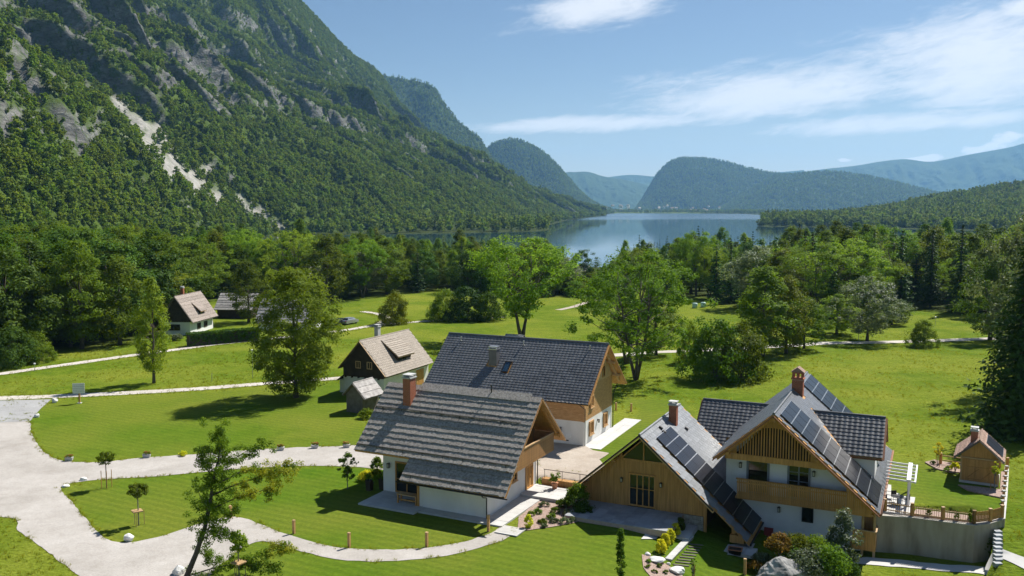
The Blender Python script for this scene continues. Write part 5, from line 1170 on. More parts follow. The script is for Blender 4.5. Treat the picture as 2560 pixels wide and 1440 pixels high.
# ================================================================ paving round the houses
def local_pts(h, pts, z):
    M = (Matrix.Translation(h.location) @ Matrix.Rotation(h.rotation_euler.z, 4, 'Z')).inverted()
    return [tuple((M @ V3(hz(px, py, z)))[:2]) for px, py in pts]
def slab_poly(name, pts, z0, z1, mat, label, cat='paving', parent=None):
    m = MB(); m.prism([tuple(p[:2]) for p in pts], 'z', z0, z1); o = m.build(name, mat, parent)
    return tag(o, label, cat, kind='structure') if parent is None else o
def hw(h, x, y, z=0.): return Matrix.Translation(h.location) @ Matrix.Rotation(h.rotation_euler.z, 4, 'Z') @ (V3((x, y, z)) * h.scale[0])
def flags(name, h, x0, x1, y0, y1, z, label, nx_, ny_, mat='concrete', th=.14, piece='paving_slab'):
    """terrace of separate slabs with open joints on one bed"""
    rt = empty(name, h.location, h.rotation_euler.z); rt.scale = h.scale; tag(rt, label, 'paving', kind='structure')
    b = MB(); b.box(x0 + .01, x1 - .01, y0 + .01, y1 - .01, z - th, z - .03); b.build('bed', 'mortar' if mat == 'stone_flag' else 'concrete', rt)
    rr = random.Random(int(x0 * 7 + y1)); dx, dy = (x1 - x0) / nx_, (y1 - y0) / ny_
    for i in range(nx_):
        for j in range(ny_):
            m = MB(); e = .008; m.box(x0 + i * dx + e, x0 + (i + 1) * dx - e, y0 + j * dy + e, y0 + (j + 1) * dy - e, z - .04, z + rr.uniform(-.003, .003)); m.build(piece, mat, rt)
    return rt
flags('terrace', HA, -13.75, -8.2, -7.1, -3.22, .16, 'grey stone terrace at the left end of the shingle house', 6, 4)
flags('wall_walk', HA, -8.18, -.42, -6.5, -5.42, .13, 'grey paving strip along the front of the shingle house', 8, 1)
flags('gable_walk', HA, -2.38, -.42, -5.4, .72, .13, 'pale paved walk beside the gable of the shingle house', 2, 6, 'concrete_pale')
flags('entrance_landing', HA, -2.38, 3.9, .74, 3.95, .33, 'pale paved landing at the front door of the shingle house', 5, 3, 'concrete_pale', .3)
flags('gable_paving', HB, -1.03, .95, -4.9, 9.0, .76, 'bright concrete paving along the gable of the black-tiled house', 2, 8, 'concrete_pale', .2)
flags('stone_patio', HC, -5.2, 3.4, -3.1, 1.3, .34, 'blue-grey flagstone patio in front of the timber wing', 9, 5, 'stone_flag', .5, 'flagstone')
flags('lower_walk', HC, 4.6, 9.4, -.9, .75, -1.35, 'grey paved walk at the foot of the timber wing', 6, 1, 'concrete', .25)
flags('patio_step', HC, 3.45, 4.6, -1.9, 1.2, -.42, 'two grey stone steps at the end of the flagstone patio', 1, 2, 'concrete', .5)
flags('chalet_walk', HD, -3.0, 5.4, .3, 2.15, -.66, 'paved strip under the chalet balcony', 6, 2, 'concrete', .3)
# wooden slat step between walk and path
ws = empty('slatted_step', hw(HA, -.4, -7.6), HA.rotation_euler.z, 'pale wooden slatted step between walk and gravel path', 'step'); ws.location.z = .05
for i in range(8): m = MB(); m.box(.0, 1.9, i * .21 - .2, i * .21 - .02, 0, .07); m.build('slat', 'concrete_pale', ws)
for x in (.15, 1.7): m = MB(); m.box(x, x + .1, -.2, 1.46, -.06, -.001); m.build('joist', 'wood_grey', ws)
# courtyard
CY = [hw(HA, -13, 6.0), hw(HA, -6, 5.6), hw(HA, -2, 4.6), hw(HA, 1.2, 4.62), hw(HA, 5.5, 4.7), hw(HB, 1.1, -5.5), hw(HB, -1.0, -4.6), hw(HB, -9, -4.5), hw(HB, -18, -4.5), hw(HA, -22, 12)]
CY = [hw(HA, -1.9, 4.75), hw(HA, 5.6, 4.75)] + [V3(hz(*p, .72)) for p in ((1500, 1150), (1523, 1134), (1484, 1127))] + [hw(HB, -1.0, -4.35), hw(HB, -18.2, -4.35), hw(HA, -20, 8)] + [hw(HA, -15.6, 5.5), hw(HA, -14.5, -1.0), hw(HA, -13.9, 4.3)]
drape('courtyard', rough_edge([p[:2] for p in CY], .15), 'gravel_sand', .06, .5, 'sandy gravel courtyard between the two white houses', 'courtyard')
# courtyard retaining wall with railing
cw_ = empty('courtyard_wall', hw(HA, 0, 0), HA.rotation_euler.z, 'low brown boarded wall beside the front door landing', 'wall')
for i in range(6): m = MB(); m.box(-1.9 + i * 1.2, -.72 + i * 1.2, 4.2, 4.8, .0, .82); m.build('panel', 'wood_brown', cw_)
rl = empty('courtyard_railing', hw(HA, 0, 4.4), HA.rotation_euler.z, 'thin dark metal railing on the low courtyard wall', 'railing')
m = MB(); m.tube([(-1.8, 0, 1.62), (5.2, 0, 1.62)], .03, 6); m.build('handrail', 'metal_dark', rl)
for i in range(5): m = MB(); x = -1.7 + i * 1.7; m.tube([(x, 0, .8), (x, 0, 1.62)], .025, 6); m.build('post', 'metal_dark', rl)
# ================================================================ old cottage with beige tiles
def cottage(name, x, y, yaw, zr, L, t, vl, vr, ov, wl, wr, label, roofmat, tile, zsplit, lower, upper, z0=0., ex=.36, tw=.42, rows=True):
    h = house(name, x, y, yaw, label, z=0.); P = lambda X: zr - t * abs(X)
    w = MB(); w.box(-wl, wr, ov, L - ov, z0 - .4, zsplit); w.build('wall', lower, h)
    g = vboards(None, -wl + .0, wr, lambda q: zsplit - .05, lambda q: P(q) - .2, .2, ov - .001, .04, 'x'); g.build('gable_cladding', upper, h, kind='stuff')
    u = MB(); u.prism([(-wl, zsplit), (wr, zsplit), (wr, max(zsplit + .01, P(wr) - .2)), (0, zr - .2), (-wl, max(zsplit + .01, P(wl) - .2))], 'y', ov + .002, L - ov); u.build('upper_wall', upper, h)
    deck(h, 'roof_deck', 'y', zr, t, vl, vr, 0, L, .14, 'wood_grey')
    sl = math.hypot(1, t)
    for sg, e in ((1, vr), (-1, vl)):
        if tile == 'shingle': shingle_courses(h, (0, 0, zr + .01), (0, 1, 0), (sg, 0, -t), L, e * sl, ex, roofmat, (.14, .3), seed=int(L * 10) + sg)
        else: lay_tiles(h, h, (0, 0 if sg > 0 else L, zr + .01), (0, sg, 0), (sg, 0, -t), L, e * sl, tw, ex, roofmat, 'flat', cap=300 if sg > 0 else 0, stagger=True)
        m = MB(); m.beam((0, -.03, zr - .06), (sg * e, -.03, P(e) - .06), .05, .2, (0, 1, 0)); m.build('bargeboard', 'wood_pale' if tile != 'shingle' else 'wood_grey', h)
    r = MB(); r.tube([(0, 0, zr + .02), (0, L, zr + .02)], .08, 6); r.build('ridge_cap', roofmat, h)
    return h, P
def shed_dormer(h, P, zr, t, sg, y0, y1, x0, x1, roofmat, drop, win=1):
    """low sloped dormer: flatter roof than the main one"""
    z0 = P(x0) + .05; z1 = P(x1) + drop
    s = MB(); s.prism([(sg * x0, z0 - .12), (sg * x1 * .99, z1 - .12), (sg * x1 * .97, P(x1) - .1)], 'y', y0 + .3, y1 - .3); d = s.build('dormer', 'wood_dark', h)
    k = MB(); k.prism([(sg * x0, z0), (sg * (x1 + .35), z1 - .05), (sg * (x1 + .35), z1 - .15), (sg * x0, z0 - .1)], 'y', y0, y1); k.build('dormer_deck', 'wood_pale', d)
    b = V3((sg * (x1 + .35 - x0), 0, z1 - .05 - z0)); shingle_courses(d, (sg * x0, y0, z0 + .01), (0, 1, 0), b, y1 - y0, b.length, .36, roofmat, (.3, .45), seed=9, name='dormer_course', ragged=.004)
    for i in range(win): m = MB(); yy = y0 + .55 + i * 1.1; m.box(sg * (x1 * .99) - .02, sg * (x1 * .99) + .03, yy, yy + .8, P(x1) + .08, z1 - .3); m.build('dormer_window', 'glass_dark', d)
    return d
he, Pe = cottage('old_cottage', -20.18, 117.28, -25.2, 7.4, 12.4, 1.10, 3.5, 4.05, .45, 2.95, 3.45, 'old cottage with beige tiled roof and dark timber gable above white walls', 'tile_beige', 'tile', 2.5, 'plaster_old', 'wood_dark')
shed_dormer(he, Pe, 7.4, 1.1, 1, 4.3, 8.4, .45, 3.0, 'tile_beige', .75, 2)
for X in (-.94, .86): opening(he, 'window', (X, .45, 3.62), (1, 0, 0), .82, .98, 'wood_pale', 'glass_dark', .1, (.41,))
chimney(he, -.95, -.35, 4.9, 5.6, 5.8, 8.6, 'concrete', 'concrete')
m = MB(); m.prism([(-2.95, 2.7), (-4.3, 1.75), (-4.3, 1.6), (-2.95, 2.5)], 'y', .8, 5.5); m.build('lean_to_roof', 'wood_dark', he); m = MB(); m.box(-4.0, -2.96, 1.0, 5.3, -.2, 1.75); m.build('lean_to', 'plaster_old', he)
m = MB(); m.box(3.45, 3.5, 8.6, 10.6, .1, 2.3); m.build('side_door', 'wood_warm', he)
for i in range(6): m = MB(); x = -2.6 + i * 1.05; m.box(x, x + .16, .12, .45, 2.32, 2.48); m.build('joist_end', 'wood_dark', he)
hs, Ps = cottage('plank_shed', -19.36, 107.3, -28.4, 3.72, 3.96, 1.0, 1.6, 1.83, .4, 1.25, 1.2, 'small weathered plank shed with shingle roof before the old cottage', 'shingle_pale', 'shingle', 1.9, 'wood_grey', 'wood_grey', ex=.85)
vboards(None, -1.25, 1.2, lambda x: -.1, lambda x: Ps(x) - .2, .18, .36, .04, 'x').build('plank_front', 'wood_grey', hs, kind='stuff')
vboards(None, .4, 3.5, lambda x: -.1, lambda x: 2.3, .18, 1.2, .04, 'y').build('plank_side', 'wood_grey', hs, kind='stuff')
hf_, Pf = cottage('white_cottage', -65.85, 173.75, -6, 7.63, 11.4, 1.40, 3.3, 3.64, .6, 2.5, 2.75, 'small white cottage with steep brown shingle roof behind the clipped hedge', 'shingle_brown', 'shingle', 2.6, 'plaster', 'wood_dark', ex=.75)
shed_dormer(hf_, Pf, 7.63, 1.4, 1, 4.4, 7.2, 1.1, 2.9, 'shingle_brown', .75, 1)
chimney(hf_, -.9, -.35, 4.4, 5.0, 6.0, 8.9)
opening(hf_, 'window', (-1.7, .6, .9), (1, 0, 0), 2.4, 1.2, 'wood_dark', 'glass_dark', .12, (.8, 1.6))
for y in (3.6, 6.6): opening(hf_, 'window', (2.75, y, .8), (0, 1, 0), 1.5, 1.15, 'wood_dark', 'glass_dark', .32, (.75,))
def far_barn(name, px, py, w, d, hw_, zr, yaw, label, roofmat, wall, lower=None):
    p = gp(px, py); h = house(name, p[0], p[1], yaw, label, 'barn'); h.location.z = p[2]
    m = MB(); m.box(-w / 2, w / 2, 0, d, -.3, hw_); m.build('wall', wall, h)
    t = (zr - hw_) / (d / 2 + .0)
    m = MB(); m.prism([(0, hw_), (d / 2, zr - .1), (d, hw_)], 'x', -w / 2, w / 2); m.build('gable', 'wood_dark', h)
    for s, y0 in ((1, -.7), (-1, d + .7)):
        k = MB(); z0 = hw_ - .7 * t; k.prism([(y0, z0), (d / 2, zr), (d / 2, zr - .12), (y0, z0 - .12)], 'x', -w / 2 - .5, w / 2 + .5); k.build('roof_deck', 'wood_grey', h)
        b = V3((0, y0 - d / 2, z0 - zr)); shingle_courses(h, (-w / 2 - .5, d / 2, zr + .01), (1, 0, 0), b, w + 1, b.length, .8, roofmat, (.25, .5), seed=int(px) + s)
    m = MB(); m.box(-w * .15, w * .2, -.03, .02, .0, 1.9); m.build('door', 'wood_dark', h)
    return h
far_barn('log_barn', 586, 796, 8.0, 6.5, 2.6, 5.4, -6, 'low log barn with silver shingle roof behind the white cottage', 'shingle_pale', 'wood_dark')
far_barn('low_farmhouse', 712, 826, 11, 7.5, 2.3, 6.2, -4, 'low white farmhouse with shingle roof half hidden behind the ash tree', 'shingle_pale', 'plaster')
far_barn('small_hut', 346, 836, 3.6, 4, 1.9, 4.0, -10, 'small dark hut half hidden in the left wood', 'shingle_brown', 'wood_dark')
far_barn('hidden_house', 812, 742, 7, 8, 4.6, 8.4, 30, 'grey-roofed house hidden in the trees above the parked cars', 'shingle_pale', 'plaster_old')
far_barn('lakeside_house', 1450, 700, 6, 5, 3.4, 5.0, 5, 'small white house among trees near the lake shore', 'shingle_pale', 'plaster')
far_barn('hay_hut', 1280, 870, 2.6, 2.6, 1.3, 2.3, -24, 'little pale-roofed hut peeping over the black tiled ridge', 'shingle_pale', 'wood_grey')
far_barn('wood_store', 655, 782, 5, 3, 1.5, 2.5, -4, 'low brown wood store beside the log barn', 'shingle_brown', 'wood_brown')
# ================================================================ garden hut with solar panels
gh, Pg = cottage('garden_hut', 40.75, 76.5, -29.9, 5.66, 4.6, .88, 1.95, 1.95, .6, 1.4, 1.5, 'wooden garden hut with brick-red shingle roof, chimney and two solar panels', 'tile_red', 'shingle', 3.9, 'wood_warm', 'wood_warm', z0=1.65, ex=.2)
vboards(None, -1.4, 1.5, lambda x: 1.85, lambda x: 3.95, .17, .58, .03, 'x').build('front_cladding', 'wood_warm', gh, kind='stuff')
m = MB(); m.box(-1.5, 1.6, .45, 4.2, 1.2, 1.84); m.build('plinth', 'concrete_pale', gh)
for x0, x1 in ((-1.05, .07), (.11, 1.22)):
    m = MB(); m.box(x0, x1, .49, .55, 1.9, 3.8); d = m.build('door', 'wood_warm', gh)
    b = MB(); b.beam((x0 + .05, .47, 2.0), (x1 - .05, .47, 3.0), .04, .14, (0, 1, 0)); b.beam((x0, .47, 2.0), (x1, .47, 2.0), .05, .12); b.beam((x0, .47, 3.1), (x1, .47, 3.1), .05, .12); b.build('brace', 'wood_brown', d)
m = MB(); m.box(-1.5, 1.6, .44, .56, 3.86, 3.98); m.build('lintel', 'wood_pale', gh)
for X in (-1.45, 1.42): m = MB(); m.box(X, X + .13, .46, .57, 1.8, 3.9); m.build('post', 'wood_pale', gh)
gh.location.z = -.92
chimney(gh, -.75, -.2, 1.1, 1.65, 4.6, 6.2)
solar(gh, (.42, .9, Pg(.42)), (0, 1, 0), (1, 0, -.88), 2, 1, 1.65, 1.75, lift=.09)
# ================================================================ garden terrace: retaining wall, fence, pergola, furniture
GZ0 = .78
def gt(px, py, z=GZ0): return V3(hz(px, py, z))
wp = [gt(2192, 1288), gt(2280, 1294), gt(2357, 1304), gt(2436, 1313), gt(2476, 1308), gt(2506, 1298)]
rw_ = empty('retaining_wall', wp[2], 0, 'stained concrete retaining wall below the fenced garden', 'wall'); ro = rw_.location.copy(); ro.z = 0; rw_.location.z = 0
for a, b in zip(wp[:-1], wp[1:]):
    a, b = a - ro, b - ro; d = (b - a).normalized(); n = V3((d.y, -d.x, 0)); q = MB()
    A, B, C, D = a, b, b - n * .45, a - n * .45
    q.hexa([(A.x, A.y, -3), (B.x, B.y, -3), (D.x, D.y, -3), (C.x, C.y, -3), (A.x, A.y, GZ0 - .06), (B.x, B.y, GZ0 - .06), (D.x, D.y, GZ0 - .06), (C.x, C.y, GZ0 - .06)]); q.build('wall_panel', 'concrete_wall', rw_)
    A, B, C, D = a + n * .06, b + n * .06, b - n * .4, a - n * .4
    q = MB(); q.hexa([(A.x, A.y, GZ0 - .055), (B.x, B.y, GZ0 - .055), (D.x, D.y, GZ0 - .055), (C.x, C.y, GZ0 - .055), (A.x, A.y, GZ0 + .02), (B.x, B.y, GZ0 + .02), (D.x, D.y, GZ0 + .02), (C.x, C.y, GZ0 + .02)]); q.build('coping', 'stone_wall', rw_)
# side wall running back beside the hut
sp_ = [gt(2506, 1298), gt(2512, 1240), gt(2517, 1165)]
sw_ = empty('garden_side_wall', (sp_[1].x, sp_[1].y, 0), 0, 'narrow pale garden wall beside the hut on the right', 'wall')
for a, b in zip(sp_[:-1], sp_[1:]):
    q = MB(); a2, b2 = a - V3((sw_.location.x, sw_.location.y, 0)), b - V3((sw_.location.x, sw_.location.y, 0)); q.beam((a2.x, a2.y, -.9), (b2.x, b2.y, -.9), .34, 3.3); q.build('wall_panel', 'concrete_wall', sw_)
    q = MB(); q.beam((a2.x + .05, a2.y, .80), (b2.x + .05, b2.y, .80), .30, .08); q.build('coping', 'concrete_pale', sw_)
def inset(pts, k): 
    c = sum((V3(p) for p in pts), V3()) / len(pts); return [c + (V3(p) - c) * k for p in pts]
bed1 = [gt(2282, 1287), gt(2357, 1297), gt(2436, 1306), gt(2476, 1301), gt(2482, 1290), gt(2420, 1290), gt(2357, 1282), gt(2290, 1274)]
slab_poly('soil_bed', bed1, GZ0 - 1.2, GZ0 + .06, 'soil', 'narrow mulched bed behind the garden fence', 'garden bed')
bed2 = [gt(2312, 1156), gt(2335, 1150), gt(2402, 1162), gt(2402, 1182), gt(2372, 1180), gt(2340, 1172)]
slab_poly('soil_bed', bed2, GZ0 - .3, GZ0 + .05, 'soil', 'curved mulched bed with saplings left of the garden hut', 'garden bed')
bed3 = [gt(2395, 1212), gt(2500, 1224), gt(2503, 1180), gt(2514, 1178), gt(2510, 1246), gt(2480, 1240), gt(2420, 1226)]
slab_poly('soil_bed', bed3, GZ0 - .3, GZ0 + .045, 'soil', 'mulched strip in front of the garden hut', 'garden bed')
slab_poly('garden_terrace', [gt(2190, 1208), gt(2228, 1214), gt(2228, 1232), gt(2249, 1235), gt(2249, 1241), gt(2288, 1245), gt(2279, 1287), gt(2190, 1280)], GZ0 - 1.4, GZ0 + .07, 'concrete_pale', 'bright stone terrace under the white pergola', 'paving')
fp = [gt(2212, 1279), gt(2280, 1290), gt(2357, 1300), gt(2435, 1309), gt(2475, 1304), gt(2505, 1295)]
def fence(nm, pts, label, ph, pick, pw, gap, pm, postm, rails, railm='metal_zinc'):
    o = empty(nm, (pts[0].x, pts[0].y, pts[0].z), 0, label, 'fence')
    P = [p - pts[0] for p in pts]
    pm_ = MB(); pm_.box(-.1, .1, -.1, .1, -.05, ph); pmm = pm_.mesh('post', postm); cp = MB(); cp.box(-.115, .115, -.115, .115, ph, ph + .05); cpm = cp.mesh('post_cap', 'wood_pale')
    for p in P: q = inst('post', pmm, o, loc=p + V3((0, 0, .02))); inst('post_cap', cpm, q)
    if pick: kb = MB(); kb.box(-pw / 2, pw / 2, -.015, .015, .08, pick); km = kb.mesh('picket', pm)
    for a, b in zip(P[:-1], P[1:]):
        d = b - a; L = d.length; an = math.atan2(d.y, d.x)
        for r in rails: m = MB(); m.beam(a + V3((0, 0, r)), b + V3((0, 0, r)), .05, .07); m.build('rail', railm, o)
        if pick:
            k = int((L - .25) / gap)
            for i in range(k): inst('picket', km, o, loc=a + d * ((i + .9) / (k + .8)), rot=(0, 0, an))
    return o
fence('picket_fence', fp[:4], 'slim brown picket fence on top of the retaining wall', .98, .86, .03, .14, 'wood_brown', 'wood_warm', (.2, .72), 'wood_pale')
fence('board_fence', fp[3:], 'short close-boarded fence at the right end of the retaining wall', .98, .9, .10, .125, 'wood_warm', 'wood_warm', (.25, .72), 'wood_brown')
fence('rail_fence', [gt(2351, 1160), gt(2405, 1168)], 'two-rail wooden fence left of the garden hut', 1.0, 0, 0, 0, 'wood_pale', 'wood_warm', (.42, .85), 'wood_pale')
fence('rail_fence', [gt(2498, 1168), gt(2518, 1172)], 'two-rail wooden fence right of the garden hut', 1.0, 0, 0, 0, 'wood_pale', 'wood_warm', (.42, .85), 'wood_pale')
# stone posts in a row along the side wall
for i in range(9):
    p = gt(2505 + i * 1.4, 1278 - i * 12.5); o = empty('edge_post', p, 0, 'short dark post with pale cap in the row beside the hut', 'post', 'posts along the garden side wall')
    m = MB(); m.box(-.08, .08, -.08, .08, 0, .42); m.build('shaft', 'wood_brown', o); m = MB(); m.box(-.13, .13, -.13, .13, .42, .52); m.build('cap', 'concrete_pale', o)
# pergola
pz = GZ0 + 2.15; c4 = [V3(hz(2222, 1196, pz)), V3(hz(2288, 1206, pz)), V3(hz(2293, 1165, pz)), V3(hz(2226, 1155, pz))]
pg = empty('pergola', V3(hz(2272, 1270, GZ0)), 0, 'white metal pergola over the garden terrace', 'pergola'); po = pg.location.copy()
def q4(u, v): return (c4[0].lerp(c4[1], u)).lerp(c4[3].lerp(c4[2], u), v) - po
for i in range(6): m = MB(); v = i / 5; m.beam(q4(-.12, v), q4(1, v), .09, .12); m.build('slat', 'metal_white', pg)
m = MB(); m.beam(q4(.76, -.03), q4(.76, 1.03), .32, .10); b0 = m.build('beam', 'metal_white', pg); b0.location.z += .12
m = MB(); m.beam(q4(1, -.03), q4(1, 1.03), .12, .14); m.build('beam', 'metal_white', pg)
for v in (.03, .97): t_ = q4(.76, v); m = MB(); m.box(t_.x - .07, t_.x + .07, t_.y - .07, t_.y + .07, .05, t_.z); m.build('post', 'metal_white', pg)
# dark garden table and chairs
tb = empty('garden_table', gt(2243, 1262, GZ0 + .07), R(-25), 'dark wire garden table on the bright terrace', 'table')
m = MB(); m.lathe([(.5, .70), (.5, .73)], 14); m.build('table_top', 'metal_dark', tb); m = MB(); m.tube([(0, 0, 0), (0, 0, .7)], .035, 8); m.lathe([(.28, 0), (.05, .05)], 10); m.build('pedestal', 'metal_dark', tb)
def garden_chair(p, yaw, label):
    o = empty('garden_chair', p, yaw, label, 'chair', 'dark chairs round the garden table'); m = MB(); m.box(-.22, .22, -.22, .22, .42, .45); m.build('seat', 'metal_dark', o)
    m = MB(); m.box(-.22, .22, .19, .22, .45, .9); m.build('backrest', 'metal_dark', o)
    for a in (-.2, .2):
        for b in (-.2, .2): m = MB(); m.tube([(a, b, 0), (a, b, .43)], .015, 5); m.build('leg', 'metal_dark', o)
tp = tb.location
garden_chair(tp + V3((.75, .1, 0)), R(-80), 'dark garden chair right of the round terrace table'); garden_chair(tp + V3((-.75, .0, 0)), R(90), 'dark garden chair left of the round terrace table'); garden_chair(tp + V3((.1, .75, 0)), R(0), 'dark garden chair behind the round terrace table')
# stone steps going down at the far right
st_ = empty('stone_stairs', V3(gp(2496, 1400)), 0, 'grey stone slab stairs at the right end of the retaining wall', 'stairs')
for i in range(9):
    p = V3(gp(2494 + (i % 2) * 1, 1408 - i * 9)) - st_.location; m = MB(); m.box(p.x - .26, p.x + .26, p.y - .22, p.y + .22, p.z - .25, p.z + .06 + i * .03); m.build('step', 'stone_flag', st_)
# ================================================================ small outdoor things
def px_scale(p): return math.hypot(p[0], p[1]) / FPX
def bollard(px, py, hpx, label):
    p = gp(px, py); h = hpx * p[1] / FPX; o = empty('bollard_light', p, R(-26), label, 'bollard', 'wooden path bollards'); m = MB(); m.box(-.09, .09, -.09, .09, -.05, h * .92); m.build('shaft', 'wood_new', o)
    m = MB(); m.box(-.10, .10, -.10, .10, h * .92, h); m.build('cap', 'wood_pale', o); m = MB(); m.box(-.092, -.088, -.05, .05, h * .70, h * .85); m.build('lamp_slot', 'metal_dark', o)
for a in ((735, 1334, 36, 'wooden path bollard nearest the leaning tree on its right'), (873, 1369, 40, 'wooden path bollard below the shingle house terrace corner'), (1067, 1367, 39, 'wooden path bollard at the lowest bend of the footpath'), (1221, 1329, 44, 'wooden path bollard at the corner of the paving strip'), (577, 1296, 34, 'wooden path bollard half hidden behind the leaning tree'),
          (1540, 1026, 20, 'wooden bollard at the back corner of the black-tiled house'), (1578, 1029, 21, 'wooden bollard standing alone on the lawn behind the wing'), (1862, 1436, 42, 'wooden bollard beside the big grey rock')): bollard(*a)
def rock(px, py, w, hgt, seed, mat, label, name='boulder', flat=.85, lift=0., res=3, group=None, d=None, crag=.45):
    p = gp(px, py); bm = bmesh.new(); bmesh.ops.create_icosphere(bm, subdivisions=res, radius=1.)
    co = np.array([v.co for v in bm.verts]); rg = np.random.default_rng(seed)
    for k in range(int(9 + 14 * crag)):
        n = rg.normal(size=3); n /= np.linalg.norm(n); dd = co @ n; cut = rg.uniform(.55, .85); co = co - np.outer(np.maximum(dd - cut, 0) * .85, n)
    co *= (1 + .22 * (fbm(co[:, 0] * 2.1 + seed, co[:, 1] * 2.1 + co[:, 2] * 1.7, 3, seed) - .5) - crag * .30 * np.abs(fbm(co[:, 0] * 3.1 + seed + co[:, 2], co[:, 1] * 3.1 - co[:, 2] * 2.3, 4, seed + 3) - .5))[:, None]
    co *= np.array([w / 2, (d or w) / 2 * flat, hgt * .62]); co[:, 2] += hgt * .35
    for v, c in zip(bm.verts, co): v.co = c
    me = bpy.data.meshes.new(name); bm.to_mesh(me); bm.free(); me.materials.append(MAT[mat]); o = link(bpy.data.objects.new(name, me)); o.location = (p[0], p[1], p[2] - .05 + lift)
    return tag(o, label, 'rock', group)
rock(137, 1006, .95, .72, 1, 'rock_white', 'white boulder at the tip of the asphalt apron'); rock(93, 1043, .8, .55, 2, 'rock_white', 'white boulder at the corner of the lawn and gravel drive'); rock(210, 1201, .75, .42, 3, 'rock_white', 'small white boulder at the upper corner of the middle lawn')
rock(163, 1217, .85, .32, 4, 'rock_white', 'flat white stone at the left tip of the middle lawn'); rock(322, 1352, 1.0, .65, 5, 'rock_white', 'large white boulder at the lower tip of the middle lawn'); rock(447, 1436, 1.0, .8, 6, 'rock_white', 'white boulder at the foot of the leaning tree')
rock(1618, 1388, .55, .3, 7, 'rock_white', 'small white stone at the left end of the planter wall'); rock(1643, 1404, 1.25, .5, 8, 'rock_white', 'long white stone below the clipped thujas'); rock(1693, 1432, 1.3, .5, 9, 'rock_white', 'long white stone at the bottom of the gravel bed'); rock(1671, 1412, .35, .25, 10, 'rock_white', 'small round stone at the planter wall corner')
rock(1955, 1470, 5.2, 2.9, 11, 'rock_grey', 'huge grey limestone rock among the shrubs before the chalet', res=5, d=4.2, crag=1.); rock(2030, 1452, 4.0, 2.2, 12, 'rock_grey', 'grey limestone outcrop under the shrubbery before the chalet', res=5, d=4.2, crag=1.)
# planter of low stone walls with clipped thujas
def low_wall(a, b, w, h0, h1, label):
    a, b = V3(a), V3(b); o = empty('planter_wall', a, 0, label, 'wall'); b = b - a; L = b.length; d = b.normalized(); n = V3((d.y, -d.x, 0)); rr = random.Random(int(a.x * 10)); z = h0
    core = MB(); core.beam(V3((0, 0, (h0 + h1) / 2 - .03)), b + V3((0, 0, (h0 + h1) / 2 - .03)), w - .06, h1 - h0 - .06); core.build('core', 'mortar', o)
    rows = max(2, int((h1 - h0) / .2)); hh = (h1 - h0 - .08) / rows
    for j in range(rows):
        u = rr.uniform(-.2, 0)
        while u < L:
            e = u + rr.uniform(.3, .55); u0, u1 = max(u, 0), min(e, L); u = e
            if u1 - u0 < .06: continue
            for s in (1, -1):
                q = MB(); c0 = d * (u0 + .012) + n * (s * (w / 2 - .06)); c1 = d * (u1 - .012) + n * (s * (w / 2 - .06)); q.beam(c0 + V3((0, 0, h0 + (j + .5) * hh)), c1 + V3((0, 0, h0 + (j + .5) * hh)), .12, hh - .02); q.build('stone', 'stone_wall', o)
    k = max(2, int(L / .75))
    for i in range(k): q = MB(); q.beam(d * (L * i / k + .01) + V3((0, 0, h1 - .04)), d * (L * (i + 1) / k - .01) + V3((0, 0, h1 - .04)), w + .06, .08); q.build('cap_stone', 'concrete', o)
    return o
PZ = -.55
wl0, wl1 = hz(1627, 1372, PZ), hz(1681, 1322, PZ); wr0, wr1 = hz(1671, 1397, PZ), hz(1727, 1338, PZ)
low_wall((wl0[0], wl0[1], PZ), (wl1[0], wl1[1], PZ), .42, -1.1, .0, 'left low stone planter wall beside the clipped thujas'); low_wall((wr0[0], wr0[1], PZ), (wr1[0], wr1[1], PZ), .45, -1.3, .0, 'right low stone planter wall beside the clipped thujas')
slab_poly('soil_bed', [wl0, wl1, wr1, wr0], -1.9, PZ - .15, 'soil', 'mulched bed between the two planter walls', 'garden bed')
drape('gravel_bed', rough_edge(pxpoly([(1606, 1388), (1630, 1392), (1668, 1412), (1706, 1440), (1700, 1470), (1640, 1460), (1610, 1420)]), .15), 'soil', .05, .6, 'gravel bed with small tufts below the planter', 'garden bed')
drape('mulch_bed', rough_edge(pxpoly([(1296, 1292), (1351, 1252), (1420, 1256), (1490, 1270), (1478, 1290), (1443, 1307), (1375, 1319), (1320, 1327), (1293, 1325)]), .12), 'soil', .05, .6, 'mulched bed with low shrubs beside the gable walk', 'garden bed')
drape('paved_square', pxpoly([(1603, 1349), (1622, 1326), (1660, 1329), (1640, 1349)]), 'concrete_pale', .06, .7, 'pale paved square on the lawn before the stone patio', 'paving')
drape('paved_square', pxpoly([(1818, 1388), (1828, 1362), (1888, 1360), (1870, 1396)]), 'concrete_pale', .06, .7, 'pale paved square under the fire bowl', 'paving')
for i in range(9):
    a, b = gp(1683 + i * 5.5, 1412 - i * 6.3), gp(1722 + i * 4.4, 1416 - i * 6.5); o = empty('stepping_plank', a, 0, 'narrow pale plank set in the grass beside the planter wall', 'plank', 'plank steps in the lawn'); m = MB(); e = V3(b) - V3(a); m.beam((0, 0, .03), (e.x, e.y, e.z + .03), .14, .06); m.build('board', 'wood_grey', o)
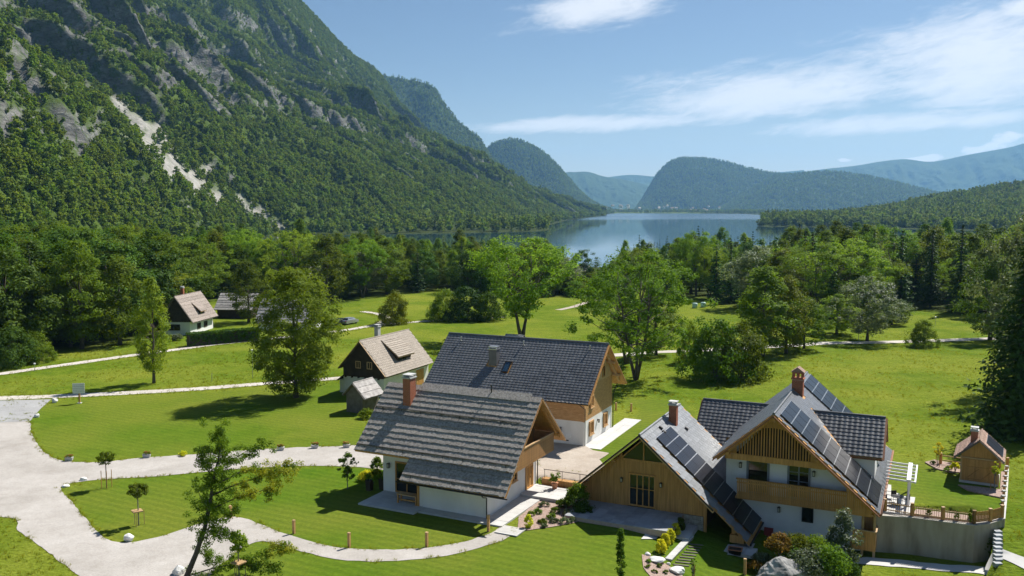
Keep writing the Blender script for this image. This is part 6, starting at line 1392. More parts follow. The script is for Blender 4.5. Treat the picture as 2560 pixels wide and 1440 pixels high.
# fire bowl
fb = empty('fire_bowl', gp(1838, 1386), R(-20), 'square dark fire bowl with orange rim on the paved square', 'fire bowl'); m = MB(); m.hexa([(-.42, -.3, .05), (.42, -.3, .05), (-.42, .3, .05), (.42, .3, .05), (-.5, -.38, .42), (.5, -.38, .42), (-.5, .38, .42), (.5, .38, .42)]); m.build('basin', 'metal_dark', fb)
m = MB(); m.box(-.54, .54, -.42, -.34, .42, .47); m.box(-.54, .54, .34, .42, .42, .47); m.box(-.54, -.46, -.34, .34, .42, .47); m.box(.46, .54, -.34, .34, .42, .47); m.build('rim', 'terracotta', fb); m = MB(); m.box(-.46, .46, -.34, .34, .30, .36); m.build('ash_bed', 'concrete', fb)
# red cushioned loungers by the chalet wall
for i, lb in ((0, 'left red cushioned lounge chair under the chalet balcony'), (1, 'right red cushioned lounge chair under the chalet balcony')):
    p = hw(HD, -1.35 + i * .95, 1.15, -.66); o = empty('lounge_chair', p, HD.rotation_euler.z, lb, 'chair', 'red lounge chairs by the chalet'); m = MB(); m.box(-.36, .36, -.5, .3, .22, .32); m.build('seat', 'cushion_red', o); m = MB(); m.beam((0, .28, .3), (0, .5, .95), .72, .10, (0, 1, 0)); m.build('backrest', 'cushion_red', o)
    for a in (-.32, .32):
        for b in (-.44, .3): m = MB(); m.tube([(a, b, 0), (a, b, .24)], .025, 6); m.build('leg', 'metal_dark', o)
# bench and table on the terrace
bn = empty('garden_bench', hw(HA, -9.9, -5.2, .16), HA.rotation_euler.z, 'wooden bench table on the terrace of the shingle house', 'bench'); m = MB(); m.box(-1.05, .95, -.35, .35, .72, .79); m.build('table_top', 'wood_pale', bn)
for a in (-.98, .82):
    for b in (-.3, .2): m = MB(); m.box(a, a + .11, b, b + .11, 0, .72); m.build('leg', 'wood_warm', bn)
m = MB(); m.box(-1.0, .9, -.1, .0, .2, .3); m.build('stretcher', 'wood_warm', bn)
# information board by the lane
sg_ = empty('information_board', gp(199, 1008), R(8), 'brown post with a tilted pale slatted information board by the lane', 'sign'); m = MB(); m.box(-.10, .10, -.08, .08, -.05, 1.7); m.build('post', 'wood_brown', sg_); m = MB(); m.box(-.72, .72, -.12, -.085, 1.3, 2.62); m.build('backboard', 'wood_grey', sg_)
for i in range(6): m = MB(); m.box(-.74, .74, -.155, -.125, 1.3 + i * .225, 1.3 + i * .225 + .19); m.build('sign_slat', 'metal_white', sg_)
m = MB(); m.box(-.25, .25, -.25, .25, -.05, .08); m.build('footing', 'concrete', sg_)
def pole(px, py, top, label, name='lamp_pole', r=.05, head=True):
    p = gp(px, py); h = (py - top) * p[1] / FPX; o = empty(name, p, 0, label, 'pole'); m = MB(); m.tube([(0, 0, -.1), (0, 0, h)], [r, r * .7], 7); m.build('shaft', 'metal_zinc', o)
    if head: m = MB(); m.lathe([(.05, h), (.16, h + .05), (.16, h + .2), (.05, h + .26)], 10); m.build('lamp_head', 'metal_white', o)
pole(632, 946, 876, 'slim grey lamp pole on the meadow left of the ash tree'); pole(530, 953, 932, 'short marker pole with grass round it on the left meadow', 'marker_pole', .06, False); pole(1517, 868, 815, 'slim lamp pole behind the right end of the black roof'); pole(87, 928, 911, 'short marker post at the edge of the gravel track', 'marker_pole', .05); pole(2338, 812, 794, 'small lamp pole beside the shrub on the far right meadow'); pole(2146, 850, 822, 'thin stake beside the pale-leaved tree', 'marker_pole', .05, False)
# flower boxes along the drive
LBX = ['flower trough nearest the road junction', 'flower trough second from the road junction', 'flower trough seen behind the leaning tree crown', 'flower trough just right of the leaning tree crown', 'flower trough midway between leaning tree and shingle house', 'flower trough beside the shingle roof corner']
FLB = [(173, 1152), (367, 1144), (551, 1134), (650, 1129), (702, 1126), (787, 1121), (866, 1119)]; FLB = [FLB[i] for i in (0, 1, 2, 4, 5, 6)]
def leafy(name, n, size, mat, seed, shape, parent, leaf, up=.4):
    rg = np.random.default_rng(seed); C, rad, per = shape(rg); return inst(name, crown_mesh(name, C, rad, per, leaf, mat, rg, up=up), parent)
for i, (a, lb) in enumerate(zip(FLB, LBX)):
    p = gp(*a); o = empty('flower_trough', p, R(4 + i), 'grey ' + lb, 'planter', 'flower troughs along the drive'); m = MB(); m.hexa([(-.30, -.15, .0), (.30, -.15, .0), (-.30, .15, .0), (.30, .15, .0), (-.38, -.2, .36), (.38, -.2, .36), (-.38, .2, .36), (.38, .2, .36)]); m.build('trough', 'concrete', o)
    rg = np.random.default_rng(i); C = np.stack([rg.uniform(-.32, .32, 9), rg.uniform(-.14, .14, 9), rg.uniform(.4, .56, 9)], -1); inst('foliage', crown_mesh('foliage', C, np.full(9, .16), 26, .055, 'leaf_olive', rg), o); inst('blossom', crown_mesh('blossom', C + [0, 0, .07], np.full(9, .14), 9, .05, 'flower', rg), o)
# cars
def car(px, py, yaw, mat, label):
    p = gp(px, py); o = empty('parked_car', p, R(yaw), label, 'car', 'cars parked by the track'); s = [(-2.05, .32), (-2.1, .75), (-1.95, .98), (-1.55, 1.02), (-1.15, 1.42), (.55, 1.46), (1.15, 1.02), (1.95, .90), (2.1, .62), (2.08, .32)]
    m = MB(); n = len(s); vs = []
    for side, w in ((-1, .84), (1, .84)):
        for x, z in s: vs.append((x, side * (w - (.20 if z > 1.1 else 0)), z))
    m.add(vs, [tuple(range(n))[::-1], tuple(range(n, 2 * n))] + [(i, (i + 1) % n, n + (i + 1) % n, n + i) for i in range(n)]); b = m.build('body', mat, o)
    for side in (-1, 1): g = MB(); y = side * .74; g.hexa([(-1.35, y - .03, 1.04), (.95, y - .03, 1.04), (-1.35, y + .03, 1.04), (.95, y + .03, 1.04), (-1.05, y * .9 - .03, 1.36), (.5, y * .9 - .03, 1.36), (-1.05, y * .9 + .03, 1.36), (.5, y * .9 + .03, 1.36)]); g.build('side_window', 'glass_dark', o)
    for x0, x1, nm in ((-1.60, -1.2, 'rear_window'), (1.13, .66, 'windscreen')): g = MB(); sgn = -1 if x0 < 0 else 1; g.hexa([(x0, -.66, 1.07), (x0 + sgn * .03, -.66, 1.09), (x0, .66, 1.07), (x0 + sgn * .03, .66, 1.09), (x1, -.58, 1.38), (x1 + sgn * .03, -.58, 1.40), (x1, .58, 1.38), (x1 + sgn * .03, .58, 1.40)]); g.build(nm, 'glass_dark', o)
    for x in (-1.3, 1.3):
        for y in (-.8, .62): w = MB(); k = 14; w.add([(x + .31 * math.cos(2 * math.pi * q / k), y + d * .2, .31 + .31 * math.sin(2 * math.pi * q / k)) for d in (0, 1) for q in range(k)], [tuple(range(k)), tuple(range(k, 2 * k))] + [(q, (q + 1) % k, k + (q + 1) % k, k + q) for q in range(k)]); w.build('wheel', 'tyre', o)
    for y in (-.68, .5): l_ = MB(); l_.box(-2.13, -2.03, y, y + .2, .72, .88); l_.build('tail_light', 'lamp_red', o)
    for y in (-.66, .46): l_ = MB(); l_.box(2.02, 2.11, y, y + .2, .64, .78); l_.build('headlight', 'lamp_glass', o)
car(874, 810, 62, 'car_silver', 'silver hatchback parked on the grass by the bending track'); car(847, 812, 66, 'car_dark', 'dark car parked left of the silver hatchback')
for px, py, lb in ((1758, 768, 'mint-green wrapped hay bale at the wood edge'), (1737, 770, 'smaller wrapped hay bale left of the mint-green one')):
    p = gp(px, py); m = MB(); m.lathe([(.55, 0), (.66, .08), (.66, 1.15), (.55, 1.25)], 16); o = m.build('hay_bale', 'bale', None, smooth=True); o.location = p; tag(o, lb, 'hay bale')
# terracotta pot at the front door, planters by the terrace
pt = empty('flower_pot', hw(HA, -.3, 3.45, .33), 0, 'terracotta pot with a leafy plant at the front door landing', 'pot'); m = MB(); m.lathe([(.2, 0), (.3, .45), (.33, .47), (.33, .53), (.28, .53)], 14); m.build('pot', 'terracotta', pt)
rg = np.random.default_rng(5); C = np.stack([rg.normal(0, .22, 16), rg.normal(0, .22, 16), rg.uniform(.6, 1.5, 16) ** 1.0], -1); inst('foliage', crown_mesh('foliage', C, np.full(16, .18), 14, .10, 'leaf_green', rg), pt)
for i, (x, y, lb) in enumerate(((-15.2, -3.4, 'tall dark planter left of the terrace'), (-14.35, -2.6, 'tall dark planter against the shingle house corner'))):
    o = empty('tall_planter', hw(HA, x, y, 0), HA.rotation_euler.z, lb, 'planter', 'dark planters by the terrace'); m = MB(); m.hexa([(-.22, -.22, 0), (.22, -.22, 0), (-.22, .22, 0), (.22, .22, 0), (-.28, -.28, .95), (.28, -.28, .95), (-.28, .28, .95), (.28, .28, .95)]); m.build('box', 'wood_dark', o)
    rg = np.random.default_rng(i + 3); C = np.stack([rg.normal(0, .2, 10), rg.normal(0, .2, 10), rg.uniform(1., 1.5, 10)], -1); inst('foliage', crown_mesh('foliage', C, np.full(10, .24), 26, .08, 'leaf_green', rg), o)
# far village on the other shore
rr = random.Random(21); k = 0
for i in range(34):
    px = rr.uniform(1500, 1800) if i else 1764; py = rr.uniform(512, 527) if i else 526; d = rr.uniform(4550, 4800) if py > 518 else rr.uniform(5000, 5150); 
    p = at(px, py, d); w, dp, hh = (rr.uniform(9, 15), rr.uniform(8, 11), rr.uniform(5, 7)) if i else (26, 14, 9)
    o = empty('village_house', (p[0], p[1], max(-4.5, p[2] - hh) - 1), rr.uniform(-.8, .8), 'tiny pale village house on the far lake shore' if i else 'largest white building of the far shore village', 'house', 'far shore village houses' if i else None)
    m = MB(); m.box(-w / 2, w / 2, -dp / 2, dp / 2, -3, hh); m.build('wall', 'plaster', o); m = MB(); m.prism([(-dp / 2 - .6, hh), (0, hh + dp * .42), (dp / 2 + .6, hh)], 'x', -w / 2 - .6, w / 2 + .6); m.build('roof', 'tile_beige' if i % 3 else 'tile_red', o)
# ================================================================ shrubs and garden plants
def shrub(px, py, w, h, mat, label, seed, n=26, per=34, leaf=.06, name='shrub', group=None, shape='dome', lift=0., pos=None, stems=True, cat='shrub'):
    p = gp(px, py) if pos is None else pos; rg = np.random.default_rng(seed); o = empty(name, (p[0], p[1], p[2] + lift), rg.random() * 6, label, cat, group)
    if shape == 'egg': hh = rg.random(n); th = rg.random(n) * 6.283; r = w * .42 * np.sin(np.pi * (hh * .86 + .1)) ** .7 * rg.uniform(.7, 1, n); C = np.stack([r * np.cos(th), r * np.sin(th), h * .05 + hh * h * .86], -1); rad = np.full(n, w * .16)
    elif shape == 'column': hh = rg.random(n); th = rg.random(n) * 6.283; r = w * .4 * (1 - hh) ** .4 * np.minimum(1, hh * 6 + .3) * rg.uniform(.4, 1, n); C = np.stack([r * np.cos(th), r * np.sin(th), h * .08 + hh * h * .9], -1); rad = np.full(n, w * .22)
    else: th = rg.random(n) * 6.283; u = rg.random(n); r = w * .40 * np.sqrt(u); C = np.stack([r * np.cos(th), r * np.sin(th), h * (.18 + .68 * np.sqrt(np.maximum(0, 1 - u)) * rg.uniform(.45, 1, n))], -1); rad = np.full(n, w * .17) * rg.uniform(.7, 1.3, n)
    inst('foliage', crown_mesh('foliage', C, rad, per, leaf, mat, rg, up=.3), o)
    if stems:
        t = MB()
        for i in range(4): a = rg.random() * 6.28; t.tube([(0, 0, -.05), (w * .12 * math.cos(a), w * .12 * math.sin(a), h * .35), (w * .22 * math.cos(a), w * .22 * math.sin(a), h * .62)], [.03, .02, .008], 5)
        t.build('stem', 'bark', o)
    return o
for i, (px, py, m_, lb) in enumerate(((1652, 1391, 'leaf_yellow', 'clipped golden thuja at the lower end of the planter'), (1663, 1377, 'leaf_yellow', 'clipped golden thuja second from the lower end of the planter'), (1675, 1365, 'leaf_yellow', 'clipped golden thuja in the middle of the planter'), (1688, 1350, 'leaf_yellow', 'clipped golden thuja second from the patio end'), (1700, 1336, 'leaf_olive', 'darker clipped thuja at the patio end of the planter'))):
    q = hz(px, py - 4, PZ - .15); shrub(0, 0, .85, 1.3, m_, lb, 40 + i, 70, 44, .05, 'thuja', 'clipped thujas in the planter', 'egg', pos=q, stems=False)
shrub(1321, 1320, .75, 1.15, 'leaf_yellow', 'golden clipped thuja standing alone beside the slatted step', 47, 60, 40, .045, 'thuja', None, 'egg', stems=False)
q2f = lambda x, y: (1200 + x / 4.113, 980 + y / 4.113)
for i, (x, y, w, h, m_, lb) in enumerate(((600, 1250, .9, .5, 'leaf_green', 'dark green cushion shrub nearest the gable walk'), (525, 1280, .7, .5, 'leaf_green', 'green cushion shrub just above the lone thuja'), (645, 1355, .9, .45, 'leaf_green', 'green cushion shrub at the front of the mulched bed'), (730, 1300, .85, .55, 'leaf_green', 'green cushion shrub in the centre of the mulched bed'), (775, 1245, .9, .55, 'leaf_green', 'green cushion shrub at the back of the mulched bed'),
    (860, 1355, .95, .6, 'lavender', 'grey lavender at the front right of the mulched bed'), (760, 1345, .8, .5, 'lavender', 'grey lavender left of the front right one'), (950, 1335, .7, .5, 'lavender', 'rightmost grey lavender of the mulched bed'), (660, 1392, .6, .35, 'lavender', 'small grey lavender at the lawn edge'), (660, 1185, 1.0, .55, 'lavender', 'pale grassy tuft below the landing edge'), (900, 1270, .9, .6, 'lavender', 'grey lavender before the dark leafy shrub'))):
    shrub(*q2f(x, y), w, h, m_, lb, 60 + i, 22, 34, .05, 'bed_shrub', 'low shrubs in the mulched bed', stems=False)
shrub(*q2f(1000, 1215), 2.2, 2.6, 'leaf_green', 'big leafy shrub at the left corner of the timber wing', 80, 60, 40, .10); shrub(*q2f(1060, 1250), 2.2, 1.2, 'leaf_deep', 'low dark shrub under the timber wing corner', 81, 40, 40, .08); shrub(*q2f(850, 1190), 1.3, .8, 'leaf_olive', 'olive shrub against the landing edge', 82, 30, 36, .07)
for i, (px, py) in enumerate(((1620, 1407), (1619, 1420), (1648, 1418), (1636, 1432), (1664, 1434))): shrub(px, py, .5, .28, 'leaf_green', 'small green tuft in the gravel bed below the planter', 90 + i, 12, 30, .04, 'tuft', 'tufts in the gravel bed', stems=False)
# shrubbery round the big rock
SB = [(1945, 1440, 2.3, 1.9, 'leaf_autumn', 'reddish flowering shrub on top of the big rock', 70, .08, 1.5), (1990, 1440, 2.6, 2.0, 'leaf_olive', 'olive-yellow shrub behind the big rock', 80, .08, 1.4), (1905, 1412, 1.6, .8, 'lavender', 'tall pale grass left of the big rock', 40, .07, .2), (1885, 1430, 1.3, .7, 'leaf_autumn', 'red and yellow ground cover left of the big rock', 40, .06, .2), (2015, 1462, 3.2, 2.3, 'leaf_silver', 'pale-leaved shrub right of the big rock', 120, .09, .7), (2070, 1462, 3.2, 2.4, 'leaf_green', 'dense green shrub at the bottom beside the rock', 120, .09, .7), (2115, 1450, 2.2, 1.7, 'leaf_deep', 'dark conifer shrub at the right end of the shrubbery', 80, .07, 0.), (1985, 1455, 1.8, 1.5, 'leaf_green', 'green shrub growing over the rock face', 60, .08, 1.2), (2040, 1440, 2.4, 1.7, 'leaf_ash', 'bright green shrub crowning the rock outcrop', 80, .08, 1.5)]
for i, (px, py, w, h, m_, lb, n, lf, up_) in enumerate(SB): shrub(px, py, w, h, m_, lb, 120 + i, n, 44, lf, lift=up_)
# taller pale-leaved bush in front of the chalet deck
q = gp(2102, 1432); tp_ = broadleaf(301, 4.9, 2.7, .4, 80, 50, .10, 'leaf_silver', .42, 'oval', limbs=12, trunk_r=.07); tree('silver_bush', tp_, q, 1., .4, 'tall pale-leaved bush standing before the chalet side deck', 'shrub')
# yellow plants by the terrace
shrub(915, 1200, 1.7, 1.0, 'leaf_yellow', 'golden ornamental shrub left of the shingle house terrace', 150, 45, 40, .07); shrub(938, 1196, 1.5, 1.0, 'leaf_olive', 'yellow-green shrub beside the tall planters', 151, 40, 40, .07); shrub(942, 1178, 1.3, 1.6, 'leaf_green', 'green shrub behind the tall planters at the house corner', 152, 40, 40, .07)
shrub(458, 1140, .95, .55, 'leaf_yellow', 'round yellow-green cushion shrub on the drive edge', 153, 26, 40, .05, stems=False)
shrub(917, 1046, 2.2, 1.3, 'leaf_green', 'green shrub behind the plank shed', 154, 40, 40, .08); shrub(960, 985, 2.4, 3.4, 'leaf_olive', 'thin leafy shrub between plank shed and old cottage', 155, 40, 36, .10)
shrub(2448, 1390, 2.6, 2.6, 'leaf_deep', 'dark conifer shrub at the right end of the retaining wall', 156, 80, 44, .09)
for i, (px, py) in enumerate(((2322, 1290), (2392, 1300), (2427, 1296), (2425, 1306))): shrub(0, 0, .45, .8, 'leaf_green', 'small upright shrub behind the picket fence', 160 + i, 18, 34, .05, 'fence_shrub', 'small shrubs behind the picket fence', 'column', pos=hz(px, py, GZ0 + .05), stems=False)
for i, (px, py) in enumerate(((2333, 1160), (2372, 1172), (2366, 1178))): shrub(0, 0, .6, .35, 'leaf_green', 'small cushion plant in the curved garden bed', 170 + i, 14, 30, .05, 'bed_plant', 'plants in the curved garden bed', pos=hz(px, py, GZ0 + .05), stems=False)
shrub(0, 0, .9, 1.1, 'leaf_yellow', 'yellow-green shrub at the left corner of the garden hut', 175, 26, 36, .06, pos=hz(2388, 1178, GZ0 + .05))
# hedge
def hedge():
    a, b = V3(gp(470, 866)), V3(gp(646, 850)); o = empty('clipped_hedge', a, 0, 'long clipped dark green hedge below the white cottage', 'hedge'); d = (b - a); L = d.length; d.normalize(); n = V3((-d.y, d.x, 0)); rg = np.random.default_rng(9); N_ = 900
    u = rg.random(N_) * L; s = rg.random(N_) * 2 - 1; z = rg.random(N_) ** .8; H_, w = 2.25, 1.7; k = rg.random(N_); s = np.where(k < .5, np.sign(s) * 1., s); z = np.where(k >= .5, 1., z)
    C = np.outer(u, np.array(d)) + np.outer(s * w / 2, np.array(n)); C[:, 2] += .1 + z * (H_ - .1) + .12 * (vnoise(u * .8, s, 3) - .5); inst('foliage', crown_mesh('foliage', C, np.full(N_, .3), 20, .13, 'leaf_deep', rg, up=.2), o)
    m = MB(); dv = d * L; m.beam(V3((0, 0, 1.0)), V3((dv.x, dv.y, 1.0)), w * .75, 1.9); m.build('inner_twigs', 'bark', o)
hedge()
shrub(442, 851, 2.6, 1.3, 'leaf_silver', 'pale rounded shrub against the white cottage wall', 180, 40, 40, .12)
# ================================================================ young staked trees
def young(px, py, top, wpx, cbpx, stakes, label, seed, mat='leaf_green', z=None, lv=.075, n=60):
    p = gp(px, py) if z is None else hz(px, py, z); s = p[1] / FPX; H = (py - top) * s; Wd = wpx * s; cb = (py - cbpx) * s; rg = np.random.default_rng(seed)
    o = empty('young_tree', p, rg.random() * 6, label, 'tree', 'young staked trees'); C = []
    while len(C) < n:
        q = rg.uniform(-1, 1, 3)
        if q @ q < 1: C.append((q[0] * Wd * .42, q[1] * Wd * .42, (H + cb) / 2 + q[2] * (H - cb) * .42))
    C = np.array(C); inst('crown', crown_mesh('crown', C, rg.uniform(.6, 1.2, n) * Wd * .13, 30, lv, mat, rg), o); t = MB(); t.tube([(0, 0, -.1), (.03, 0, cb), (0, .02, H * .9)], [.05, .04, .012], 7)
    for c in C[:12]: t.tube([(0, .01, cb * .95 + .1), tuple(c * .5 + np.array([0, 0, cb * .5])), tuple(c)], [.018, .012, .006], 4)
    t.build('trunk', 'bark_pale', o)
    for i in range(stakes): a = 6.283 * i / stakes + .5; m = MB(); m.tube([(.42 * math.cos(a), .42 * math.sin(a), -.1), (.42 * math.cos(a), .42 * math.sin(a), 1.6 if stakes > 3 else 1.25)], .03, 6); m.build('stake', 'wood_pale' if stakes == 3 else 'wood_brown', o)
    if stakes == 3: m = MB(); m.box(-.3, .45, -.3, .45, 1.12, 1.2); m.build('stake_tie', 'wood_pale', o)
young(267, 1219, 1123, 50, 1160, 4, 'young round-headed tree with four stakes on the middle lawn', 21, 'leaf_green'); young(347, 1313, 1201, 60, 1242, 3, 'young round-headed tree with olive crown and wooden tripod stakes', 22, 'leaf_olive'); young(598, 1446, 1314, 66, 1378, 3, 'young round-headed tree right of the leaning tree', 23, 'leaf_ash')
young(869, 1222, 1122, 58, 1205, 0, 'slender open sapling left of the shingle house', 24, 'leaf_green', lv=.10, n=34)
young(2344, 1166, 1098, 30, 1140, 2, 'thin yellowish sapling in the curved garden bed', 25, 'leaf_yellow', GZ0, .06, 26); young(2486, 1224, 1148, 22, 1190, 2, 'thin yellowish sapling with stakes before the garden hut', 26, 'leaf_yellow', GZ0, .06, 26); young(1733, 1452, 1384, 20, 1440, 2, 'tiny bare sapling with stakes beside the plank steps', 27, 'leaf_green', None, .05, 14)
p = gp(1550, 1450); shrub(0, 0, .85, 3.6, 'leaf_green', 'slim columnar young tree standing on the front lawn', 190, 80, 30, .07, 'columnar_tree', None, 'column', pos=p, cat='tree')
# ================================================================ leaning foreground tree
def leaning():
    p = gp(462, 1452); s = p[1] / FPX; o = empty('leaning_tree', p, 0, 'leaning dark-leaved tree with yellowing right branches in the foreground', 'tree'); rg = np.random.default_rng(77)
    def L3(px, py, dy=0.): q = at(px, py, p[1] + dy); return V3(q) - V3(p)
    t = MB(); t.sm = True
    trunk = [L3(462, 1452), L3(490, 1385), L3(512, 1320), L3(525, 1260), L3(533, 1200), L3(545, 1150), L3(556, 1095)]; t.tube(trunk, [.20, .17, .145, .12, .09, .06, .02], 8)
    br = []
    def limb(pts, r): q = [L3(*a) for a in pts]; t.tube(q, [r * (1 - .85 * i / (len(q) - 1)) for i in range(len(q))], 6); br.append(q)
    limb([(528, 1240), (580, 1215, .6), (640, 1195, .9), (700, 1175, 1.2), (738, 1160, 1.4)], .07); limb([(522, 1275), (590, 1245, -.6), (660, 1225, -.9), (690, 1228, -1.1)], .06); limb([(540, 1180), (580, 1150, .8), (620, 1125, 1.), (665, 1108, 1.2)], .05)
    limb([(535, 1200), (510, 1160, -.8), (500, 1130, -1.)], .045); limb([(520, 1280), (500, 1240, .8), (490, 1210, 1.2)], .045); limb([(500, 1350), (540, 1330, -.8), (580, 1330, -1.0)], .045); limb([(545, 1160), (550, 1120, .3), (553, 1078, .4)], .04); limb([(510, 1330), (560, 1290, 1.2), (590, 1262, 1.5)], .04); limb([(534, 1215), (600, 1180, -1.4), (680, 1170, -2.0), (720, 1185, -2.2)], .05)
    limb([(470, 1440), (540, 1418, .5), (600, 1408, .8), (640, 1412, .8)], .06); limb([(600, 1408, .8), (660, 1385, .9), (700, 1372, 1.), (728, 1368, 1.)], .03); limb([(600, 1408, .8), (650, 1420, .4), (700, 1418, .2)], .025); limb([(495, 1380), (520, 1390, 1.), (545, 1400, 1.2)], .03)
    t.build('trunk', 'bark', o)
    dark, yel = [], []
    for k, q in enumerate(br):
        for i in range(len(q) - 1):
            for f in np.linspace(.1, 1, 6):
                c = q[i].lerp(q[i + 1], f); n_ = 2 if i else 1
                for _ in range(n_): pt_ = c + V3(rg.normal(0, .24, 3)); (yel if (k in (0, 1, 8, 10) and i >= 1 and rg.random() < .75) else dark).append(pt_)
    for c in trunk[2:]:
        for _ in range(22): dark.append(c + V3((rg.normal(-.05, .55), rg.normal(0, .55), rg.normal(0, .6))))
    for nm, A, m_, seed in (('crown', dark, 'leaf_green', 1), ('yellow_crown', yel, 'leaf_birch', 2)):
        C = np.array([tuple(a) for a in A]); inst(nm, crown_mesh(nm, C, np.full(len(C), .36), 84, .064, m_, np.random.default_rng(seed), up=.5), o)
leaning()
# ================================================================ named trees of the meadow
def T(proto, px, py, top, wpx, label, rot=0., name='meadow_tree', cat='tree', base=None):
    p = gp(px, py); s = p[1] / FPX; H = (py - top) * s; Wd = wpx * s; me = P_[proto][1]; co = np.empty(len(me.vertices) * 3, np.float32); me.vertices.foreach_get('co', co); co = co.reshape(-1, 3)
    h0 = np.percentile(co[:, 2], 99.7); w0 = (np.percentile(co[:, 0], 99) - np.percentile(co[:, 0], 1)); return tree(name, P_[proto], p, (Wd / w0, Wd / w0, H / h0), rot, label, cat)
T('ash_full', 740, 994, 668, 205, 'tall bright green ash tree beside the lane', .3, 'ash_tree'); T('oval_b', 385, 958, 690, 88, 'slim twin-stemmed tree by the lane left of the hedge', 1.1, 'twin_stem_tree'); T('ash_b', 1305, 850, 590, 235, 'spreading open-crowned tree behind the black tiled roof', .4, 'ash_tree'); T('ash_c', 1590, 950, 618, 315, 'big multi-limbed tree beside the black-tiled house gable', 2.0, 'ash_tree')
T('ash_b', 1566, 910, 660, 190, 'tree with straight trunk standing behind the big multi-limbed one', 3.1, 'ash_tree'); T('oval_a', 1640, 888, 720, 120, 'smaller tree at the pale road right of the big multi-limbed one', .5)
T('bush_a', 1790, 948, 795, 175, 'broad dark bushy tree on the meadow, left half of a pair', .2, 'bushy_tree'); T('bush_b', 1850, 946, 800, 160, 'broad bushy tree on the meadow, right half of a pair', 1.3, 'bushy_tree')
T('oval_b', 1905, 890, 664, 150, 'light green tree rising behind the bushy pair', 1.9); T('round_b', 1965, 884, 690, 130, 'olive tree at the road right of the light green one', 2.5); T('round_a', 2010, 872, 740, 120, 'rounded tree at the pale road before the wood', .7); T('ash_a', 2092, 836, 735, 110, 'grey-stemmed tree at the wood edge left of the pale-leaved one', 1.), T('silver', 2168, 852, 690, 165, 'silvery pale-leaved tree on the right meadow', .2); T('round_c', 2230, 812, 745, 90, 'dark rounded tree behind the silvery one', 2.2)
T('bush_a', 2306, 866, 798, 74, 'single round shrub beside the pale road on the right', .1, 'meadow_shrub', 'shrub'); T('bush_b', 985, 810, 726, 82, 'rounded small tree at the bend of the track', .9, 'meadow_shrub'); T('bush_a', 1110, 800, 722, 90, 'dark bush clump above the track, left of three', .1, 'meadow_shrub', 'shrub'); T('bush_c', 1165, 800, 716, 110, 'dark bush clump above the track, middle of three', 2.1, 'meadow_shrub', 'shrub'); T('bush_a', 1222, 802, 728, 80, 'dark bush clump above the track, right of three', 3.9, 'meadow_shrub', 'shrub')
T('bush_c', 30, 915, 815, 110, 'dense dark bush at the left end of the gravel track', .1, 'meadow_shrub', 'shrub'); T('bush_a', 88, 905, 828, 90, 'dense bush right of the one at the left frame edge', 1.1, 'meadow_shrub', 'shrub'); T('round_c', 1458, 700, 624, 74, 'dark round-headed tree standing against the lake', .4, 'lakeside_tree'); T('bush_b', 1725, 905, 800, 70, 'low bush left of the bushy pair on the meadow', .5, 'meadow_shrub', 'shrub')
T('oval_a', 622, 806, 652, 105, 'tree standing between the log barn and the low farmhouse', 1.6)
T('round_b', 300, 862, 640, 150, 'olive tree at the front edge of the left wood', .6); T('oval_a', 205, 872, 600, 150, 'tall green tree at the front edge of the left wood', 2.6)
# right edge: dark spruce and tall pale-leaved tree
T('spruce_big', 2540, 1085, 600, 190, 'large dark spruce at the right edge behind the garden hut', .4, 'spruce_tree'); T('silver', 2556, 985, 520, 215, 'tall silvery tree leaning in at the right edge', 1.4, 'silver_tree'); T('oval_a', 2475, 850, 640, 150, 'leafy tree left of the dark spruce at the right edge', 2., 'meadow_tree'); T('round_c', 2640, 1090, 900, 200, 'dark undergrowth tree below the spruce at the right edge', 2., 'meadow_tree')
# ================================================================ the wood between meadow and lake
def the_wood():
    rg = np.random.default_rng(12); pts = []; grid = {}
    TOPX = np.array([-400, 0, 200, 450, 700, 900, 1100, 1260, 1380, 1420, 1530, 1600, 1650, 1800, 1900, 2050, 2180, 2300, 2450, 2600, 2900]); TOPY = np.array([540, 548, 560, 585, 590, 585, 600, 606, 625, 668, 668, 600, 585, 590, 588, 566, 545, 556, 560, 560, 560])
    N_ = 60000; X = rg.uniform(-330, 560, N_); Y = rg.uniform(95, 720, N_)
    px, py = pix(X, Y, gzn(X, Y)); ok = inpoly(X, Y, WOODS) & ~inpoly(X, Y, LAKE) & (px > -260) & (px < 2800); X, Y, px = X[ok], Y[ok], px[ok]
    o = np.argsort(Y + rg.uniform(0, 12, len(Y))); X, Y, px = X[o], Y[o], px[o]; Z = gzn(X, Y); out = []
    clear = [(gp(586, 796)[:2], 9), (gp(712, 826)[:2], 9), (gp(450, 840)[:2], 12), (gp(812, 742)[:2], 8), (gp(1452, 706)[:2], 7), (gp(346, 836)[:2], 4)]
    for x, y, z, p in zip(X, Y, Z, px):
        ty = np.interp(p, TOPX, TOPY) + rg.uniform(-6, 34) + 14 * math.sin(p * .031) ; hmax = CAM_Z - z - (ty - 518) * y / FPX; H = min(rg.uniform(12, 21), hmax)
        if p < 700 and y < 260: H = min(max(H, rg.uniform(13, 20)), 25)
        if H < 3.2: continue
        if any((x - c[0]) ** 2 + (y - c[1]) ** 2 < r * r for c, r in clear): continue
        r = max(2.2, H * .27 * (1 + (y - 150) / 500)); c = (int(x // 8), int(y // 8)); bad = False
        for i in range(-2, 3):
            for j in range(-2, 3):
                for (qx, qy, qr) in grid.get((c[0] + i, c[1] + j), ()):
                    if (x - qx) ** 2 + (y - qy) ** 2 < (.5 * (r + qr)) ** 2 * 1.25: bad = True; break
                if bad: break
            if bad: break
        if bad: continue
        grid.setdefault(c, []).append((x, y, r)); out.append((x, y, z, H, p))
    return out
WD = the_wood(); rr = random.Random(31)
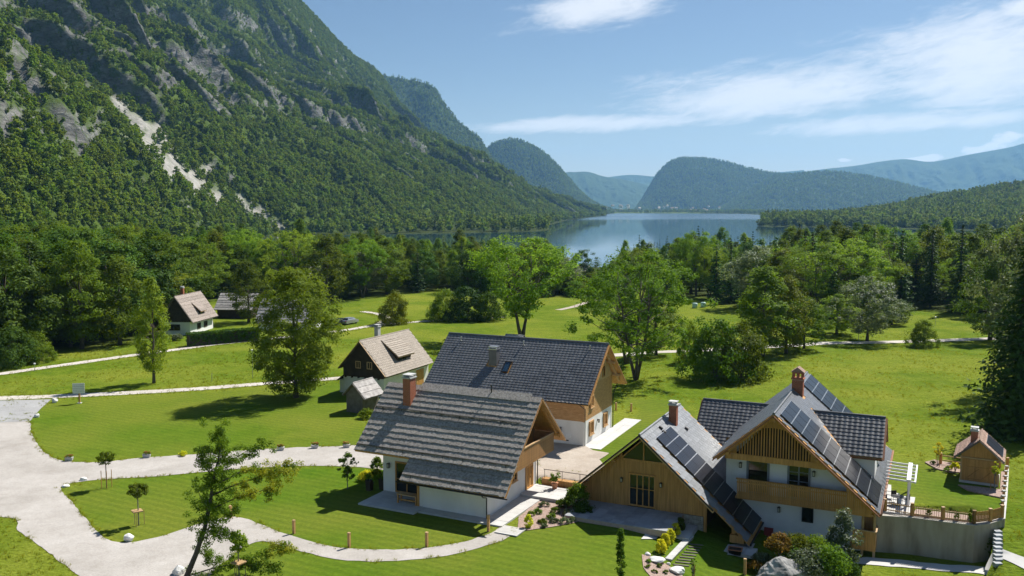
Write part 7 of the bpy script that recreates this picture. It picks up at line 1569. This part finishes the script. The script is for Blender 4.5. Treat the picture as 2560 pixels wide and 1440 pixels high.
LEAFK = ['round_a', 'round_b', 'round_c', 'oval_a', 'round_a', 'ash_b', 'ash_c', 'round_b', 'oval_b', 'silver']; PH = {}
for k in ('ash_b', 'ash_c', 'round_a', 'round_b', 'round_c', 'oval_a', 'oval_b', 'bush_a', 'bush_b', 'spruce_a', 'spruce_b', 'silver'):
    me = P_[k][1]; co = np.empty(len(me.vertices) * 3, np.float32); me.vertices.foreach_get('co', co); PH[k] = float(np.percentile(co[2::3], 99.7))
def zone(p): return 'left wood beside the white cottage' if p < 420 else 'trees behind the white cottage and barns' if p < 880 else 'trees between the meadow and the lake' if p < 1400 else 'dark belt of trees right of the lake view' if p < 1900 else 'right-hand wood below the forested hill'
rest = [[], [], []]; n_ind = 0
MARK = [(90, 'above the dense dark bush at the left edge'), (190, 'left of the tall front tree of the left wood'), (300, 'behind the tall front tree of the left wood'), (420, 'behind the slim twin-stemmed tree'), (540, 'behind the white cottage'), (660, 'behind the log barn'), (780, 'behind the ash tree crown'), (900, 'above the parked cars'), (1020, 'behind the rounded tree at the track bend'), (1140, 'behind the left dark bush clump'), (1260, 'behind the right dark bush clump'), (1400, 'beside the spreading open-crowned tree'), (1540, 'near the small white lakeside house'), (1680, 'behind the big multi-limbed tree'), (1800, 'behind the wrapped hay bales'), (1920, 'behind the light green meadow tree'), (2050, 'behind the trees at the pale road'), (2180, 'behind the silvery meadow tree'), (2300, 'right of the silvery meadow tree'), (2420, 'behind the round roadside shrub'), (9999, 'left of the dark spruce at the right edge')]
TONE = {'ash_b': 'bright green spreading', 'ash_c': 'bright green broad', 'silver': 'pale silvery', 'round_a': 'mid-green rounded', 'round_b': 'olive oval', 'round_c': 'dark green rounded', 'oval_a': 'tall mid-green oval', 'oval_b': 'light green pointed', 'bush_a': 'low green bushy', 'bush_b': 'low olive bushy', 'spruce_a': 'very dark pointed spruce', 'spruce_b': 'green pointed spruce'}
ORD = ['', ', second nearest', ', third nearest', ', fourth nearest', ', fifth nearest', ', sixth nearest', ', seventh nearest', ', eighth nearest']
seen = {}
def wood_label(k, p):
    mk = next(t for lim, t in MARK if p < lim); base = TONE[k] + ('' if 'spruce' in k else ' tree') + ' ' + mk; n = seen.get(base, 0); seen[base] = n + 1
    return base + (ORD[n] if n < len(ORD) else ', far back')
for i, (x, y, z, H, p) in enumerate(WD):
    conp = .10 if p < 600 else .30 if p < 1400 else .66 if p < 1950 else .46
    con = rr.random() < conp and H > 7
    if n_ind < 270 and -40 < p < 2600:
        k = rr.choice(['spruce_a', 'spruce_b', 'spruce_a']) if con else (rr.choice(['bush_a', 'bush_b']) if H < 6 else rr.choice(LEAFK if p > 450 else ['round_c', 'round_a', 'round_c', 'oval_a', 'round_b'])); s = H / PH[k]; w = s * (rr.uniform(.9, 1.2) if con else rr.uniform(1.0, 1.4))
        zn = zone(p); tree('wood_conifer' if con else 'wood_tree', P_[k], (x, y, z), (w, w, s), rr.random() * 6.28, wood_label(k, p), 'tree', ('spruces, ' if con else 'broadleaf trees, ') + zn); n_ind += 1
    else: rest[0].append((x, y, z)); rest[1].append(H / 11.0); rest[2].append(con)
FARP2 = []
for i, k in enumerate(('round_a', 'round_b', 'round_c', 'oval_a', 'oval_b', 'spruce_a', 'spruce_b')): FARP2.append(bpy.data.objects.new('wood_crown', P_[k][1]))
if rest[0]:
    A = np.array(rest[0]); sc = np.array(rest[1]) * 11 / np.where(np.array(rest[2]), 21., 17.); forest_object('lakeside_wood', 'rest of the wood thinning out towards the lake shore', [(A, sc, np.array(rest[2]))], FARP2, 5, 2)
# shore forest on the flat banks further along the lake
def bank():
    rg = np.random.default_rng(44); N_ = 26000; X = rg.uniform(-420, 1250, N_); Y = rg.uniform(640, 5200, N_); sd = pdist(X, Y, LAKE) * np.where(inpoly(X, Y, LAKE), -1, 1); px, py = pix(X, Y, np.zeros(N_))
    far = Y > 3900; ok = (sd > 2) & (sd < np.where(far, 500, 190)) & (px > -100) & (px < 2700) & (rg.random(N_) < np.where(far, np.where(fbm(X / 120, Y / 120, 3, 4) > .52, .9, .06), 1.)) & ((X < 360) | far | (Y < 1500)); X, Y = X[ok], Y[ok]
    P = np.stack([X, Y, gzn(X, Y)], -1); return P, rg.uniform(.9, 1.55, len(P)), rg.random(len(P)) < .16
forest_object('shore_forest', 'strip of mixed forest along the lake banks', [bank()], FARP, 5, 2)
# meadow grass tufts
def tufts():
    rg = np.random.default_rng(55); N_ = 30000; X = rg.uniform(-75, 90, N_); Y = 50 + 120 * rg.random(N_) ** 1.3; px, py = pix(X, Y, gzn(X, Y)); ok = (px > -60) & (px < 2620) & (py < 1480) & ~inpoly(X, Y, DRIVE) & ~inpoly(X, Y, LAWN1) & ~inpoly(X, Y, LAWN2) & ~inpoly(X, Y, LAWN3) & ~inpoly(X, Y, GARDEN)
    for h, x0, x1, y0, y1 in ((HA, -15, 5, -7.5, 7), (HB, -19, 2, -8, 9.5), (HC, -6, 10, -3.5, 13), (HD, -9, 13, -1, 20)):
        a = h.rotation_euler.z; dx, dy = X - h.location.x, Y - h.location.y; u, v = dx * math.cos(a) + dy * math.sin(a), -dx * math.sin(a) + dy * math.cos(a); ok &= ~((u > x0) & (u < x1) & (v > y0) & (v < y1))
    ok &= fbm(X / 6, Y / 6, 3, 2) > .42
    for rd in ROADS: ok &= pdist(X, Y, rd, False) > 1.9
    X, Y = X[ok], Y[ok]
    E = rough_edge(smooth_line(DRIVE, 3), .25, .16); E = E + rg.normal(0, .16, E.shape); E = E[fbm(E[:, 0] * .7, E[:, 1] * .7, 2, 3) > .46]; X = np.concatenate([X, E[:, 0]]); Y = np.concatenate([Y, E[:, 1]])
    for rd in ROADS[1:4]:
        for sg in (-1, 1):
            q = np.repeat(rd, 6, 0); q = q + rg.normal(0, .5, q.shape); d = np.gradient(rd, axis=0); d = np.repeat(d / (np.linalg.norm(d, axis=1)[:, None] + 1e-9), 6, 0); q = q + np.stack([-d[:, 1], d[:, 0]], -1) * sg * 1.35; X = np.concatenate([X, q[:, 0]]); Y = np.concatenate([Y, q[:, 1]])
    P = np.stack([X, Y, gzn(X, Y)], -1); return P, rg.uniform(.3, .65, len(P)), np.zeros(len(P), bool)
def tuft_proto(seed):
    rg = np.random.default_rng(seed); n = 16; C = np.stack([rg.normal(0, .16, n), rg.normal(0, .16, n), np.full(n, .09)], -1); V = []; 
    for c in C:
        a = rg.random() * 6.28; d = np.array([math.cos(a), math.sin(a), 0]); l = np.array([rg.normal(0, .08), rg.normal(0, .08), rg.uniform(.14, .30)]); V += [c - d * .02 - [0, 0, .1], c + d * .02 - [0, 0, .1], c + d * .006 + l, c - d * .006 + l]
    V = np.array(V); return bpy.data.objects.new('grass_tuft', npmesh('grass_tuft', V, np.arange(n * 4).reshape(n, 4), 'grass_blade', {'lv': np.repeat(rg.random(n), 4)}))
forest_object('meadow_grass', 'tufts of longer grass across the meadow', [tufts()], [tuft_proto(i) for i in range(4)], 4, 0, 'grass')
